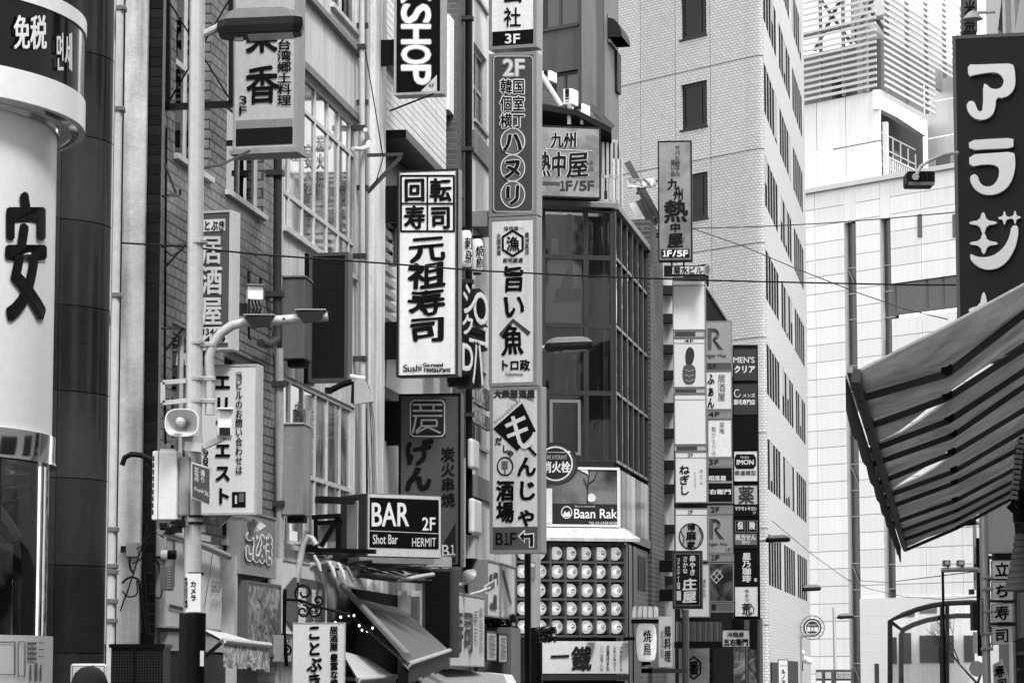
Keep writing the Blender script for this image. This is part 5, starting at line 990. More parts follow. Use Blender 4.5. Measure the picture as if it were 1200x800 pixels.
for i in range(7):
    for j in range(5):
        x_ = (xx[i] + xx[i + 1]) / 2 + random.uniform(-.02, .02); z_ = (zz_[j] + zz_[j + 1]) / 2; p = LR.w(x_, -.3, z_)
        t = T('round_lantern', 'round white crested lantern, %s row, %s from the left of the rack' % (rowN[j], colN[i]), 'lantern', Fr(p.x, p.y, LR.o.z + z_, 13), group='round white lanterns in the rack')
        for nm, me_ in (('shade', lm), ('cap', cpm)): o = bpy.data.objects.new(nm, me_); COL.objects.link(o); o.parent = t.e; o.rotation_euler = (0, R(random.uniform(-4, 4)), 0)
        for nm, me_, dy in (('crest', crm, -.112), ('crest_mark', cr2, -.113)): o = bpy.data.objects.new(nm, me_); COL.objects.link(o); o.parent = t.e; o.location = (.03, dy, random.uniform(-.01, .01)); o.rotation_euler = (R(90), 0, 0)
S = T('shop_sign', 'long white shop sign with two bold characters under the lantern wall', 'sign', E_.sub(X(634), z=Z(690, 788))); a, b_, c, d = S.rect(634, 751, 737, 789, -.55); S.box('panel', mat(.72, .5, .1, 2), a, b_, -.53, -.05, c, d, bevel=.01); S.box('foot_rail', DGREY, a, b_, -.6, -.05, c - .12, c - .02)
S.txt('鐡', (670, 757, 693, 785), mat(.05), n=-.55, bold=1.4, brush=.5); S.txt('一', (645, 758, 667, 780), mat(.05), n=-.55, bold=1.3, brush=.8); S.txt('八海山', (703, 755, 707, 786), mat(.1), n=-.55, vert=True); S.txt('合富ほまれ', (710.5, 755, 714.5, 786), mat(.1), n=-.55, vert=True, bold=.15); S.txt('レモンサワー', (718.5, 755, 722.5, 786), mat(.1), n=-.55, vert=True, bold=.15); S.txt('アサヒビール', (726, 757, 730, 786), mat(.1), n=-.55, vert=True, bold=.1)
for x_ in (685, 726): S.box('spotlight', BLACK, S.hit(x_ - 4, 750)[0], S.hit(x_ + 5, 750)[0], -.8, -.6, d + .02, d + .08)
for x_ in (600,): S.box('lower_front', mat(.05), S.hit(560, 790)[0], b_, -.2, -.05, -S.o.z, c - .13)
# roof group: roof sign, sloped slate roof, rails, ac units
UF = T('roof_storey', 'set-back top storey with slate eaves behind the roof sign', 'building', E_.sub(0, z=ztop, y=.9)); Xu = lambda x, y=150: UF.hit(x, y)[0]; Zu = lambda x, y: UF.hit(x, y)[1]
UF.box('wall', mat(.42, .6, .1, kind=('tile', .25, .25, .01, .6, .05, 0)), Xu(600), Xu(728), .25, 4, 0, Zu(700, 160)); b = B(); b.add([(Xu(600), -.3, Zu(640, 122)), (Xu(672), -.3, Zu(672, 132)), (Xu(712), -.3, Zu(712, 153)), (Xu(742), 1.6, Zu(742, 186)), (Xu(742), 4, Zu(742, 186)), (Xu(600), 4, Zu(640, 122))], [(0, 1, 2, 3, 4, 5)]); b.v += [(x_, y_, z_ - .12) for x_, y_, z_ in b.v[:6]]; b.f += [(6, 7, 8, 9, 10, 11)] + [(i, (i + 1) % 6, 6 + (i + 1) % 6, 6 + i) for i in range(6)]; b.build('eaves', mat(.03, .5), UF.e)
b = B(); b.add([(Xu(640), .2, Zu(640, 118)), (Xu(664), .2, Zu(664, 125)), (Xu(651), .9, Zu(651, 95)), (Xu(635), .9, Zu(634, 92)), (Xu(600), .9, Zu(600, 92)), (Xu(600), .2, Zu(600, 118))], [(0, 1, 2, 3, 4, 5)]); b.build('slate_roof', mat(.05, .5, .3, kind=('tile', .3, .12, .02, .4, .2, .5)), UF.e, fix=False); UF.tube('white_pipe', mat(.75), [(Xu(634), -.1, Zu(634, 90)), (Xu(656), -.1, Zu(656, 125))], .05)
UF.tube('vent_pipe', STEEL, [UF.P(667, 146, -.2), UF.P(667, 122, -.2)], .04); UF.tube('vent_pipe', STEEL, [UF.P(682, 146, -.2), UF.P(682, 136, -.2)], .035)
for i in range(5): UF.box('wall_post', STEEL, Xu(707 + 5 * i), Xu(707 + 5 * i) + .05, .1, .24, 0, Zu(700, 165))
gw = B(); gw.box(Xu(719), Xu(731), .1, .24, Zu(725, 240), Zu(725, 185)); gw.build('window', mat(.6, .2), UF.e)
for i in range(10): UF.box('rail_post', STEEL, X(640 + 9.5 * i), X(640 + 9.5 * i) + .035, -.8, -.76, .1, Zu(690, 228)) if 0 else None
b = B(); 
for y_ in (207, 235): b.bar(UF.P(705, y_, -.7), UF.P(724, y_ + 1, -.7), .05, .05)
for x_ in (706, 715, 723): b.bar(UF.P(x_, 205, -.7), UF.P(x_, 240, -.7), .05, .05)
b.build('balcony_rail', mat(.45), UF.e)
for i in range(7): UF.box('support_post', LGREY if i % 2 else DARK, Xu(668 + i * 6, 230), Xu(671 + i * 6, 230), -.3, -.2, 0, Zu(690, 226))
S = sign('rooftop_sign', 'weathered metallic rooftop sign with brush characters above the dark glazing', (628, 148, 704, 232), 55, 12, t=.35, face=mat(.31, .35, .35, 1.5, kind=('swirl', 2.2, .25, 1)), rim=mat(.05), bd=2)
S.txt('九州', (645, 155, 676, 173), n=-.02, outline=(mat(.55), .8), bold=1.0, brush=1); S.strokes([[(640, 174.5), (694, 177)]], .8, mat(.6), n=-.01); S.txt('熱中', (627, 178, 664, 207), outline=(mat(.6), .9), bold=1.3, brush=.9); S.txt('屋', (664, 178, 690, 208), outline=(mat(.6), .9), bold=1.4, brush=.9)
S.txt('博多', (685, 188, 696, 194), mat(.12)); S.txt('酒場', (685, 195, 696, 201), mat(.12)); S.area(636, 213, 656, 217, mat(.12), n=-.008, name='rule'); S.txt('1F/5F', (657, 212, 696, 223), mat(.08), bold=.7)
for i, (x0, y0, x1, y1) in enumerate(((660, 104, 670, 122), (670, 122, 684, 134), (635, 83, 645, 95))):
    p = at(x0, y1, 60 + i); t = T('air_conditioner', ('white slatted air-conditioning unit at the foot of the slate roof', 'lower white unit beside the vent pipes', 'small pale unit behind the slate roof top')[i], 'air conditioner', Fr(p.x, p.y, p.z, -25)); a, b_, c, d = t.rect(x0, y0, x1, y1); t.box('casing', mat(.7), a, b_, 0, .35, c, d, bevel=.01)
    for q in range(5): t.box('slat', BLACK, a + .05, b_ - .06, -.01, .0, c + .05 + q * (d - c - .08) / 5, c + .02 + (q + .6) * (d - c) / 5)
ST = T('outside_stair', 'steel outside stair with sloping beams between the roof sign and the pale tower', 'stair', Fr(at(735, 250, 63).x, 63, at(735, 300, 63).z, 0)); P_ = lambda x, y, n=0: ST.P(x, y, n)
for p0, p1, w_ in (((692, 124), (718, 150), .09), ((697, 133), (710, 148), .07), ((735, 190), (775, 262), .16), ((741, 200), (772, 278), .1), ((748, 235), (762, 260), .08)): B().bar(P_(*p0), P_(*p1), w_, .12).build('stringer', mat(.14), ST.e)
b = B(); b.bar(P_(740, 238), P_(770, 300), .12, .1); b.build('pale_stringer', mat(.6), ST.e)
for i in range(7): ST.box('tread', DGREY, P_(742 + 4.3 * i, 0).x, P_(749 + 4.3 * i, 0).x, 0, .8, P_(740, 212 + i * 9).z, P_(740, 210.5 + i * 9).z)
ST.pbox('banner', mat(.5, .6, .5, 6, kind=('swirl', 5, .8, 2)), 735, 209, 772, 220, -.1, -.05); ST.pbox('banner', mat(.6, .6, .4, 6, kind=('swirl', 5, .6, 2)), 752, 264, 771, 273, -.1, -.05); 
# ---------------------------------------------------------------- grey rendered building behind
GX = at(699, 100, 76).x; G_ = T('grey_block', 'dark grey rendered block with a small curved window hood, behind the roof sign', 'building', Fr(GX, 76, 0, -40)); X = lambda x, y=60: G_.hit(x, y)[0]; Z = lambda x, y: G_.hit(x, y)[1]
wl_ = X(600); hs_ = [(X(634), X(677), Z(655, 32), Z(655, -40)), (X(644), X(677), Z(660, 140), Z(660, 84))]
wall(B(), wl_, 0, 0, 27, hs_, 0, .25, .3).build('front_wall', mat(.15, .75, .2, 1., streak=.3), G_.e)
for h in hs_: window(G_, *h, xs=((h[0] * .55 + h[1] * .45),), fm=mat(.12), glass=mat(.10, .15, .3, spec=.6), y=.15, fw=.08)
fs_ = Fr(GX, 76, 0, 78.); S3 = Side(G_, fs_); g2 = fs_.hit(724.5, 60)[0]; z3 = lambda x, y: fs_.hit(x, y)[1]; x3 = lambda x: fs_.hit(x, 60)[0]
bk = G_.L(fs_.w(g2, 0, 0)); b = B(); b.floor([(wl_, .3), (-.1, .3), (bk.x - .15, bk.y), (wl_, bk.y)], 0, 26.9); b.build('core', mat(.09, .8), G_.e)
S3.box('side_wall', mat(.23, .75, .15, 1., streak=.3), .002, g2, 0, .4, 0, 27)
S3.box('side_window', mat(.02, .3), x3(712), x3(721), -.02, -.004, z3(712, 46), z3(712, 17)); S3.box('window_sill', MGREY, x3(711.5), x3(721.5), -.08, -.021, z3(712, 50), z3(712, 46.5)); S3.box('screen', mat(.04), g2 - .6, g2 + .0, -.08, -.01, z3(725, 112), z3(725, 66))
b = B(); pr_ = []
for i in range(7): a_ = R(90 * i / 6); pr_.append((-.4 * math.sin(a_), .55 * math.cos(a_)))
zh = z3(712, 44); xa, xb = x3(712), x3(722); n_ = len(pr_)
vs = [tuple(G_.L(fs_.w(x_, y_, zh + z_))) for x_ in (xa, xb) for y_, z_ in pr_ + [(0, 0)]]; b.add(vs, [(i, i + 1, n_ + 1 + i + 1, n_ + 1 + i) for i in range(n_ - 1)] + [tuple(range(n_ + 1)), tuple(range(n_ + 1, 2 * n_ + 2))]); b.build('window_hood', mat(.05, .6), G_.e)
# ---------------------------------------------------------------- pale panelled tower
TX, TY = at(897, 400, 100).x, 100.; TF = Fr(TX, TY, 0, -50)
TW = T('panelled_tower', 'tall pale tiled tower with a rounded corner and bands of narrow windows', 'building', TF); X = lambda x, y=179: TW.hit(x, y)[0]; Z = lambda x, y: TW.hit(x, y)[1]
tile_t = mat(.55, .55, .08, .25, kind=('tile', .2, .1, .018, .55, .09, .5)); rc = .55
vx = [X(q) for q in (700, 725, 751, 792, 833, 874)]; ph = 3.3; zk = Z(890, 174) % ph; zks = [zk + i * ph for i in range(-1, 11)]
wx = (X(798, 120), X(828.5, 120)); jd = .03
wz0, wz1 = Z(813, 150), Z(813, 97); off = (wz0 - zk) % ph; hgt = wz1 - wz0
for i in range(len(vx) - 1):
    for j in range(len(zks) - 1):
        a, b_, c, d = vx[i] + jd / 2, vx[i + 1] - jd / 2, max(zks[j] + jd / 2, .02), zks[j + 1] - jd / 2
        hol = []
        if vx[i] < (wx[0] + wx[1]) / 2 < vx[i + 1]: hol = [(max(wx[0], a + .02), min(wx[1], b_ - .02), zks[j] + off, zks[j] + off + hgt)]
        q = wall(B(), a, b_, c, d, hol, 0, .2); q.quad((a, 0, c), (a, .2, c), (a, .2, d), (a, 0, d)); q.quad((b_, 0, c), (b_, .2, c), (b_, .2, d), (b_, 0, d)); q.quad((a, 0, c), (b_, 0, c), (b_, .2, c), (a, .2, c)); q.quad((a, 0, d), (b_, 0, d), (b_, .2, d), (a, .2, d)); q.build('panel', tile_t, TW.e, fix=False)
        for h in hol: window(TW, *h, fm=mat(.05, .4), glass=mat(.035, .12, .4, spec=.5), y=.12, fw=.12, xs=((h[0] * .3 + h[1] * .7),))
# rounded corner from the front face to the side face, in storey pieces
r2 = 90 - math.degrees(math.atan(.158)); tf2 = Fr(TX, TY, 0, r2)
p0 = TF.w(-.95, 0, 0); p1 = tf2.w(.35, 0, 0); pc_ = TF.w(0, 0, 0); crv = []
for i in range(9): u = i / 8; q = p0 * (1 - u) ** 2 + pc_ * 2 * u * (1 - u) + p1 * u * u; l = TW.L(q); crv.append((l.x, l.y))
for j in range(len(zks) - 1):
    c, d = max(zks[j] + jd / 2, .02), zks[j + 1] - jd / 2; b = B(); n_ = len(crv)
    vs = [(x_, y_, c) for x_, y_ in crv] + [(x_, y_, d) for x_, y_ in crv]; b.add(vs, [(i, i + 1, n_ + i + 1, n_ + i) for i in range(n_ - 1)]); b.build('corner_panel', tile_t, TW.e, smooth=False)
b = B(); n_ = len(crv); vs = [(x_ - .04, y_ + .05, z_) for z_ in (0, 35) for x_, y_ in crv]; b.add(vs, [(i, i + 1, n_ + i + 1, n_ + i) for i in range(n_ - 1)]); b.build('corner_core', mat(.15, .9), TW.e)
S4 = Side(TW, tf2); z4 = lambda x, y: tf2.hit(x, y)[1]; L4 = tf2.hit(944, 250)[0]; band0, band1 = z4(908, 265), z4(908, 211); offb = (band0 - zk) % ph; bh_ = band1 - band0
ex_ = tf2.ex * (L4 - .15); cp = [TW.L(q_) for q_ in (TF.w(vx[0], .22, 0), TF.w(-1., .22, 0), tf2.w(.42, .25, 0), tf2.w(L4 - .1, .25, 0), TF.w(vx[0], .22, 0) + ex_)]
B().floor([(q_.x, q_.y) for q_ in cp], 0, 34.9).build('core', mat(.06, .9), TW.e)
nw = 18; xw = [.45 + (L4 - .9) * i / nw for i in range(nw + 1)]; wb = B(); hl = []
for j in range(len(zks) - 1):
    for i in range(nw):
        w_ = xw[i + 1] - xw[i]
        if i % 6 == 5 and j % 1 == 0: continue
        hl.append((xw[i] + w_ * .07, xw[i + 1] - w_ * .06, zks[j] + offb, zks[j] + offb + bh_))
S4b = B(); wall(S4b, .35, L4, 0, 35, [h for h in hl if h[2] > z4(908, 730)], 0, .03); S4b.v = [tuple(TW.L(tf2.w(*v))) for v in S4b.v]; S4b.build('side_wall', mat(.50, .45, .08, .25, kind=('tile', .2, .1, .012, .75, .05, .5)), TW.e)
gm_ = mat(.03, .85, .5, .6, spec=.02); cb_ = {}
for h in hl:
    if h[2] <= z4(908, 730): continue
    b = B().box(h[0], h[1], .015, .025, h[2], h[3]); b.v = [tuple(TW.L(tf2.w(*v))) for v in b.v]; o = b.build('window', gm_, TW.e)
    if random.random() < .15: S4.box('blind', mat(.4, .7), h[0] + .01, h[1] - .01, .008, .014, h[2] + bh_ * random.random() * .6, h[3], parent=o)

TW.box('base_soffit', BLACK, vx[0], -.6, -.05, .21, 0, Z(890, 768)); S4.box('base_dark', mat(.03), .8, 4, -.05, .2, 0, z4(915, 776)); S4.box('base_dark', mat(.04), 9, 16, -.05, .2, 0, z4(940, 775))
# ---------------------------------------------------------------- stacked signs in the middle (columns of box signs on a narrow building)
NB = T('narrow_building', 'narrow dark building with steel sign brackets behind the stacked signs', 'building', Fr(at(776, 400, 67).x, 67, 0, 0)); a, b_, c, d = NB.rect(774, 322, 858, 800); zz = lambda y: NB.hit(800, y)[1]; xq = lambda x: NB.hit(x, 400)[0]
wf = B(); wf.prism([(xq(774), 0), (xq(858), 0), (xq(858), zz(380)), (xq(828), zz(332)), (xq(815), zz(322)), (xq(774), zz(322))], .4, 6); wf.build('front', mat(.05, .6, .3), NB.e); NB.tube('roof_edge', mat(.3), [(xq(828), .36, zz(331)), (xq(858.5), .36, zz(380)), (xq(858.5), .36, zz(440))], .03)
NB.box('pale_strip', mat(.55, .6, .3, 2, streak=.5), xq(779), xq(789), .1, .39, 0, zz(325)); NB.tube('steel_post', mat(.35), [(xq(778), .05, 0), (xq(778), .05, zz(325))], .04)
for i, y in enumerate((341, 374, 410, 440, 478, 508, 545, 573, 620, 650, 680)): NB.box('bracket_beam', mat(.045), xq(774.5), xq(790), -.25, .05, zz(y + 5), zz(y - 5))
NB.box('dark_joint', BLACK, xq(770), xq(776), .2, .5, 0, zz(322))
def ts(label, box, D, face=None, rim=None, bd=1.2, t=.25, **k): return sign('stacked_sign', label, box, D, -5, t=t, face=face or mat(.72, .45, .05), rim=rim or mat(.30, .4), bd=bd, group='box signs stacked on the narrow building', **k)
D1, D2, D3 = 65, 66.2, 67.4
def tag_(S, box, m, t_=None, tm=None): S.area(*box, m, n=-.012, name='floor_tag');  (S.txt(t_, (box[0] + 2, box[1] + 1.2, box[0] + (box[2] - box[0]) * .4, box[3] - 1.2), tm or mat(.03), n=-.02, bold=.15) if t_ else None)
S = ts('blank white box sign, uppermost of the left stack', (788, 328, 827, 387), D1); S.strokes([[(789, 334), (826, 334)]], .5, mat(.3), n=-.008)
S = ts('thin grey name strip between two white box signs, upper', (789, 387.5, 826, 395.5), D1, mat(.5)); S.area(791, 388.5, 815, 394, mat(.12), n=-.008)
S = ts('white box sign with a dark shoe-sole picture and the fourth-floor mark', (789, 396, 827, 454), D1); S.strokes([[(790, 402), (826, 402)]], .5, mat(.3), n=-.008); S.txt('4F', (802, 397.5, 813, 401), bold=.1)
S.poly([(804, 410), (808, 406), (812, 408), (814, 414), (813, 422), (810, 428), (804, 428), (803, 418)], mat(.09), n=-.01, sm=1); S.poly([(800, 430), (804, 427), (812, 427), (815.5, 432), (815, 446), (811, 450), (804, 450), (800, 444)], mat(.16), n=-.012, sm=1); S.strokes([[(803, 433), (808, 435), (813, 433)], [(803, 439), (808, 441), (813, 439)], [(803, 445), (808, 447), (813, 444)]], .7, mat(.5), n=-.018)
S = ts('thin grey name strip below the shoe-sole sign', (789, 454.5, 827, 461), D1, mat(.5)); S.area(791, 455.5, 816, 460, mat(.12), n=-.008)
S = ts('blank white box sign below the shoe-sole sign', (790, 461.5, 828, 521), D1); S.strokes([[(791, 468), (827, 468)]], .5, mat(.3), n=-.008)
S = ts('thin grey name strip above the brushed second-floor sign', (790, 521.5, 828, 528.5), D1, mat(.5)); S.area(793, 522.5, 817, 527.5, mat(.12), n=-.008)
S = ts('white beef-tongue restaurant sign with vertical brush letters on the second floor', (791, 529, 829, 589), D1); S.strokes([[(792, 536), (828, 536)]], .5, mat(.3), n=-.008); S.txt('2F', (806, 531, 812, 535), bold=.1); S.txt('ねぎし', (796, 544, 808, 580), vert=True, bold=.6, brush=.8); S.txt('牛たん', (820, 549, 824, 568), mat(.2), vert=True); S.txt('とろろ', (813, 552, 816, 572), mat(.2), vert=True)
S = ts('white first-floor sign with a round patterned crest', (791, 595, 830, 657), D1); S.strokes([[(792, 603), (829, 603)]], .5, mat(.3), n=-.008); S.txt('1F', (806, 597.5, 812, 602), bold=.15)
S.disc(810, 628, 14, 15, mat(.5), n=-.006); S.ring(810, 628, 14, 15, 1.2, INK, n=-.012); S.txt('麻', (804, 622, 816, 633), bold=.6, n=-.02); S.txt('家', (805, 634, 815, 642), bold=.5, n=-.02); S.txt('博', (805, 614, 815, 621), bold=.5, n=-.02); S.strokes([[(798, 622), (802, 630), (800, 638)], [(819, 618), (823, 628), (819, 638)], [(800, 618), (804, 614)]], 1.2, mat(.1), n=-.016)
S = ts('tall white sign mostly behind the dark sign with white brush letters', (797, 660, 832, 723), D1 + .6); S.disc(800, 716, 3, 3, mat(.3), n=-.006); S.txt('博多水炊', (823, 678, 827, 700), vert=True)
S = sign('hanging_sign', 'dark framed sign with white brush letters standing before the left stack', (788, 645, 823, 713), 63, -8, t=.2, face=mat(.035, .4), rim=mat(.10), bd=1.6); S.strokes([[(791, 648.5), (820, 648.5), (820, 709), (791, 709), (791, 648.5)]], .5, mat(.4), n=-.01)
S.txt('串やき', (808, 650, 815, 674), PAPER, vert=True, bold=.5, brush=.4); S.txt('さかな', (800, 651, 806, 672), PAPER, vert=True, bold=.35, brush=.4); S.txt('庄屋', (800, 677, 816, 706), PAPER, vert=True, bold=.9, brush=.6); S.txt('コミュニティー酒場', (793, 653, 797, 690), PAPER, vert=True, bold=.1); S.area(793, 692, 798, 703, mat(.6), n=-.012)
for y in (663, 697): S.box('bracket', BLACK, S.lim[0] - .4, S.lim[0] - .01, .02, .12, S.hit(790, y + 7)[1], S.hit(790, y - 7)[1])
def rlogo(S, x, y, k):
    for i in range(3):
        o = i * 1.7 * k
        S.strokes([[(x + o, y + 26 * k), (x + o, y + o), (x + 8 * k, y + o), (x + 12 * k - o * .3, y + 3 * k + o * .5), (x + 13.5 * k - o, y + 7 * k), (x + 12 * k - o, y + 11 * k - o * .2), (x + 7.5 * k - o * .5, y + 13.5 * k), (x + 18 * k - o * 1.3, y + 26 * k)]], .8 * k, mat(.06), n=-.01 - i * .002)
S = ts('grey ramen shop sign with a triple-line letter and the fifth-floor tag', (827, 376, 858, 434), D2, mat(.36, .4)); rlogo(S, 830, 385, .95); S.txt('nger Hut', (828, 414, 851, 420), mat(.05), bold=.1); tag_(S, (828, 425, 857, 433), mat(.15), '5F')
S = ts('white pub sign with two columns of brush letters, under the upper grey sign', (827, 434.5, 858, 480), D2, mat(.7)); S.txt('ふぁん', (829, 437, 837, 479), vert=True, bold=.7, brush=.6); S.txt('居酒屋', (841, 438, 850, 470), mat(.15), vert=True)
S = ts('grey fourth-floor tag under the white pub sign', (828, 480.5, 858, 490.5), D2, mat(.3, .5, .3, 6)); S.txt('4F', (830, 482.5, 843, 488), mat(.05), bold=.3)
S = ts('white sign with thin handwritten columns in the middle stack', (829, 491, 858, 536), D2, mat(.7)); S.txt('栞庵', (843, 494, 849, 508), mat(.15), vert=True); S.txt('鮨かえりみ', (834, 499, 839, 534), mat(.25), vert=True)
S = ts('grey third-floor tag over the black sign', (829, 536.5, 859, 546.5), D2, mat(.3, .5, .3, 6)); S.txt('3F', (831, 538.5, 842, 544.5), mat(.05), bold=.3)
S = ts('black sign whose white letters are cut by a pale bar', (829, 547, 859, 589), D2, mat(.015)); S.txt('相席屋', (830, 557, 851, 563), PAPER, bold=.2); S.txt('右衛門', (831, 573, 857, 579), PAPER, bold=.3); S.area(829, 563.5, 859, 566, mat(.35), n=-.012, name='bar')
S = ts('grey second-floor tag below the black sign', (829, 592, 859, 602), D2, mat(.3, .5, .3, 6)); S.txt('2F', (833, 594, 843, 600), mat(.05), bold=.3)
S = ts('lower grey ramen shop sign with a triple-line letter and the first-floor mark', (829, 602.5, 859, 648), D2, mat(.36, .4)); rlogo(S, 832, 608, .9); S.txt('nger Hut', (831, 635, 853, 640), mat(.05), bold=.1); S.txt('1F', (850, 641.5, 857, 646), mat(.08))
S = ts('grey first-floor tag under the lower grey ramen sign', (829, 648.5, 860, 658), D2, mat(.3, .5, .3, 6)); S.txt('1F', (834, 650.5, 843, 656), mat(.05), bold=.3)
S = ts('dark picture sign with a white diamond emblem and clouds', (830, 659, 860, 705), D2, mat(.14, .4, .6, 1.5, kind=('swirl', 2, .9, 1))); S.strokes([[(833, 675), (841, 667), (847, 675), (839, 683), (833, 675)], [(837, 679), (845, 668)], [(836, 671), (843, 679)]], .8, mat(.6), n=-.01)
S = ts('grey tag at the foot of the middle stack', (831, 706, 860, 717), D2, mat(.2)); S.area(834, 708, 839, 714, mat(.05), n=-.01)
S = sign('hanging_sign', 'narrow right-hand stack frame, black, carrying nine shop panels', (858, 404, 889.5, 725), D3, -6, t=.25, face=mat(.015, .4), rim=mat(.02), bd=1)
def pn(label, box, m): return sign('shop_sign', label, box, D3 - .06, -6, t=.04, face=m, rim=mat(.05), bd=.5, group='panels of the right-hand sign stack')
S = pn('dark grey men\'s beauty salon panel at the top of the right stack', (859.5, 408, 887.5, 446), mat(.10)); S.txt('MEN\'S', (859.5, 418, 884, 425), PAPER, bold=.25); S.txt('クリア', (860, 428, 885, 437), PAPER, bold=.5)
S = pn('dark grey hair removal panel second from the top of the right stack', (859.5, 449, 888, 486), mat(.10)); S.strokes([[(866, 457), (862, 456), (860, 462), (864, 466), (868, 462)]], .9, mat(.75), n=-.01, sm=1); S.txt('メンズ', (870, 461, 885, 465.5), PAPER, bold=.15); S.txt('脱毛専門店', (860, 468, 885, 474), PAPER, bold=.3)
S = pn('plain black panel in the right stack', (859.5, 488, 888, 526), mat(.015))
S = pn('white model train shop panel with a black plate', (860, 528, 888, 564), mat(.7)); S.poly([(863, 532), (883, 532), (886, 536), (886, 545), (883, 549), (863, 549), (861, 545), (861, 536)], mat(.02), n=-.008); S.txt('IMON', (863.5, 538.5, 883, 544), PAPER, bold=.5); S.txt('Hobby', (868, 534, 878, 537.5), PAPER); S.txt('鉄道模型', (861, 551, 886, 556.5), mat(.1), bold=.15)
S = pn('pale pharmacy panel with one big thin character', (860, 568, 888, 591), mat(.55)); S.txt('薬', (865, 569.5, 884, 590), mat(.1), bold=.5)
S = pn('black pharmacy panel with white script', (860, 592, 888, 604), mat(.015)); S.txt('マツモトキヨシ', (861, 593, 887, 598), PAPER, bold=.25); S.txt('2F', (882, 599, 886, 602), mat(.6))
S = pn('dark prescription panel with two lettered squares above a lettered bar', (860, 609, 888, 642), mat(.03)); S.strokes([[(862, 610), (873, 610), (873, 623), (862, 623), (862, 610)], [(876, 610), (887, 610), (887, 623), (876, 623), (876, 610)]], .5, mat(.4), n=-.01); S.txt('保', (864, 611, 871, 620), PAPER, bold=.4); S.txt('険', (878, 611, 885, 620), PAPER, bold=.4); S.area(861, 625, 887, 638, mat(.25), n=-.008); S.txt('処方せん', (862, 626, 886, 632.5), PAPER, bold=.35, n=-.018); S.txt('受付', (869, 633, 879, 637.5), PAPER, bold=.1, n=-.018)
S = pn('black coffee house panel with vertical white characters', (860.5, 645, 888.5, 685), mat(.012)); S.txt('星乃珈琲', (870, 647, 880, 682), PAPER, vert=True, bold=.7, brush=.3); S.area(884, 677, 887, 681, mat(.6), n=-.01)
S = pn('white panel with a flourish character at the foot of the right stack', (861, 686.5, 888.5, 722), mat(.74)); S.txt('荒', (869, 706, 881, 719), bold=.5, brush=1); S.strokes([[(879, 708), (884, 712), (883, 718), (877, 721), (872, 718)]], .8, n=-.01, sm=2); S.txt('牛かつ', (873, 690, 878, 705), vert=True, bold=.1)
PO = T('sign_post', 'grey post under the right-hand sign stack', 'post', Fr(at(890, 760, 69).x, 69, 0, 0)); PO.tube('post', mat(.2), [(0, 0, 0), (0, 0, PO.hit(890, 724)[1])], .08)
PO2 = T('sign_post', 'grey post under the dark sign with white brush letters', 'post', Fr(at(803.5, 760, 62.5).x, 62.5, 0, 0)); PO2.tube('post', mat(.16), [(0, 0, 0), (0, 0, PO2.hit(803, 714)[1])], .075)
S = sign('hanging_sign', 'weathered upright sign with brush characters and a floor band, high over the stacks', (771, 165, 811, 306), 62, -6, t=.25, face=mat(.27, .4, .35, 2, kind=('swirl', 1.6, .25, 1)), rim=mat(.035), bd=1.6)
S.txt('サバと餃子の', (791, 170, 797, 207), mat(.06), vert=True, bold=.15); S.txt('旨い店', (786, 187, 791, 207), mat(.06), vert=True, bold=.15); S.txt('九州', (782, 209, 800, 234), vert=False, bold=.0) if 0 else None
S.txt('九', (782, 209, 796, 222), bold=.8, brush=.8); S.txt('州', (789, 221, 801, 234), bold=.7, brush=.8); S.txt('熱', (778, 234, 806, 260), bold=1.5, brush=.8); S.txt('中', (785, 261, 798, 272), bold=.9, brush=.8); S.txt('屋', (782, 273, 801, 290), bold=1.2, brush=.8); S.txt('博多', (797, 277, 803, 285), mat(.15)); S.area(775, 292, 808, 302, mat(.02), n=-.008); S.txt('1F/5F', (777, 293.5, 806, 300.5), mat(.8), bold=.5)
for x_ in (786, 800): S.box('hanger', BLACK, S.hit(x_, 300)[0], S.hit(x_ + 2, 300)[0], .05, .12, S.lim[2] - .12, S.lim[2] - .002)
S = sign('hanging_sign', 'small horizontal building name sign on top of the left stack', (778, 311, 829, 322), 64.5, -3, t=.3, face=mat(.6), rim=mat(.05), bd=.8); S.area(779, 312, 788, 321, mat(.03), n=-.008); S.txt('菊水ビル', (789, 312, 824, 321), mat(.05), bold=.3)
S.ring(829, 316, 3.4, 6, 1.5, mat(.4), n=-.02, name='end_disc'); S.disc(829, 316, 3, 5.5, mat(.2), n=-.015); S.box('stay', BLACK, S.lim[1] - .02, S.lim[1] + .03, .0, .06, S.lim[2] - .25, S.lim[2])
S = sign('hanging_sign', 'small white noodle shop sign hanging low before the tower foot', (846, 737, 879, 758), 64, 3, t=.08, face=mat(.75), rim=mat(.06), bd=.9); S.txt('洋麺屋', (852, 740, 872, 746), mat(.08), bold=.2); S.txt('五右衛門', (848, 748, 877, 756), mat(.04), bold=.45); S.box('hanger', BLACK, (S.lim[0] + S.lim[1]) / 2 - .1, (S.lim[0] + S.lim[1]) / 2 + .1, .0, .06, S.lim[3], S.lim[3] + .2)
S = sign('banner_sign', 'white banner with a hexagon crest under the small corrugated roof', (796, 759, 832, 830), 66, 0, t=.1, face=mat(.6), rim=mat(.4), bd=.5); hx = [(813 + 9 * math.sin(R(60 * i)), 782 - 13 * math.cos(R(60 * i))) for i in range(6)]; S.strokes([hx], 1.8, closed=True, n=-.01); S.txt('番', (807, 774, 819, 790), bold=.7); S.txt('炭焼き地鶏', (831.5, 760, 836, 800), vert=True, bold=.6, brush=.5)
S = T('corrugated_roof', 'small corrugated metal roof over the hexagon banner', 'roof', Fr(at(793, 740, 65.3).x, 65.3, at(793, 754, 65.3).z, 0)); a, b_, c, d = S.rect(793, 728, 846, 751)
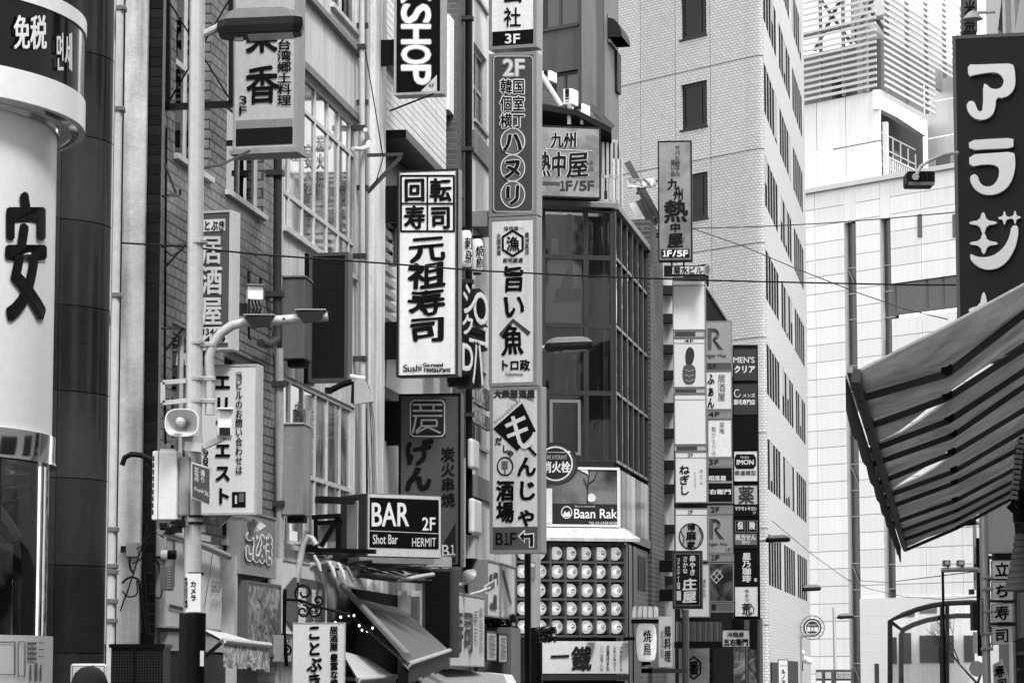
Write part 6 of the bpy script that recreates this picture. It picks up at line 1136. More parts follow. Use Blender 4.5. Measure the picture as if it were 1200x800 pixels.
for i in range(16): w_ = (b_ - a) / 16; S.box('roof_rib', mat((.22, .15)[i % 2], .5, .2), a + w_ * i + .003, a + w_ * (i + 1) - .003, -.03 * (i % 2), .3, c, d)
S.box('fascia', BLACK, a - .05, b_ + .05, -.06, .3, c - .14, c - .005)
S = sign('poster_sign', 'tall picture poster panel below the noodle shop sign', (855, 757, 874, 830), 68, 0, t=.1, face=mat(.30, .5, .5, 2, kind=('swirl', 2.5, .8, 2)), rim=mat(.05), bd=.6); S.strokes([[(862, 765), (866, 765)], [(864, 762), (864, 775)], [(861, 775), (867, 775)]], 1, mat(.6), n=-.01)
S = sign('poster_sign', 'second narrow poster panel right of the first, by the post', (877, 760, 887, 800), 68.2, 0, t=.1, face=mat(.25, .5, .5, 2, kind=('swirl', 2.5, .8, 2)), rim=mat(.05), bd=.4)
FP = T('storefront', 'dark shop front below the stacked signs', 'shop front', Fr(at(830, 780, 69).x, 69, 0, 0)); FP.box('front', mat(.05, .6, .5), -1.4, 1.25, 0, 2, 0, FP.hit(850, 725)[1]); 
for i in range(7): FP.box('slat', mat((.03, .22)[i % 2]), -.1 + .19 * i, .02 + .19 * i, -.03, 0, .2, FP.hit(850, 726)[1])
S = sign('hanging_sign', 'small grey upright coffee shop sign at the foot of the tower', (912, 772, 924, 830), 90, 0, t=.15, face=mat(.6), rim=mat(.15), bd=.8); S.txt('ルノアール', (915.5, 783, 920.5, 815), vert=True, bold=.3); S.txt('川川川', (914, 778, 922, 780.5))
# wall lantern with tiled hood and side sign
p = at(757, 778, 57.2); WL = T('wall_lantern', 'big white oval lantern with brush letters under a tiled hood', 'lantern', Fr(p.x, p.y, p.z, -3)); a, b_, c, d = WL.rect(746, 730, 769, 775); r_ = (b_ - a) / 2; h_ = d - c; x_ = (a + b_) / 2
o = B().lathe([(r_ * .45, 0), (r_ * .85, h_ * .06), (r_, h_ * .25), (r_ * 1.04, h_ * .6), (r_ * .98, h_ * .85), (r_ * .8, h_ * .97), (r_ * .45, h_)], seg=24).build('shade', mat(.78, .5, emit=.25), WL.e, smooth=True); o.location = (x_, 0, c)
for z_ in (c - .06, d): o = B().lathe([(.001, 0), (r_ * .5, 0), (r_ * .5, .08), (.001, .08)], seg=16).build('cap', BLACK, WL.e); o.location = (x_, 0, z_)
WL.txt('焼鳥', (754, 737, 763, 768), vert=True, n=-r_ - .03, bold=.5, brush=.8)
HD = T('tiled_hood', 'small sloping tiled hood above the oval lantern', 'roof', Fr(p.x, p.y, at(757, 724, 57.2).z, -3)); a, b_, c, d = HD.rect(740, 710, 772, 723)
for i in range(5): w_ = (b_ - a) / 5; b = B(); X0, X1 = a + w_ * i + .01, a + w_ * (i + 1) - .01; b.add([(X0, -.5, c), (X1, -.5, c), (X1 - .03 * (i > 2), 0, d), (X0 + .03 * (i < 2), 0, d), (X0, -.5, c - .04), (X1, -.5, c - .04), (X1, 0, d - .04), (X0, 0, d - .04)], [(0, 1, 2, 3), (0, 1, 5, 4), (1, 2, 6, 5), (0, 3, 7, 4), (4, 5, 6, 7)]); b.build('roof_tile', mat(.42, .5, .3, 5), HD.e)
HD.box('hood_beam', BLACK, a, b_, -.45, 0, c - .12, c - .045)
S = T('wall_sign', 'pale sign with black brush columns right of the oval lantern', 'sign', Fr(at(772, 780, 58.4).x, 58.4, at(772, 782, 58.4).z, 55)); a, b_, c, d = S.rect(772, 722, 788, 781); S.box('panel', mat(.6), a, b_, 0, .08, c, d); S.txt('鶏料理', (779, 732, 786, 775), vert=True, bold=.4, n=-.01, brush=1); S.txt('居酒屋', (774, 738, 778, 770), mat(.3), vert=True, n=-.01); S.box('case_side', MGREY, a - .5, a - .01, .0, .1, c, d); S.box('shelf', BLACK, a - .5, b_ + .3, -.15, .1, c - .12, c - .03)
# ---------------------------------------------------------------- white department building H
HX, HY = at(1000, 500, 150).x, 150.; HF = Fr(HX, HY, 0, -50)
H = T('white_department_building', 'huge white panelled building with slatted screens on its roof at the end of the street', 'building', HF); X = lambda x, y=450: H.hit(x, y)[0]; Z = lambda y, x=1000: H.hit(x, y)[1]
wp_ = mat(.78, .45, .06, .3, streak=.1); vx = [X(q) for q in (900, 945, 957, 991.5)]; wA = (X(991.5), X(1005)); wB = (X(1034), X(1046)); jd = .03
zr_ = [Z(218) - .88 * i for i in range(0, 31)]; col_ = [(X(900), X(957)), (X(957), X(991.5)), (X(1005), X(1034)), (X(1046), X(1082)), (X(1082), X(1125)), (X(1125), X(1180))]
zw0, zw1 = Z(372, 1046), Z(324, 1046); zlow = Z(690, 1046)
pm_ = {}
def piece(t, name, x0, x1, z0, z1, m, y=0., th=.06, jd_=jd):
    w_, h_ = round(x1 - x0 - jd_, 3), round(z1 - z0 - jd_, 3)
    if w_ <= 0 or h_ <= .02: return
    k = (w_, h_, th, m.name)
    if k not in pm_: pm_[k] = B().box(0, w_, 0, th, 0, h_).mesh(name, m)
    o = bpy.data.objects.new(name, pm_[k]); COL.objects.link(o); o.parent = t.e; o.location = (x0 + jd_ / 2, y + random.uniform(0, .008), z0 + jd_ / 2)
rh = .88 * 2; rows_ = [Z(218) - rh * .5 * i for i in range(0, 40)]
rows_ = [Z(218)]
while rows_[-1] > 0: rows_.append(rows_[-1] - 20.5 * HY / F)
for ci, (a, b_) in enumerate(col_):
    for j in range(len(rows_) - 1):
        z1, z0 = rows_[j], max(rows_[j + 1], .05); zm = (z0 + z1) / 2
        if ci >= 3 and zw0 < zm < zw1: continue
        if ci >= 2 and z1 < zlow - .2: continue
        if ci == 2 and 0: continue
        piece(H, 'panel', a, b_, z0, z1, wp_)
        # a full-width joint sits between panels
H.box('backing', mat(.45, .8), X(900), X(991.5), .07, .5, 0, rows_[0]); H.box('backing', mat(.45, .8), X(1005), X(1034), .07, .5, 0, rows_[0]); H.box('backing', mat(.45, .8), X(1046), X(1180), .07, .5, zw1 + .3, rows_[0]); H.box('backing', mat(.45, .8), X(1046), X(1180), .07, .5, 0, zw0 - .3)
gl_ = mat(.13, .15, .5, .8, spec=.6)
for (a, b_), zt_, zb_ in ((wA, Z(260, 998), 0), (wB, Z(256, 1040), zlow)):
    H.box('backing', mat(.3), a, b_, .5, .6, 0, rows_[0]); z_ = zt_; i = 0
    while z_ > zb_ + .1:
        z2 = max(z_ - (1.35 if i % 3 else 2.4), zb_); H.box('window', gl_, a + .05, b_ - .04, .25, .3, z2 + .06, z_); H.box('transom', mat(.45), a, b_, .2, .32, z2, z2 + .055)
        if i % 3 == 1 and a == wA[0]: b = B(); b.bar((a + .1, .22, z_ - .1), (b_ - .1, .22, z2 + .2), .12, .04); b.build('stair_flight', mat(.35), H.e)
        z_ = z2; i += 1
    H.box('reveal', mat(.5), a, a + .045, .0, .5, 0, zt_); H.box('reveal_head', wp_, a, b_, .0, .5, zt_ + .004, rows_[0])
H.box('smooth_base', mat(.74, .5, .05, .5, kind=('tile', 1.6, .8, .02, .93, .01, .5)), X(1005), X(1180), -.05, .065, 0, zlow - .25) if 0 else H.box('smooth_base', mat(.70, .5, .05, .5, kind=('tile', 1.8, .9, .02, .9, .01, .5)), X(1005), X(1180), -.06, .065, 0, Z(700, 1046))
H.box('narrow_slot', DGREY, X(1026, 780), X(1031, 780), -.08, -.061, Z(800, 1030), Z(777, 1030))
# wide window of the office floor
a, b_ = X(1046), X(1125); window(H, a, b_, zw0 + .12, zw1 - .12, xs=[a + (b_ - a) * q for q in (.02, .5, .74)], fm=mat(.2), glass=gl_, y=.2, fw=.14, sill=False)
for x_ in (1078, 1119): H.box('slot_window', mat(.18, .3), X(x_ - 2.5, 265), X(x_ + 2.5, 265), -.03, -.004, Z(278, x_), Z(251, x_))
H.box('ledge', mat(.6), X(900), X(1180), -.2, .5, rows_[0] + .004, rows_[0] + .25)
# upper left block and its slatted screen
U = T('upper_white_block', 'upper white block set on the department building, left of the recessed balcony', 'building', Fr(H.w(0, .6, 0).x, H.w(0, .6, 0).y, rows_[0] + .25, -50)); X = lambda x, y=160: U.hit(x, y)[0]; Z = lambda y, x=1030: U.hit(x, y)[1]
zb0 = .01; zt_ = Z(105, 1030); uc = X(1032)
for (a, b_) in ((X(900), X(957)), (X(957), X(991)), (X(991), uc)):
    for c, d in ((zb0, Z(165)), (Z(165), zt_)): piece(U, 'panel', a, b_, c, d, wp_, jd_=.06)
cxr = Fr(U.w(uc, 0, 0).x, U.w(uc, 0, 0).y, U.o.z, 64.); SU = Side(U, cxr); zc_ = lambda x, y: cxr.hit(x, y)[1]; xr_ = lambda x, y=100: cxr.hit(x, y)[0]
q_ = [U.L(v) for v in (U.w(X(900), .07, 0), U.w(uc - .05, .07, 0), cxr.w(xr_(1088), .07, 0), cxr.w(xr_(1088), 14, 0), U.w(X(900), 20, 0))]
# recess: wall on the receding side starts above the opening
w1_, ztr = xr_(1086), zt_
b = B(); pts_ = [(0, zt_), (0, Z(128)), (xr_(1052, 140), zc_(1052, 138)), (xr_(1085, 158), zc_(1085, 160)), (w1_, zc_(1086, 150)), (w1_, zt_ - .0)]
b.prism([(x_, z_) for x_, z_ in pts_], 0, .4); b.v = [tuple(U.L(cxr.w(*v))) for v in b.v]; b.build('side_wall', wp_, U.e)
SU.box('back_wall', mat(.16, .7, .4, .5), 1.6, w1_ + 8.5, 3, 3.2, zb0, zt_ + 1.2); SU.box('service_unit', mat(.35, .5, .4), 1.8, w1_ * .5, 1.4, 2.8, zb0, zb0 + 2.4)
b = B()
for i in range(6): SU.box('scaffold_pole', mat(.55), .4 + i * w1_ * .16, .46 + i * w1_ * .16, .3, .36, zb0, zb0 + 2.9 - .1 * i)
for i in range(5): SU.box('duct_box', mat((.5, .25, .12)[i % 3]), 2.2 + i * 1.5, 3. + i * 1.5, 2., 2.9, zb0 + 1.6 + .4 * (i % 2), zb0 + 2.5 + .5 * (i % 3))
for k_ in (.9, 1.8, 2.6): SU.box('scaffold_rail', mat(.55), .4, w1_ * .85, .3, .34, zb0 + k_, zb0 + k_ + .06)
for i in range(26): SU.box('railing_bar', mat(.75), .3 + i * .3, .35 + i * .3, -.1, -.06, zb0, zb0 + 1.25)
SU.box('railing_top', mat(.75), .2, 8.2, -.12, -.04, zb0 + 1.25, zb0 + 1.31); SU.box('vent_pipe', mat(.6), .15, .4, -.3, -.05, zb0, zb0 + 3.)
rw = T('rear_white_wall', 'plain white wall standing behind the recessed balcony', 'building', Fr(at(1088, 150, 165).x, 165, rows_[0], -50)); q_ = rw.hit(1086, 130)[0]; 
for i in range(3):
    for j in range(3): piece(rw, 'panel', q_ + i * 3.2, q_ + (i + 1) * 3.2, rw.hit(1088, 205)[1] + j * 2.1, rw.hit(1088, 205)[1] + (j + 1) * 2.1, wp_, jd_=.05)
rw.box('pale_box', mat(.3), rw.hit(1105, 190)[0], rw.hit(1122, 190)[0], -.6, -.1, rw.hit(1105, 196)[1], rw.hit(1105, 186)[1])
SC = T('slatted_screen', 'tall screen of white horizontal slats over steel frames on the roof', 'screen', Fr(U.o.x, U.o.y, U.o.z, -50)); SS = Side(SC, cxr); wsl = mat(.58, .5, .06, 2); n_sl = 22; dz = 7.3 * HY / F * 1.02
sl_m = B().box(X(900), uc + .02, -.3, -.24, 0, dz * .46).mesh('slat', wsl); Lr = xr_(1140); lens = []
for i in range(n_sl):
    z_ = zt_ + .12 + i * dz; o = bpy.data.objects.new('slat', sl_m); COL.objects.link(o); o.parent = SC.e; o.location = (0, 0, z_ - 0)
    if i == 0: ra = B().box(.0, xr_(1090), -.3, -.24, 0, dz * .46); rb_ = B().box(.0, Lr, -.3, -.24, 0, dz * .46)
    r_src = ra if i < 8 else rb_
    key = i < 8
    if i in (0, 8): b = B(); b.v = [tuple(SC.L(cxr.w(*v))) for v in r_src.v]; b.f = r_src.f; cur = b.mesh('slat', wsl)
    o = bpy.data.objects.new('slat', cur); COL.objects.link(o); o.parent = SC.e; o.location = (0, 0, z_)
ztop_ = n_sl * dz
for i in range(5): xx_ = X(900) + (uc - X(900)) * (i + .5) / 5; SC.box('frame_post', mat(.4), xx_ - .06, xx_ + .06, -.2, 0, zt_, zt_ + ztop_)
for i in range(5): xx_ = Lr * (i + .3) / 5; SS.box('frame_post', mat(.4), xx_ - .06, xx_ + .06, -.2, 0, zt_ + (dz * 8 if xx_ > xr_(1090) else 0), zt_ + ztop_)
SC.box('plant_wall', mat(.35, .8, .4, .4), X(900), uc - 1.2, 1.4, 1.6, zt_, zt_ + dz * 9.5); SS.box('plant_wall', mat(.38, .8, .4, .4), 1.0, xr_(1090) + 3.2, 1.4, 1.6, zt_, zt_ + dz * 12); SS.box('plant_wall', mat(.5, .8, .4, .4), 1.0, Lr, 1.7, 1.9, zt_ + dz * 9, zt_ + dz * 20)
for i in range(2):
    b = B(); x_ = X(948) + i * 2.6; b.bar((x_, .5, zt_ + dz * 9), (x_ + 2.6, .5, zt_ + dz * 19), .16, .16).bar((x_ + 2.6, .6, zt_ + dz * 9), (x_, .6, zt_ + dz * 19), .16, .16); b.build('brace', mat(.18), SC.e)
b = B(); b.bar((X(900), .5, zt_ + dz * 12), (uc, .5, zt_ + dz * 12), .2, .2).bar((X(900), .5, zt_ + dz * 19), (uc, .5, zt_ + dz * 19), .2, .2); b.build('frame_rail', mat(.35), SC.e)
# curved entrance glazing and low dark sign
EN = T('arched_entrance', 'dark-framed arched glass entrance reflecting windows at the foot of the white building', 'entrance', Fr(at(1043, 760, 138).x, 138, 0, 0)); P_ = lambda x, y, n=0: EN.P(x, y, n)
ao = [(1043, 727), (1058, 720), (1075, 713.5), (1092, 709), (1110, 706.5), (1135, 705.5), (1160, 706)]; ai = [(1056, 815), (1056, 743), (1059, 737), (1070, 731.5), (1085, 726.5), (1103, 723), (1122, 721), (1160, 721)]
EN.tube('outer_frame', mat(.03), [P_(1043, 815)] + [P_(*q) for q in ao], .12, seg=6); EN.tube('inner_frame', mat(.03), [P_(*q, .6) for q in ai], .12, seg=6); EN.tube('brace', mat(.03), [P_(1044, 728), P_(1056, 737, .6)], .08, seg=6)
for x_ in (1104, 1110): EN.tube('post', mat(.03), [P_(x_, 815), P_(x_, 708)], .1, seg=6)
pts_ = [EN.hit(*q, .3) for q in [(1043, 815)] + ao + [(1160, 815)]]; B().prism(pts_, .3, .32).build('glazing', glass_mat(.2, .92), EN.e)
pts_ = [EN.hit(*q, 1.5) for q in [(1044, 815)] + [(x_, y_ + 1) for x_, y_ in ao] + [(1160, 815)]]; B().prism(pts_, 1.5, 2.2).build('reflected_wall', mat(.72, .7, .3, .5, streak=.2, bump=.4), EN.e)  # wall added behind the glazing to model the building it reflects
for (x0, y0, x1, y1) in ((1043.5, 746, 1051, 777), (1057, 741, 1068, 777), (1078, 744, 1118, 776), (1130, 744, 1142, 775)): EN.pbox('window', mat(.09, .3, .3), x0, y0, x1, y1, 1.44, 1.49)  # dark boxes modelling the windows of the reflected building
for (x0, y0, x1, y1) in ((1059, 717, 1072, 721), (1078, 711, 1098, 717)): EN.pbox('window', mat(.2, .3, .3), x0, y0, x1, y1, 1.44, 1.49)
PS2 = T('directory_board', 'dark board with white lettered plates at the foot of the white building', 'sign', Fr(at(957, 790, 128).x, 128, 0, 0)); PS2.pbox('board', mat(.13), 957, 784, 1001, 830, 0, .3)
for i, (x0, x1) in enumerate(((956.5, 963), (967, 974), (980, 997))):
    for y0 in (787, 797): PS2.pbox('plate', mat(.5 + .2 * (y0 > 790)), x0, y0, x1, y0 + 7.5, -.06, -.003)
PS2.txt('SHIN', (981, 788, 996, 791), mat(.2), n=-.08); PS2.txt('JUKU', (981, 791.5, 996, 794), mat(.2), n=-.08)
# ---------------------------------------------------------------- far lamps and hydrant
FP1 = lamp_pole('grey street lamp far down the street in front of the tower foot', 935, 934, 675, 120, .10, .09, (939, 684, 962, 694), 935, 690)
FP2 = lamp_pole('thin grey street lamp in front of the white building, farthest', 978, 977, 711, 135, .09, .07, (981, 718, 1000, 726), 978, 722)
q = Fr(at(905, 632, 69.5).x, 69.5, 0, 0); LA = T('street_lamp', 'dark lamp arm reaching right from the right-hand stack', 'street lamp', Fr(at(891, 632, 69.2).x, 69.2, at(891, 636, 69.2).z, 0), 'grey street lamps of the street'); lamp_head(LA, 897, 626, 926, 637); LA.tube('arm', mat(.7), [LA.P(889.5, 632.5), LA.P(899, 632)], .04)
H2 = hydrant('small far fire hydrant sign ringed by a scalloped frame', 952, 735, 10.5, 118, big=False); H2.ring(952, 735, 14, 14, 1.3, mat(.25), n=-.03, name='outer_frame'); H2.tube('arm', mat(.3), [H2.P(938, 800), H2.P(938, 748), H2.P(941, 744), H2.P(956, 743)], .07)
for i in range(14): a_ = 2 * math.pi * i / 14; H2.strokes([[(952 + 11 * math.cos(a_), 735 + 11 * math.sin(a_)), (952 + 13.6 * math.cos(a_), 735 + 13.6 * math.sin(a_))]], .8, mat(.3), n=-.03, name='spoke')
for i, (x_, y_, lb) in enumerate(((935, 765, 'white sphere camera on the far lamp pole'), (944, 774, 'white tilted camera right of the far lamp pole'))): p = at(x_, y_, 119); t = T('security_camera', lb, 'camera', Fr(p.x, p.y, p.z, 0)); B().tube([(-.15, 0, .1), (.15, -.1, 0), (.25, -.12, -.02)], [.12, .14, .1], 10).build('body', mat(.75), t.e, smooth=True); t.box('mount', DARK, -.2, -.1, -.02, .1, -.4, .1)
p = at(925, 753, 119); t = T('light_tube', 'thin white horizontal tube left of the far lamp pole', 'lamp', Fr(p.x, p.y, p.z, 0)); t.tube('tube', mat(.75), [t.P(914, 753.5), t.P(934, 753.5)], .05)
# ---------------------------------------------------------------- right side: near building, awning, big sign, pole cluster
RF = Fr(RAX, 0, 0, 90 - math.degrees(math.atan(.1377)) - 0)
rb0, rb1 = 6., 58.
RB_ = T('right_hand_building', 'light grey building along the right side that carries the awning and signs', 'building', Fr(RF.w(rb0, 0, 0).x, RF.w(rb0, 0, 0).y, 0, RF.r)); L_ = rb1 - rb0
wrh = [(2 + 4 * i, 4.6 + 4 * i, 4.2 + 3.4 * j, 6. + 3.4 * j) for i in range(12) for j in range(3)]
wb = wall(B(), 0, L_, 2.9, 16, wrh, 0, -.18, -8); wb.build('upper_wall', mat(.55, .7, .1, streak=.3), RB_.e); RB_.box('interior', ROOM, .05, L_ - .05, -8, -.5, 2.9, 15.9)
for h in wrh:
    f = RB_.box('window', mat(.3), h[0], h[1], -.14, -.10, h[2], h[3]); RB_.box('pane', mat(.08, .1, .4), h[0] + .06, h[1] - .06, -.099, -.09, h[2] + .06, h[3] - .06, parent=f)
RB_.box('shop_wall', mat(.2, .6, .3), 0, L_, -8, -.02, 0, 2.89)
# folding awning: front bar, ribs with a knee, cloth strips between them
AW = T('folding_awning', 'large dark pleated awning with bent ribs, seen from below on the right', 'awning', Fr(at(1003, 441, 10.2).x, 10.2, 2., RF.r))
hb = 1.0; ribs = []
def D_of(y): return hb / ((790 - y) / F)
kn = [((1003, 441), None, None)]
rp = [((1006, 463), (1110, 433), (1200, 363)), ((1014, 497), (1110, 462), (1200, 404)), ((1019, 524), (1112, 489), (1200, 431)), ((1023, 540), (1116, 507), (1200, 449)), ((1030, 562), (1115, 528), (1200, 477)), ((1036, 579), (1118, 549), (1200, 501)), ((1040, 592), (1118, 563), (1200, 520)), ((1046, 610), (1119, 584), (1200, 541)), ((1051, 621), (1120, 596), (1200, 555)), ((1056, 631), (1121, 607), (1200, 565)), ((1061, 642), (1122, 616), (1200, 574))]
b0 = []
for k_, (p0, p1, p2) in enumerate(rp):
    D = D_of(p0[1]); a_ = AW.L(at(*p0, D)); m_ = AW.L(at(*p1, D - .06)); e_ = AW.L(at(*p2, D - .12)); e_ = m_ + (e_ - m_) * 1.9
    ribs.append((a_, m_, e_))
    b = B(); b.bar(a_ - Vector((0, 0, .015)), m_ - Vector((0, 0, .015)), .017, .026).bar(m_ - Vector((0, 0, .015)), e_ - Vector((0, 0, .015)), .017, .026); b.build('rib', mat(.14, .4, .2), AW.e); b = B(); b.cyl(m_ - Vector((.03, 0, 0)), m_ + Vector((.03, 0, 0)), .022, seg=10); b.build('knee_joint', mat(.03), AW.e)
first = [Vector(v) for v in (AW.L(at(1003, 441, D_of(441))), AW.L(at(1106, 389, D_of(441))), None) if v is not None]; e0 = first[1] + (AW.L(at(1200, 338, D_of(441))) - first[1]) * 1.9; R0 = [(first[0], first[1], e0)] + ribs
clm = cloth_mat(.55, .65)
n_ = Vector((0, 0, 1))
for i in range(len(R0) - 1):
    A_, Bq = R0[i], R0[i + 1]; up = Vector((0, 0, .012)); g = B()
    for s_ in range(2):
        p00, p01, p10, p11 = A_[s_] + up, A_[s_ + 1] + up, Bq[s_] + up, Bq[s_ + 1] + up
        spans = {2: ((0, 0, .74, .02), (.96, .2, 1, 1)), 5: ((0, 0, .62, .0), (.95, .12, 1, 1))}.get(i, ((0, 0, 1, 1),)) if s_ == 0 else ({2: ((.12, .25, 1, 1),)}.get(i, ((0, 0, 1, 1),)))
        sag = lambda w_, t_: -.035 * math.sin(math.pi * w_) - .008 * math.sin(math.pi * w_) * math.sin(5 * w_ + 9 * t_ + i)
        N, M = 8, 5
        for f0, f1, f2, f3 in spans:          # start fraction at the bar end and knee end, stop fraction at both
            for u in range(N):
                for v_ in range(M):
                    for sft in (0, .008):
                        v = []
                        for ww, tt in ((u / N, v_ / M), (u / N, (v_ + 1) / M), ((u + 1) / N, (v_ + 1) / M), ((u + 1) / N, v_ / M)):
                            lo, hi = f0 + (f1 - f0) * tt, f2 + (f3 - f2) * tt; f_ = lo + (hi - lo) * ww
                            v.append(p00.lerp(p01, tt).lerp(p10.lerp(p11, tt), f_) + Vector((0, 0, sag(f_, tt + s_) + sft)))
                        g.quad(*v)
    g.build('cloth_strip', clm, AW.e, fix=False)
fb0, fb1 = R0[0][0], R0[-1][0]; b = B(); b.bar(fb0 + Vector((-.03, 0, -.0)), fb1 + Vector((.1, 0, 0)), .03, .045); b.build('front_bar', mat(.12, .4), AW.e); b = B(); b.bar(fb0 + Vector((-.03, .02, .02)), fb1 + Vector((.1, .02, .02)), .02, .02); b.build('cover_rail', mat(.4, .4), AW.e)
b = B(); N = 40
for i in range(N): u0, u1 = i / N, (i + 1) / N; p, q = fb0.lerp(fb1, u0) + Vector((0, .035, .01)), fb0.lerp(fb1, u1) + Vector((0, .035, .01)); h0 = .12 + .03 * abs(math.sin(i * .8)); h1_ = .12 + .03 * abs(math.sin((i + 1) * .8)); b.quad(p, q, q - Vector((0, .0, h1_)), p - Vector((0, .0, h0)))
b.build('valance', cloth_mat(.12, .2), AW.e, fix=False)
# big sign with raised letters
S = sign('projecting_sign', 'huge dark projecting sign with raised rounded white katakana over the awning', (1119, 39, 1262, 420), 28, -12, t=.45, face=mat(.035, .35, .1, 1), rim=mat(.20, .4, .1), bd=4)
c1 = lambda pts: [(930 + x * .3, y * .3) for x, y in pts]; c2 = lambda pts: [(930 + x / 2.963, 230 + y / 2.963) for x, y in pts]
L3 = [c1([(680, 252), (720, 253), (790, 250), (855, 248), (863, 270), (866, 300), (866, 335), (852, 364), (825, 382), (790, 381), (788, 425), (772, 456), (740, 470), (705, 463), (682, 440), (674, 412), (686, 394), (704, 396), (712, 412), (718, 430), (730, 438), (740, 425), (740, 325), (757, 332), (768, 345), (795, 350), (816, 338), (822, 312), (806, 288), (780, 282), (745, 286), (710, 292), (682, 300)]),
      c1([(684, 548), (770, 543), (858, 538), (859, 560), (858, 578), (770, 582), (686, 586)]),
      c1([(686, 604), (775, 598), (860, 592), (866, 620), (865, 660), (855, 700), (832, 738), (790, 760), (748, 762), (712, 745), (692, 715), (688, 692), (704, 678), (720, 688), (726, 712), (745, 729), (778, 727), (800, 698), (804, 662), (792, 645), (750, 641), (686, 652)]),
      c2([(612, 198), (630, 207), (650, 212), (680, 210), (706, 198), (732, 175), (750, 140), (756, 102), (780, 100), (780, 140), (766, 188), (738, 232), (700, 254), (655, 254), (615, 225)])]
def star(cx, cy, rx, ry):
    o_ = []
    for i in range(4):
        a_ = math.pi / 2 * i; b2 = a_ + math.pi / 4; o_ += [(cx + rx * math.cos(a_ - .1), cy + ry * math.sin(a_ - .1)), (cx + rx * math.cos(a_ + .1), cy + ry * math.sin(a_ + .1)), (cx + rx * .36 * math.cos(b2), cy + ry * .36 * math.sin(b2))]
    return o_
L3 += [c2(star(658, 92, 48, 36)), c2(star(660, 163, 48, 36)), c2(star(732, 75, 22, 23)), c2(star(769, 73, 20, 23)), c2(star(660, 395, 52, 62))]
for i, pts in enumerate(L3):
    b = B(); b.prism([S.hit(*q, -.1) for q in chaikin(pts, 1)], -.1, -.005); b.build('raised_letter', mat(.82, .35, .03), S.e)
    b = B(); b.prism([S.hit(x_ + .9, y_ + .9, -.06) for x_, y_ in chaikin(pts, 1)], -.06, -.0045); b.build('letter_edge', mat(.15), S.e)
S.box('wall_arm', DGREY, S.lim[1], S.lim[1] + .8, .15, .3, S.lim[3] - .6, S.lim[3] - .45); S.box('wall_arm', DGREY, S.lim[1], S.lim[1] + .8, .15, .3, S.lim[2] + .45, S.lim[2] + .6)
FK = T('floodlight', 'black box floodlight on a pale arm left of the big katakana sign', 'lamp', Fr(at(1080, 205, 27).x, 27, at(1080, 218, 27).z, 0)); a, b_, c, d = FK.rect(1063, 200, 1096, 216); FK.box('housing', mat(.02, .4), a, b_, 0, .3, c, d, bevel=.02); FK.box('rim', mat(.3), a + .01, b_ - .01, -.02, .0, c - .01, c + .02)
for i in range(5): FK.box('cooling_fin', mat(.06), a + .03 + i * .05, a + .045 + i * .05, -.02, 0, c + .03, d - .01)
FK.tube('arm', mat(.65), [FK.P(1073, 207, -.06), FK.P(1079, 195, -.06), FK.P(1090, 188, .0), FK.P(1104, 182, .3), FK.P(1122, 179, .8)], .017); FK.tube('joint', mat(.6), [FK.P(1073, 207, -.08), FK.P(1073, 207, -.0)], .035)
S = sign('hanging_sign', 'narrow grey sign with black characters at the top right behind the big sign', (1127, -40, 1145, 37), 34, -5, t=.25, face=mat(.3), rim=mat(.2), bd=1); S.txt('焼肉米奈', (1130, -38, 1143, 38), mat(.04), vert=True, bold=.6)
RL = T('gooseneck_lamp', 'small shaded gooseneck lamp above the big sign', 'lamp', Fr(at(1140, 20, 33).x, 33, at(1140, 24, 33).z, 0)); RL.tube('arm', mat(.6), [RL.P(1166, 14), RL.P(1148, 15), RL.P(1141, 16)], .02); o = B().lathe([(.02, .1), (.06, .07), (.12, 0), (.11, 0), (.02, .06)], seg=16).build('shade', mat(.5), RL.e, smooth=True); o.location = RL.P(1140, 23)
RU = T('rear_facade_panel', 'pale panelled facade behind the top right corner', 'building', Fr(at(1166, 0, 60).x, 60.5, 0, 0)); a = RU.hit(1166, 20)[0]
for i in range(3):
    for j in range(10): piece(RU, 'panel', a + i * .8, a + (i + 1) * .8, 8. + j * 1.2, 9.2 + j * 1.2, mat(.5, .6, .1, streak=.2), jd_=.03)
RU.box('base_wall', mat(.4), a + .02, a + 3, .07, 1, 0, 20)
# pale lit panel, sushi sign
S = sign('wall_sign', 'large blank pale panel above the four sushi character boxes', (1156, 556, 1190, 648), 46, -4, t=.3, face=mat(.5, .4, .1), rim=mat(.4), bd=1.5); S.box('underside', BLACK, S.lim[0] + .1, S.lim[1] + .1, -.1, .3, S.lim[2] - .1, S.lim[2] - .003)
S = T('sushi_sign_stand', 'dark frame holding four white character boxes on the right', 'sign', Fr(at(1154, 700, 46).x, 46, at(1154, 744, 46).z, -4)); S.pbox('post', mat(.08), 1157, 650, 1160.5, 744, .05, .2); S.pbox('post', mat(.2), 1189, 560, 1191.5, 800, .05, .2)
for y_ in (653, 678, 704, 731): S.pbox('crossbar', mat(.12), 1158, y_ - 2.2, 1191, y_ + 1.5, .02, .2)
for ch, y0, lb in (('立', 657, 'uppermost'), ('ち', 682, 'second'), ('寿', 707.5, 'third'), ('司', 734, 'lowest')):
    q = sign('character_box', lb + ' white character box of the standing sushi sign', (1162, y0 - 1, 1187, y0 + 21), 45.9, -4, t=.1, face=mat(.72), rim=mat(.25), bd=.5, group='character boxes of the standing sushi sign'); q.txt(ch, (1165, y0 + 1.5, 1183, y0 + 18), bold=.8, brush=1)
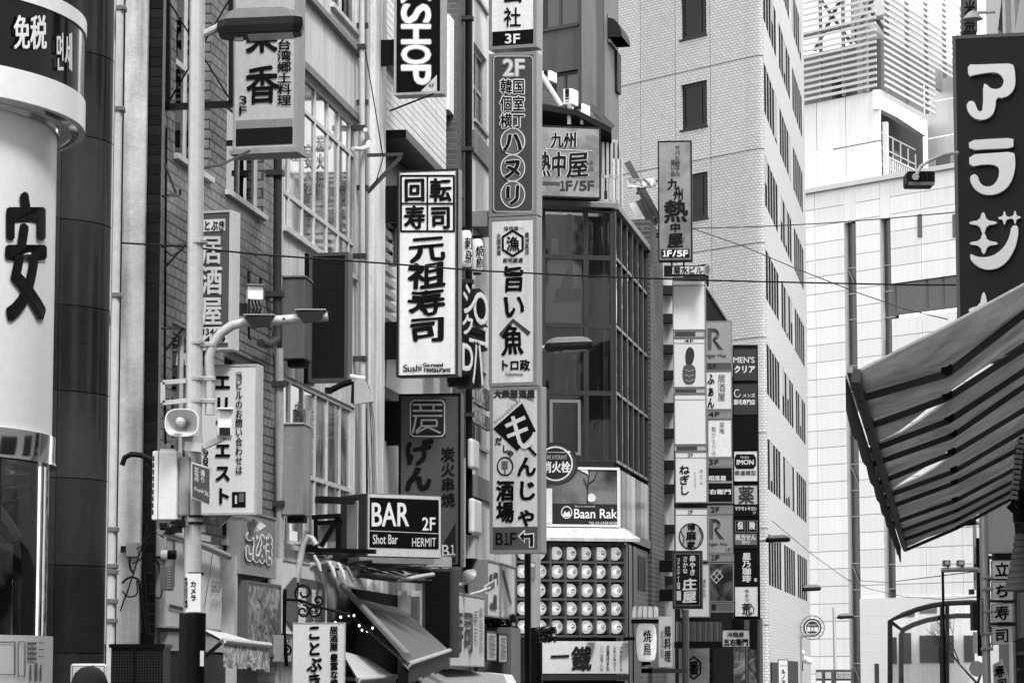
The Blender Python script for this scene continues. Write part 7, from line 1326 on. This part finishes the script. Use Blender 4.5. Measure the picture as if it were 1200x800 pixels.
q = T('tilted_sign', 'white tilted sushi sign below the four boxes', 'sign', Fr(at(1165, 790, 44).x, 44, at(1165, 815, 44).z, 0)); q.poly([(1163, 778), (1174, 772), (1182, 797), (1171, 815), (1165, 812)], mat(.7), n=0, t=.08, name='panel'); q.txt('寿', (1165, 779, 1177, 793), n=-.1, bold=1, brush=2); q.txt('司', (1168, 794, 1180, 808), n=-.1, bold=1, brush=2)
RP = T('street_lamp', 'grey pole with twin floodlight arm, lantern and signal boxes by the sushi sign', 'street lamp', Fr(at(1157, 790, 43).x, 43, .13, 0), 'grey street lamps of the street'); pt = RP.P(1151, 560); RP.tube('pole', pm, [(0, 0, 0), RP.P(1153, 660), (pt.x, 0, RP.hit(1150, 520)[1])], .06, seg=14)
lamp_head(RP, 1113, 606, 1143, 618); RP.tube('arm', mat(.6), [RP.P(1142, 612), RP.P(1152, 613)], .03); RP.tube('curved_arm', pm, [RP.P(*q) for q in ((1153, 676), (1150, 670), (1145, 667), (1138, 666.5), (1103, 667.5))], .035)
for x0, y0 in ((1107, 656), (1123.5, 656)): RP.pbox('floodlight', mat(.25), x0 - 1, y0, x0 + 7, y0 + 7, -.05, .1); RP.pbox('floodlight_glass', mat(.75), x0 + .5, y0 + 1.2, x0 + 5.5, y0 + 5, -.06, -.051); RP.box('bracket', DARK, RP.hit(x0 + 2, 600)[0], RP.hit(x0 + 4, 600)[0], 0, .05, RP.hit(1110, 667)[1], RP.hit(1110, y0 + 7)[1])
for y_ in (690, 716, 742, 676, 760): z = RP.hit(1155, y_)[1]; RP.box('clamp', STEEL, RP.hit(1150, y_)[0], RP.hit(1163, y_)[0], -.08, .08, z - .02, z + .02, bevel=.005)
RP.pbox('signal_back', mat(.06), 1140, 706, 1146, 738, -.05, .2); RP.pbox('signal_box', mat(.12), 1137, 690, 1142, 696, -.05, .1); RP.tube('side_rail', mat(.35), [RP.P(1150, 700, -.1), RP.P(1150, 742, -.1)], .02); RP.tube('round_mirror', mat(.5), [RP.P(1145, 783, 0), RP.P(1145, 783, .04)], .12)
for i, (x_, D) in enumerate(((1107.5, 52),)): t = T('thin_post', 'thin black post rising to the twin floodlights', 'post', Fr(at(x_, 800, 43).x, 43.05, 0, 0)); t.tube('post', mat(.03), [(0, 0, 0), (0, 0, t.hit(x_, 667)[1])], .02)
t = T('black_strip_sign', 'tall narrow black sign left of the sushi frame', 'sign', Fr(at(1145, 700, 47).x, 47, at(1145, 768, 47).z, -6)); t.pbox('panel', mat(.02), 1145, 630, 1150, 768, 0, .2); t.pbox('white_strip', mat(.6), 1140.5, 565, 1144.5, 690, .05, .2); t.pbox('white_strip', mat(.65), 1140.5, 740, 1145, 765, -.05, .04)
t.txt('営業中', (1141, 570, 1144, 600), mat(.1), n=.04, vert=True); t.txt('SUSHIBAR', (1141, 640, 1144, 680), mat(.1), n=.04, vert=True)
# round sign backs, ribbed lantern, hose lamp
for i, (x_, y_, lb) in enumerate(((1199, 765, 'upper round grey traffic sign back at the bottom right'), (1200, 802, 'lower round grey traffic sign back at the bottom right'))): p = at(x_, y_, 24); t = T('traffic_sign', lb, 'traffic sign', Fr(p.x, 24 + .02 * i, p.z, 0), group='round traffic sign backs'); t.disc(x_, y_, 17.5, 19, mat(.10, .5, .2), n=0, t=.02, name='disc'); t.ring(x_, y_, 17, 18.5, 1, mat(.2), n=-.022, name='rim'); t.pbox('channel', mat(.25), x_ - 14, y_ - 2, x_ + 14, y_ + 2, -.05, -.021)
t = T('sign_pole', 'grey pole carrying the round traffic signs', 'pole', Fr(at(1187, 790, 23.9).x, 23.9, .0, 0)); t.tube('pole', pm, [(0, 0, 0), (0, 0, t.hit(1187, 752)[1])], .03)
t = T('ribbed_paper_lantern', 'grey ribbed bell-shaped lantern at the right edge above the traffic signs', 'lantern', Fr(at(1196, 680, 16).x, 16, at(1196, 702, 16).z, 0)); pr = []; 
for i in range(9):
    z_ = .36 - i * .034; r_ = .014 + .005 * i + .0003 * i * i; pr += [(r_, z_), (r_ + .018, z_ - .02), (r_ + .018, z_ - .035), (r_ + .004, z_ - .045)]
B().lathe(pr, seg=28).build('ribs', mat(.25, .6, .2), t.e, smooth=True); t.tube('cap', BLACK, [(0, 0, .42), (0, 0, .6)], .035)
t = T('heater_hose', 'pale ribbed hose hanging under the awning ribs at the right edge', 'hose', Fr(at(1190, 560, 15).x, 15, at(1190, 590, 15).z, 0)); b = B(); 
for i in range(12): q0 = t.P(1196.5 - i * .75, 515 + i * 6); q1 = t.P(1196 - i * .75, 519 + i * 6); b.cyl(q0, q1, .02 + .003 * (i % 2), seg=10)
b.build('hose', mat(.5, .4), t.e); t.tube('inner_tube', BLACK, [t.P(1197, 512), t.P(1187, 590)], .012); B().lathe([(.001, .03), (.03, 0), (.001, -.03)], seg=12).build('end_knob', BLACK, t.e, smooth=True).location = t.P(1186, 594)
t = T('grey_cloth_bundle', 'dark folded cloth hanging at the right edge under the awning', 'cloth', Fr(at(1196, 600, 17).x, 17, at(1196, 690, 17).z, 0)); t.tube('cloth', mat(.12, .8, .4, 8), [t.P(1199, 520), t.P(1198, 590), t.P(1196, 630), t.P(1195, 655)], [.05, .06, .03, .02], seg=10)
# bare twigs at the bottom right
t = T('bare_tree', 'bare street tree twigs before the arched entrance', 'tree', Fr(at(1150, 800, 100).x, 100, 0, 0)); rnd = random.Random(3); b = B()
def twig(p, d, l, r, n):
    q = p + d * l; b.tube([p, p + d * l * .5 + Vector((rnd.uniform(-.05, .05), 0, rnd.uniform(-.05, .05))) * l, q], [r, r * .8, r * .6], 5)
    if n:
        for _ in range(3 if n > 1 else 2): twig(q, (d + Vector((rnd.uniform(-.8, .8), rnd.uniform(-.5, .5), rnd.uniform(-.3, .6)))).normalized(), l * .72, r * .6, n - 1)
twig(Vector((0, 0, 0)), Vector((-.1, 0, 1)).normalized(), 1.3, .09, 0); twig(Vector((-.13, 0, 1.29)), Vector((-.55, 0, .6)).normalized(), .9, .05, 4); twig(Vector((-.13, 0, 1.29)), Vector((.3, 0, .8)).normalized(), 1., .05, 4); b.build('trunk', mat(.06, .8), t.e)
# ---------------------------------------------------------------- overhead wires
def wire(label, pts, r=.012):
    p = at(pts[0][0], pts[0][1], pts[0][2]); t = T('overhead_wire', label, 'wire', Fr(p.x, p.y, p.z, 0), group='overhead wires across the street'); v = [t.L(at(*q)) for q in pts]; o_ = []
    for i in range(len(v) - 1):
        for k_ in range(6): u = k_ / 6; o_.append(v[i].lerp(v[i + 1], u))
    o_.append(v[-1]); t.tube('wire', CABLE, o_, r * .7, seg=6)
wire('long wire crossing the whole street at sign height', [(132, 284, 25.5), (217, 289, 26), (300, 298, 26.2), (443, 308, 27), (560, 317, 28), (700, 324, 29), (830, 328.5, 30), (960, 331.5, 31), (1080, 334, 32), (1260, 333, 33)])
wire('thin wire from the pale tower rising to the right', [(812, 267.5, 60), (880, 266, 58), (960, 262, 55), (1040, 256, 52), (1150, 246, 48)], .014)
wire('thin wire falling from the tower front to the right', [(812, 268, 60), (870, 288, 58), (930, 313.5, 55), (1000, 341, 52), (1060, 362, 48), (1110, 374, 45)], .014)
wire('low thin wire before the white building', [(905, 610, 75), (950, 648, 80), (993, 679, 85), (1040, 682, 70), (1105, 674, 50), (1152, 668, 43)], .012)
wire('low slack wire before the white building', [(993, 679, 85), (1020, 690, 80), (1060, 699, 75), (1110, 702, 60), (1145, 699, 45)], .012)
wire('slanting wire down the front of the white pilaster', [(428, 60, 35), (440, 130, 35.2), (449, 185, 35.5), (440, 215, 35.5), (431, 227, 35.5)], .01)
wire('wire from the sign bracket down the tiled wall', [(192, 290, 26.8), (200, 300, 26.8), (216, 292, 26)], .008)
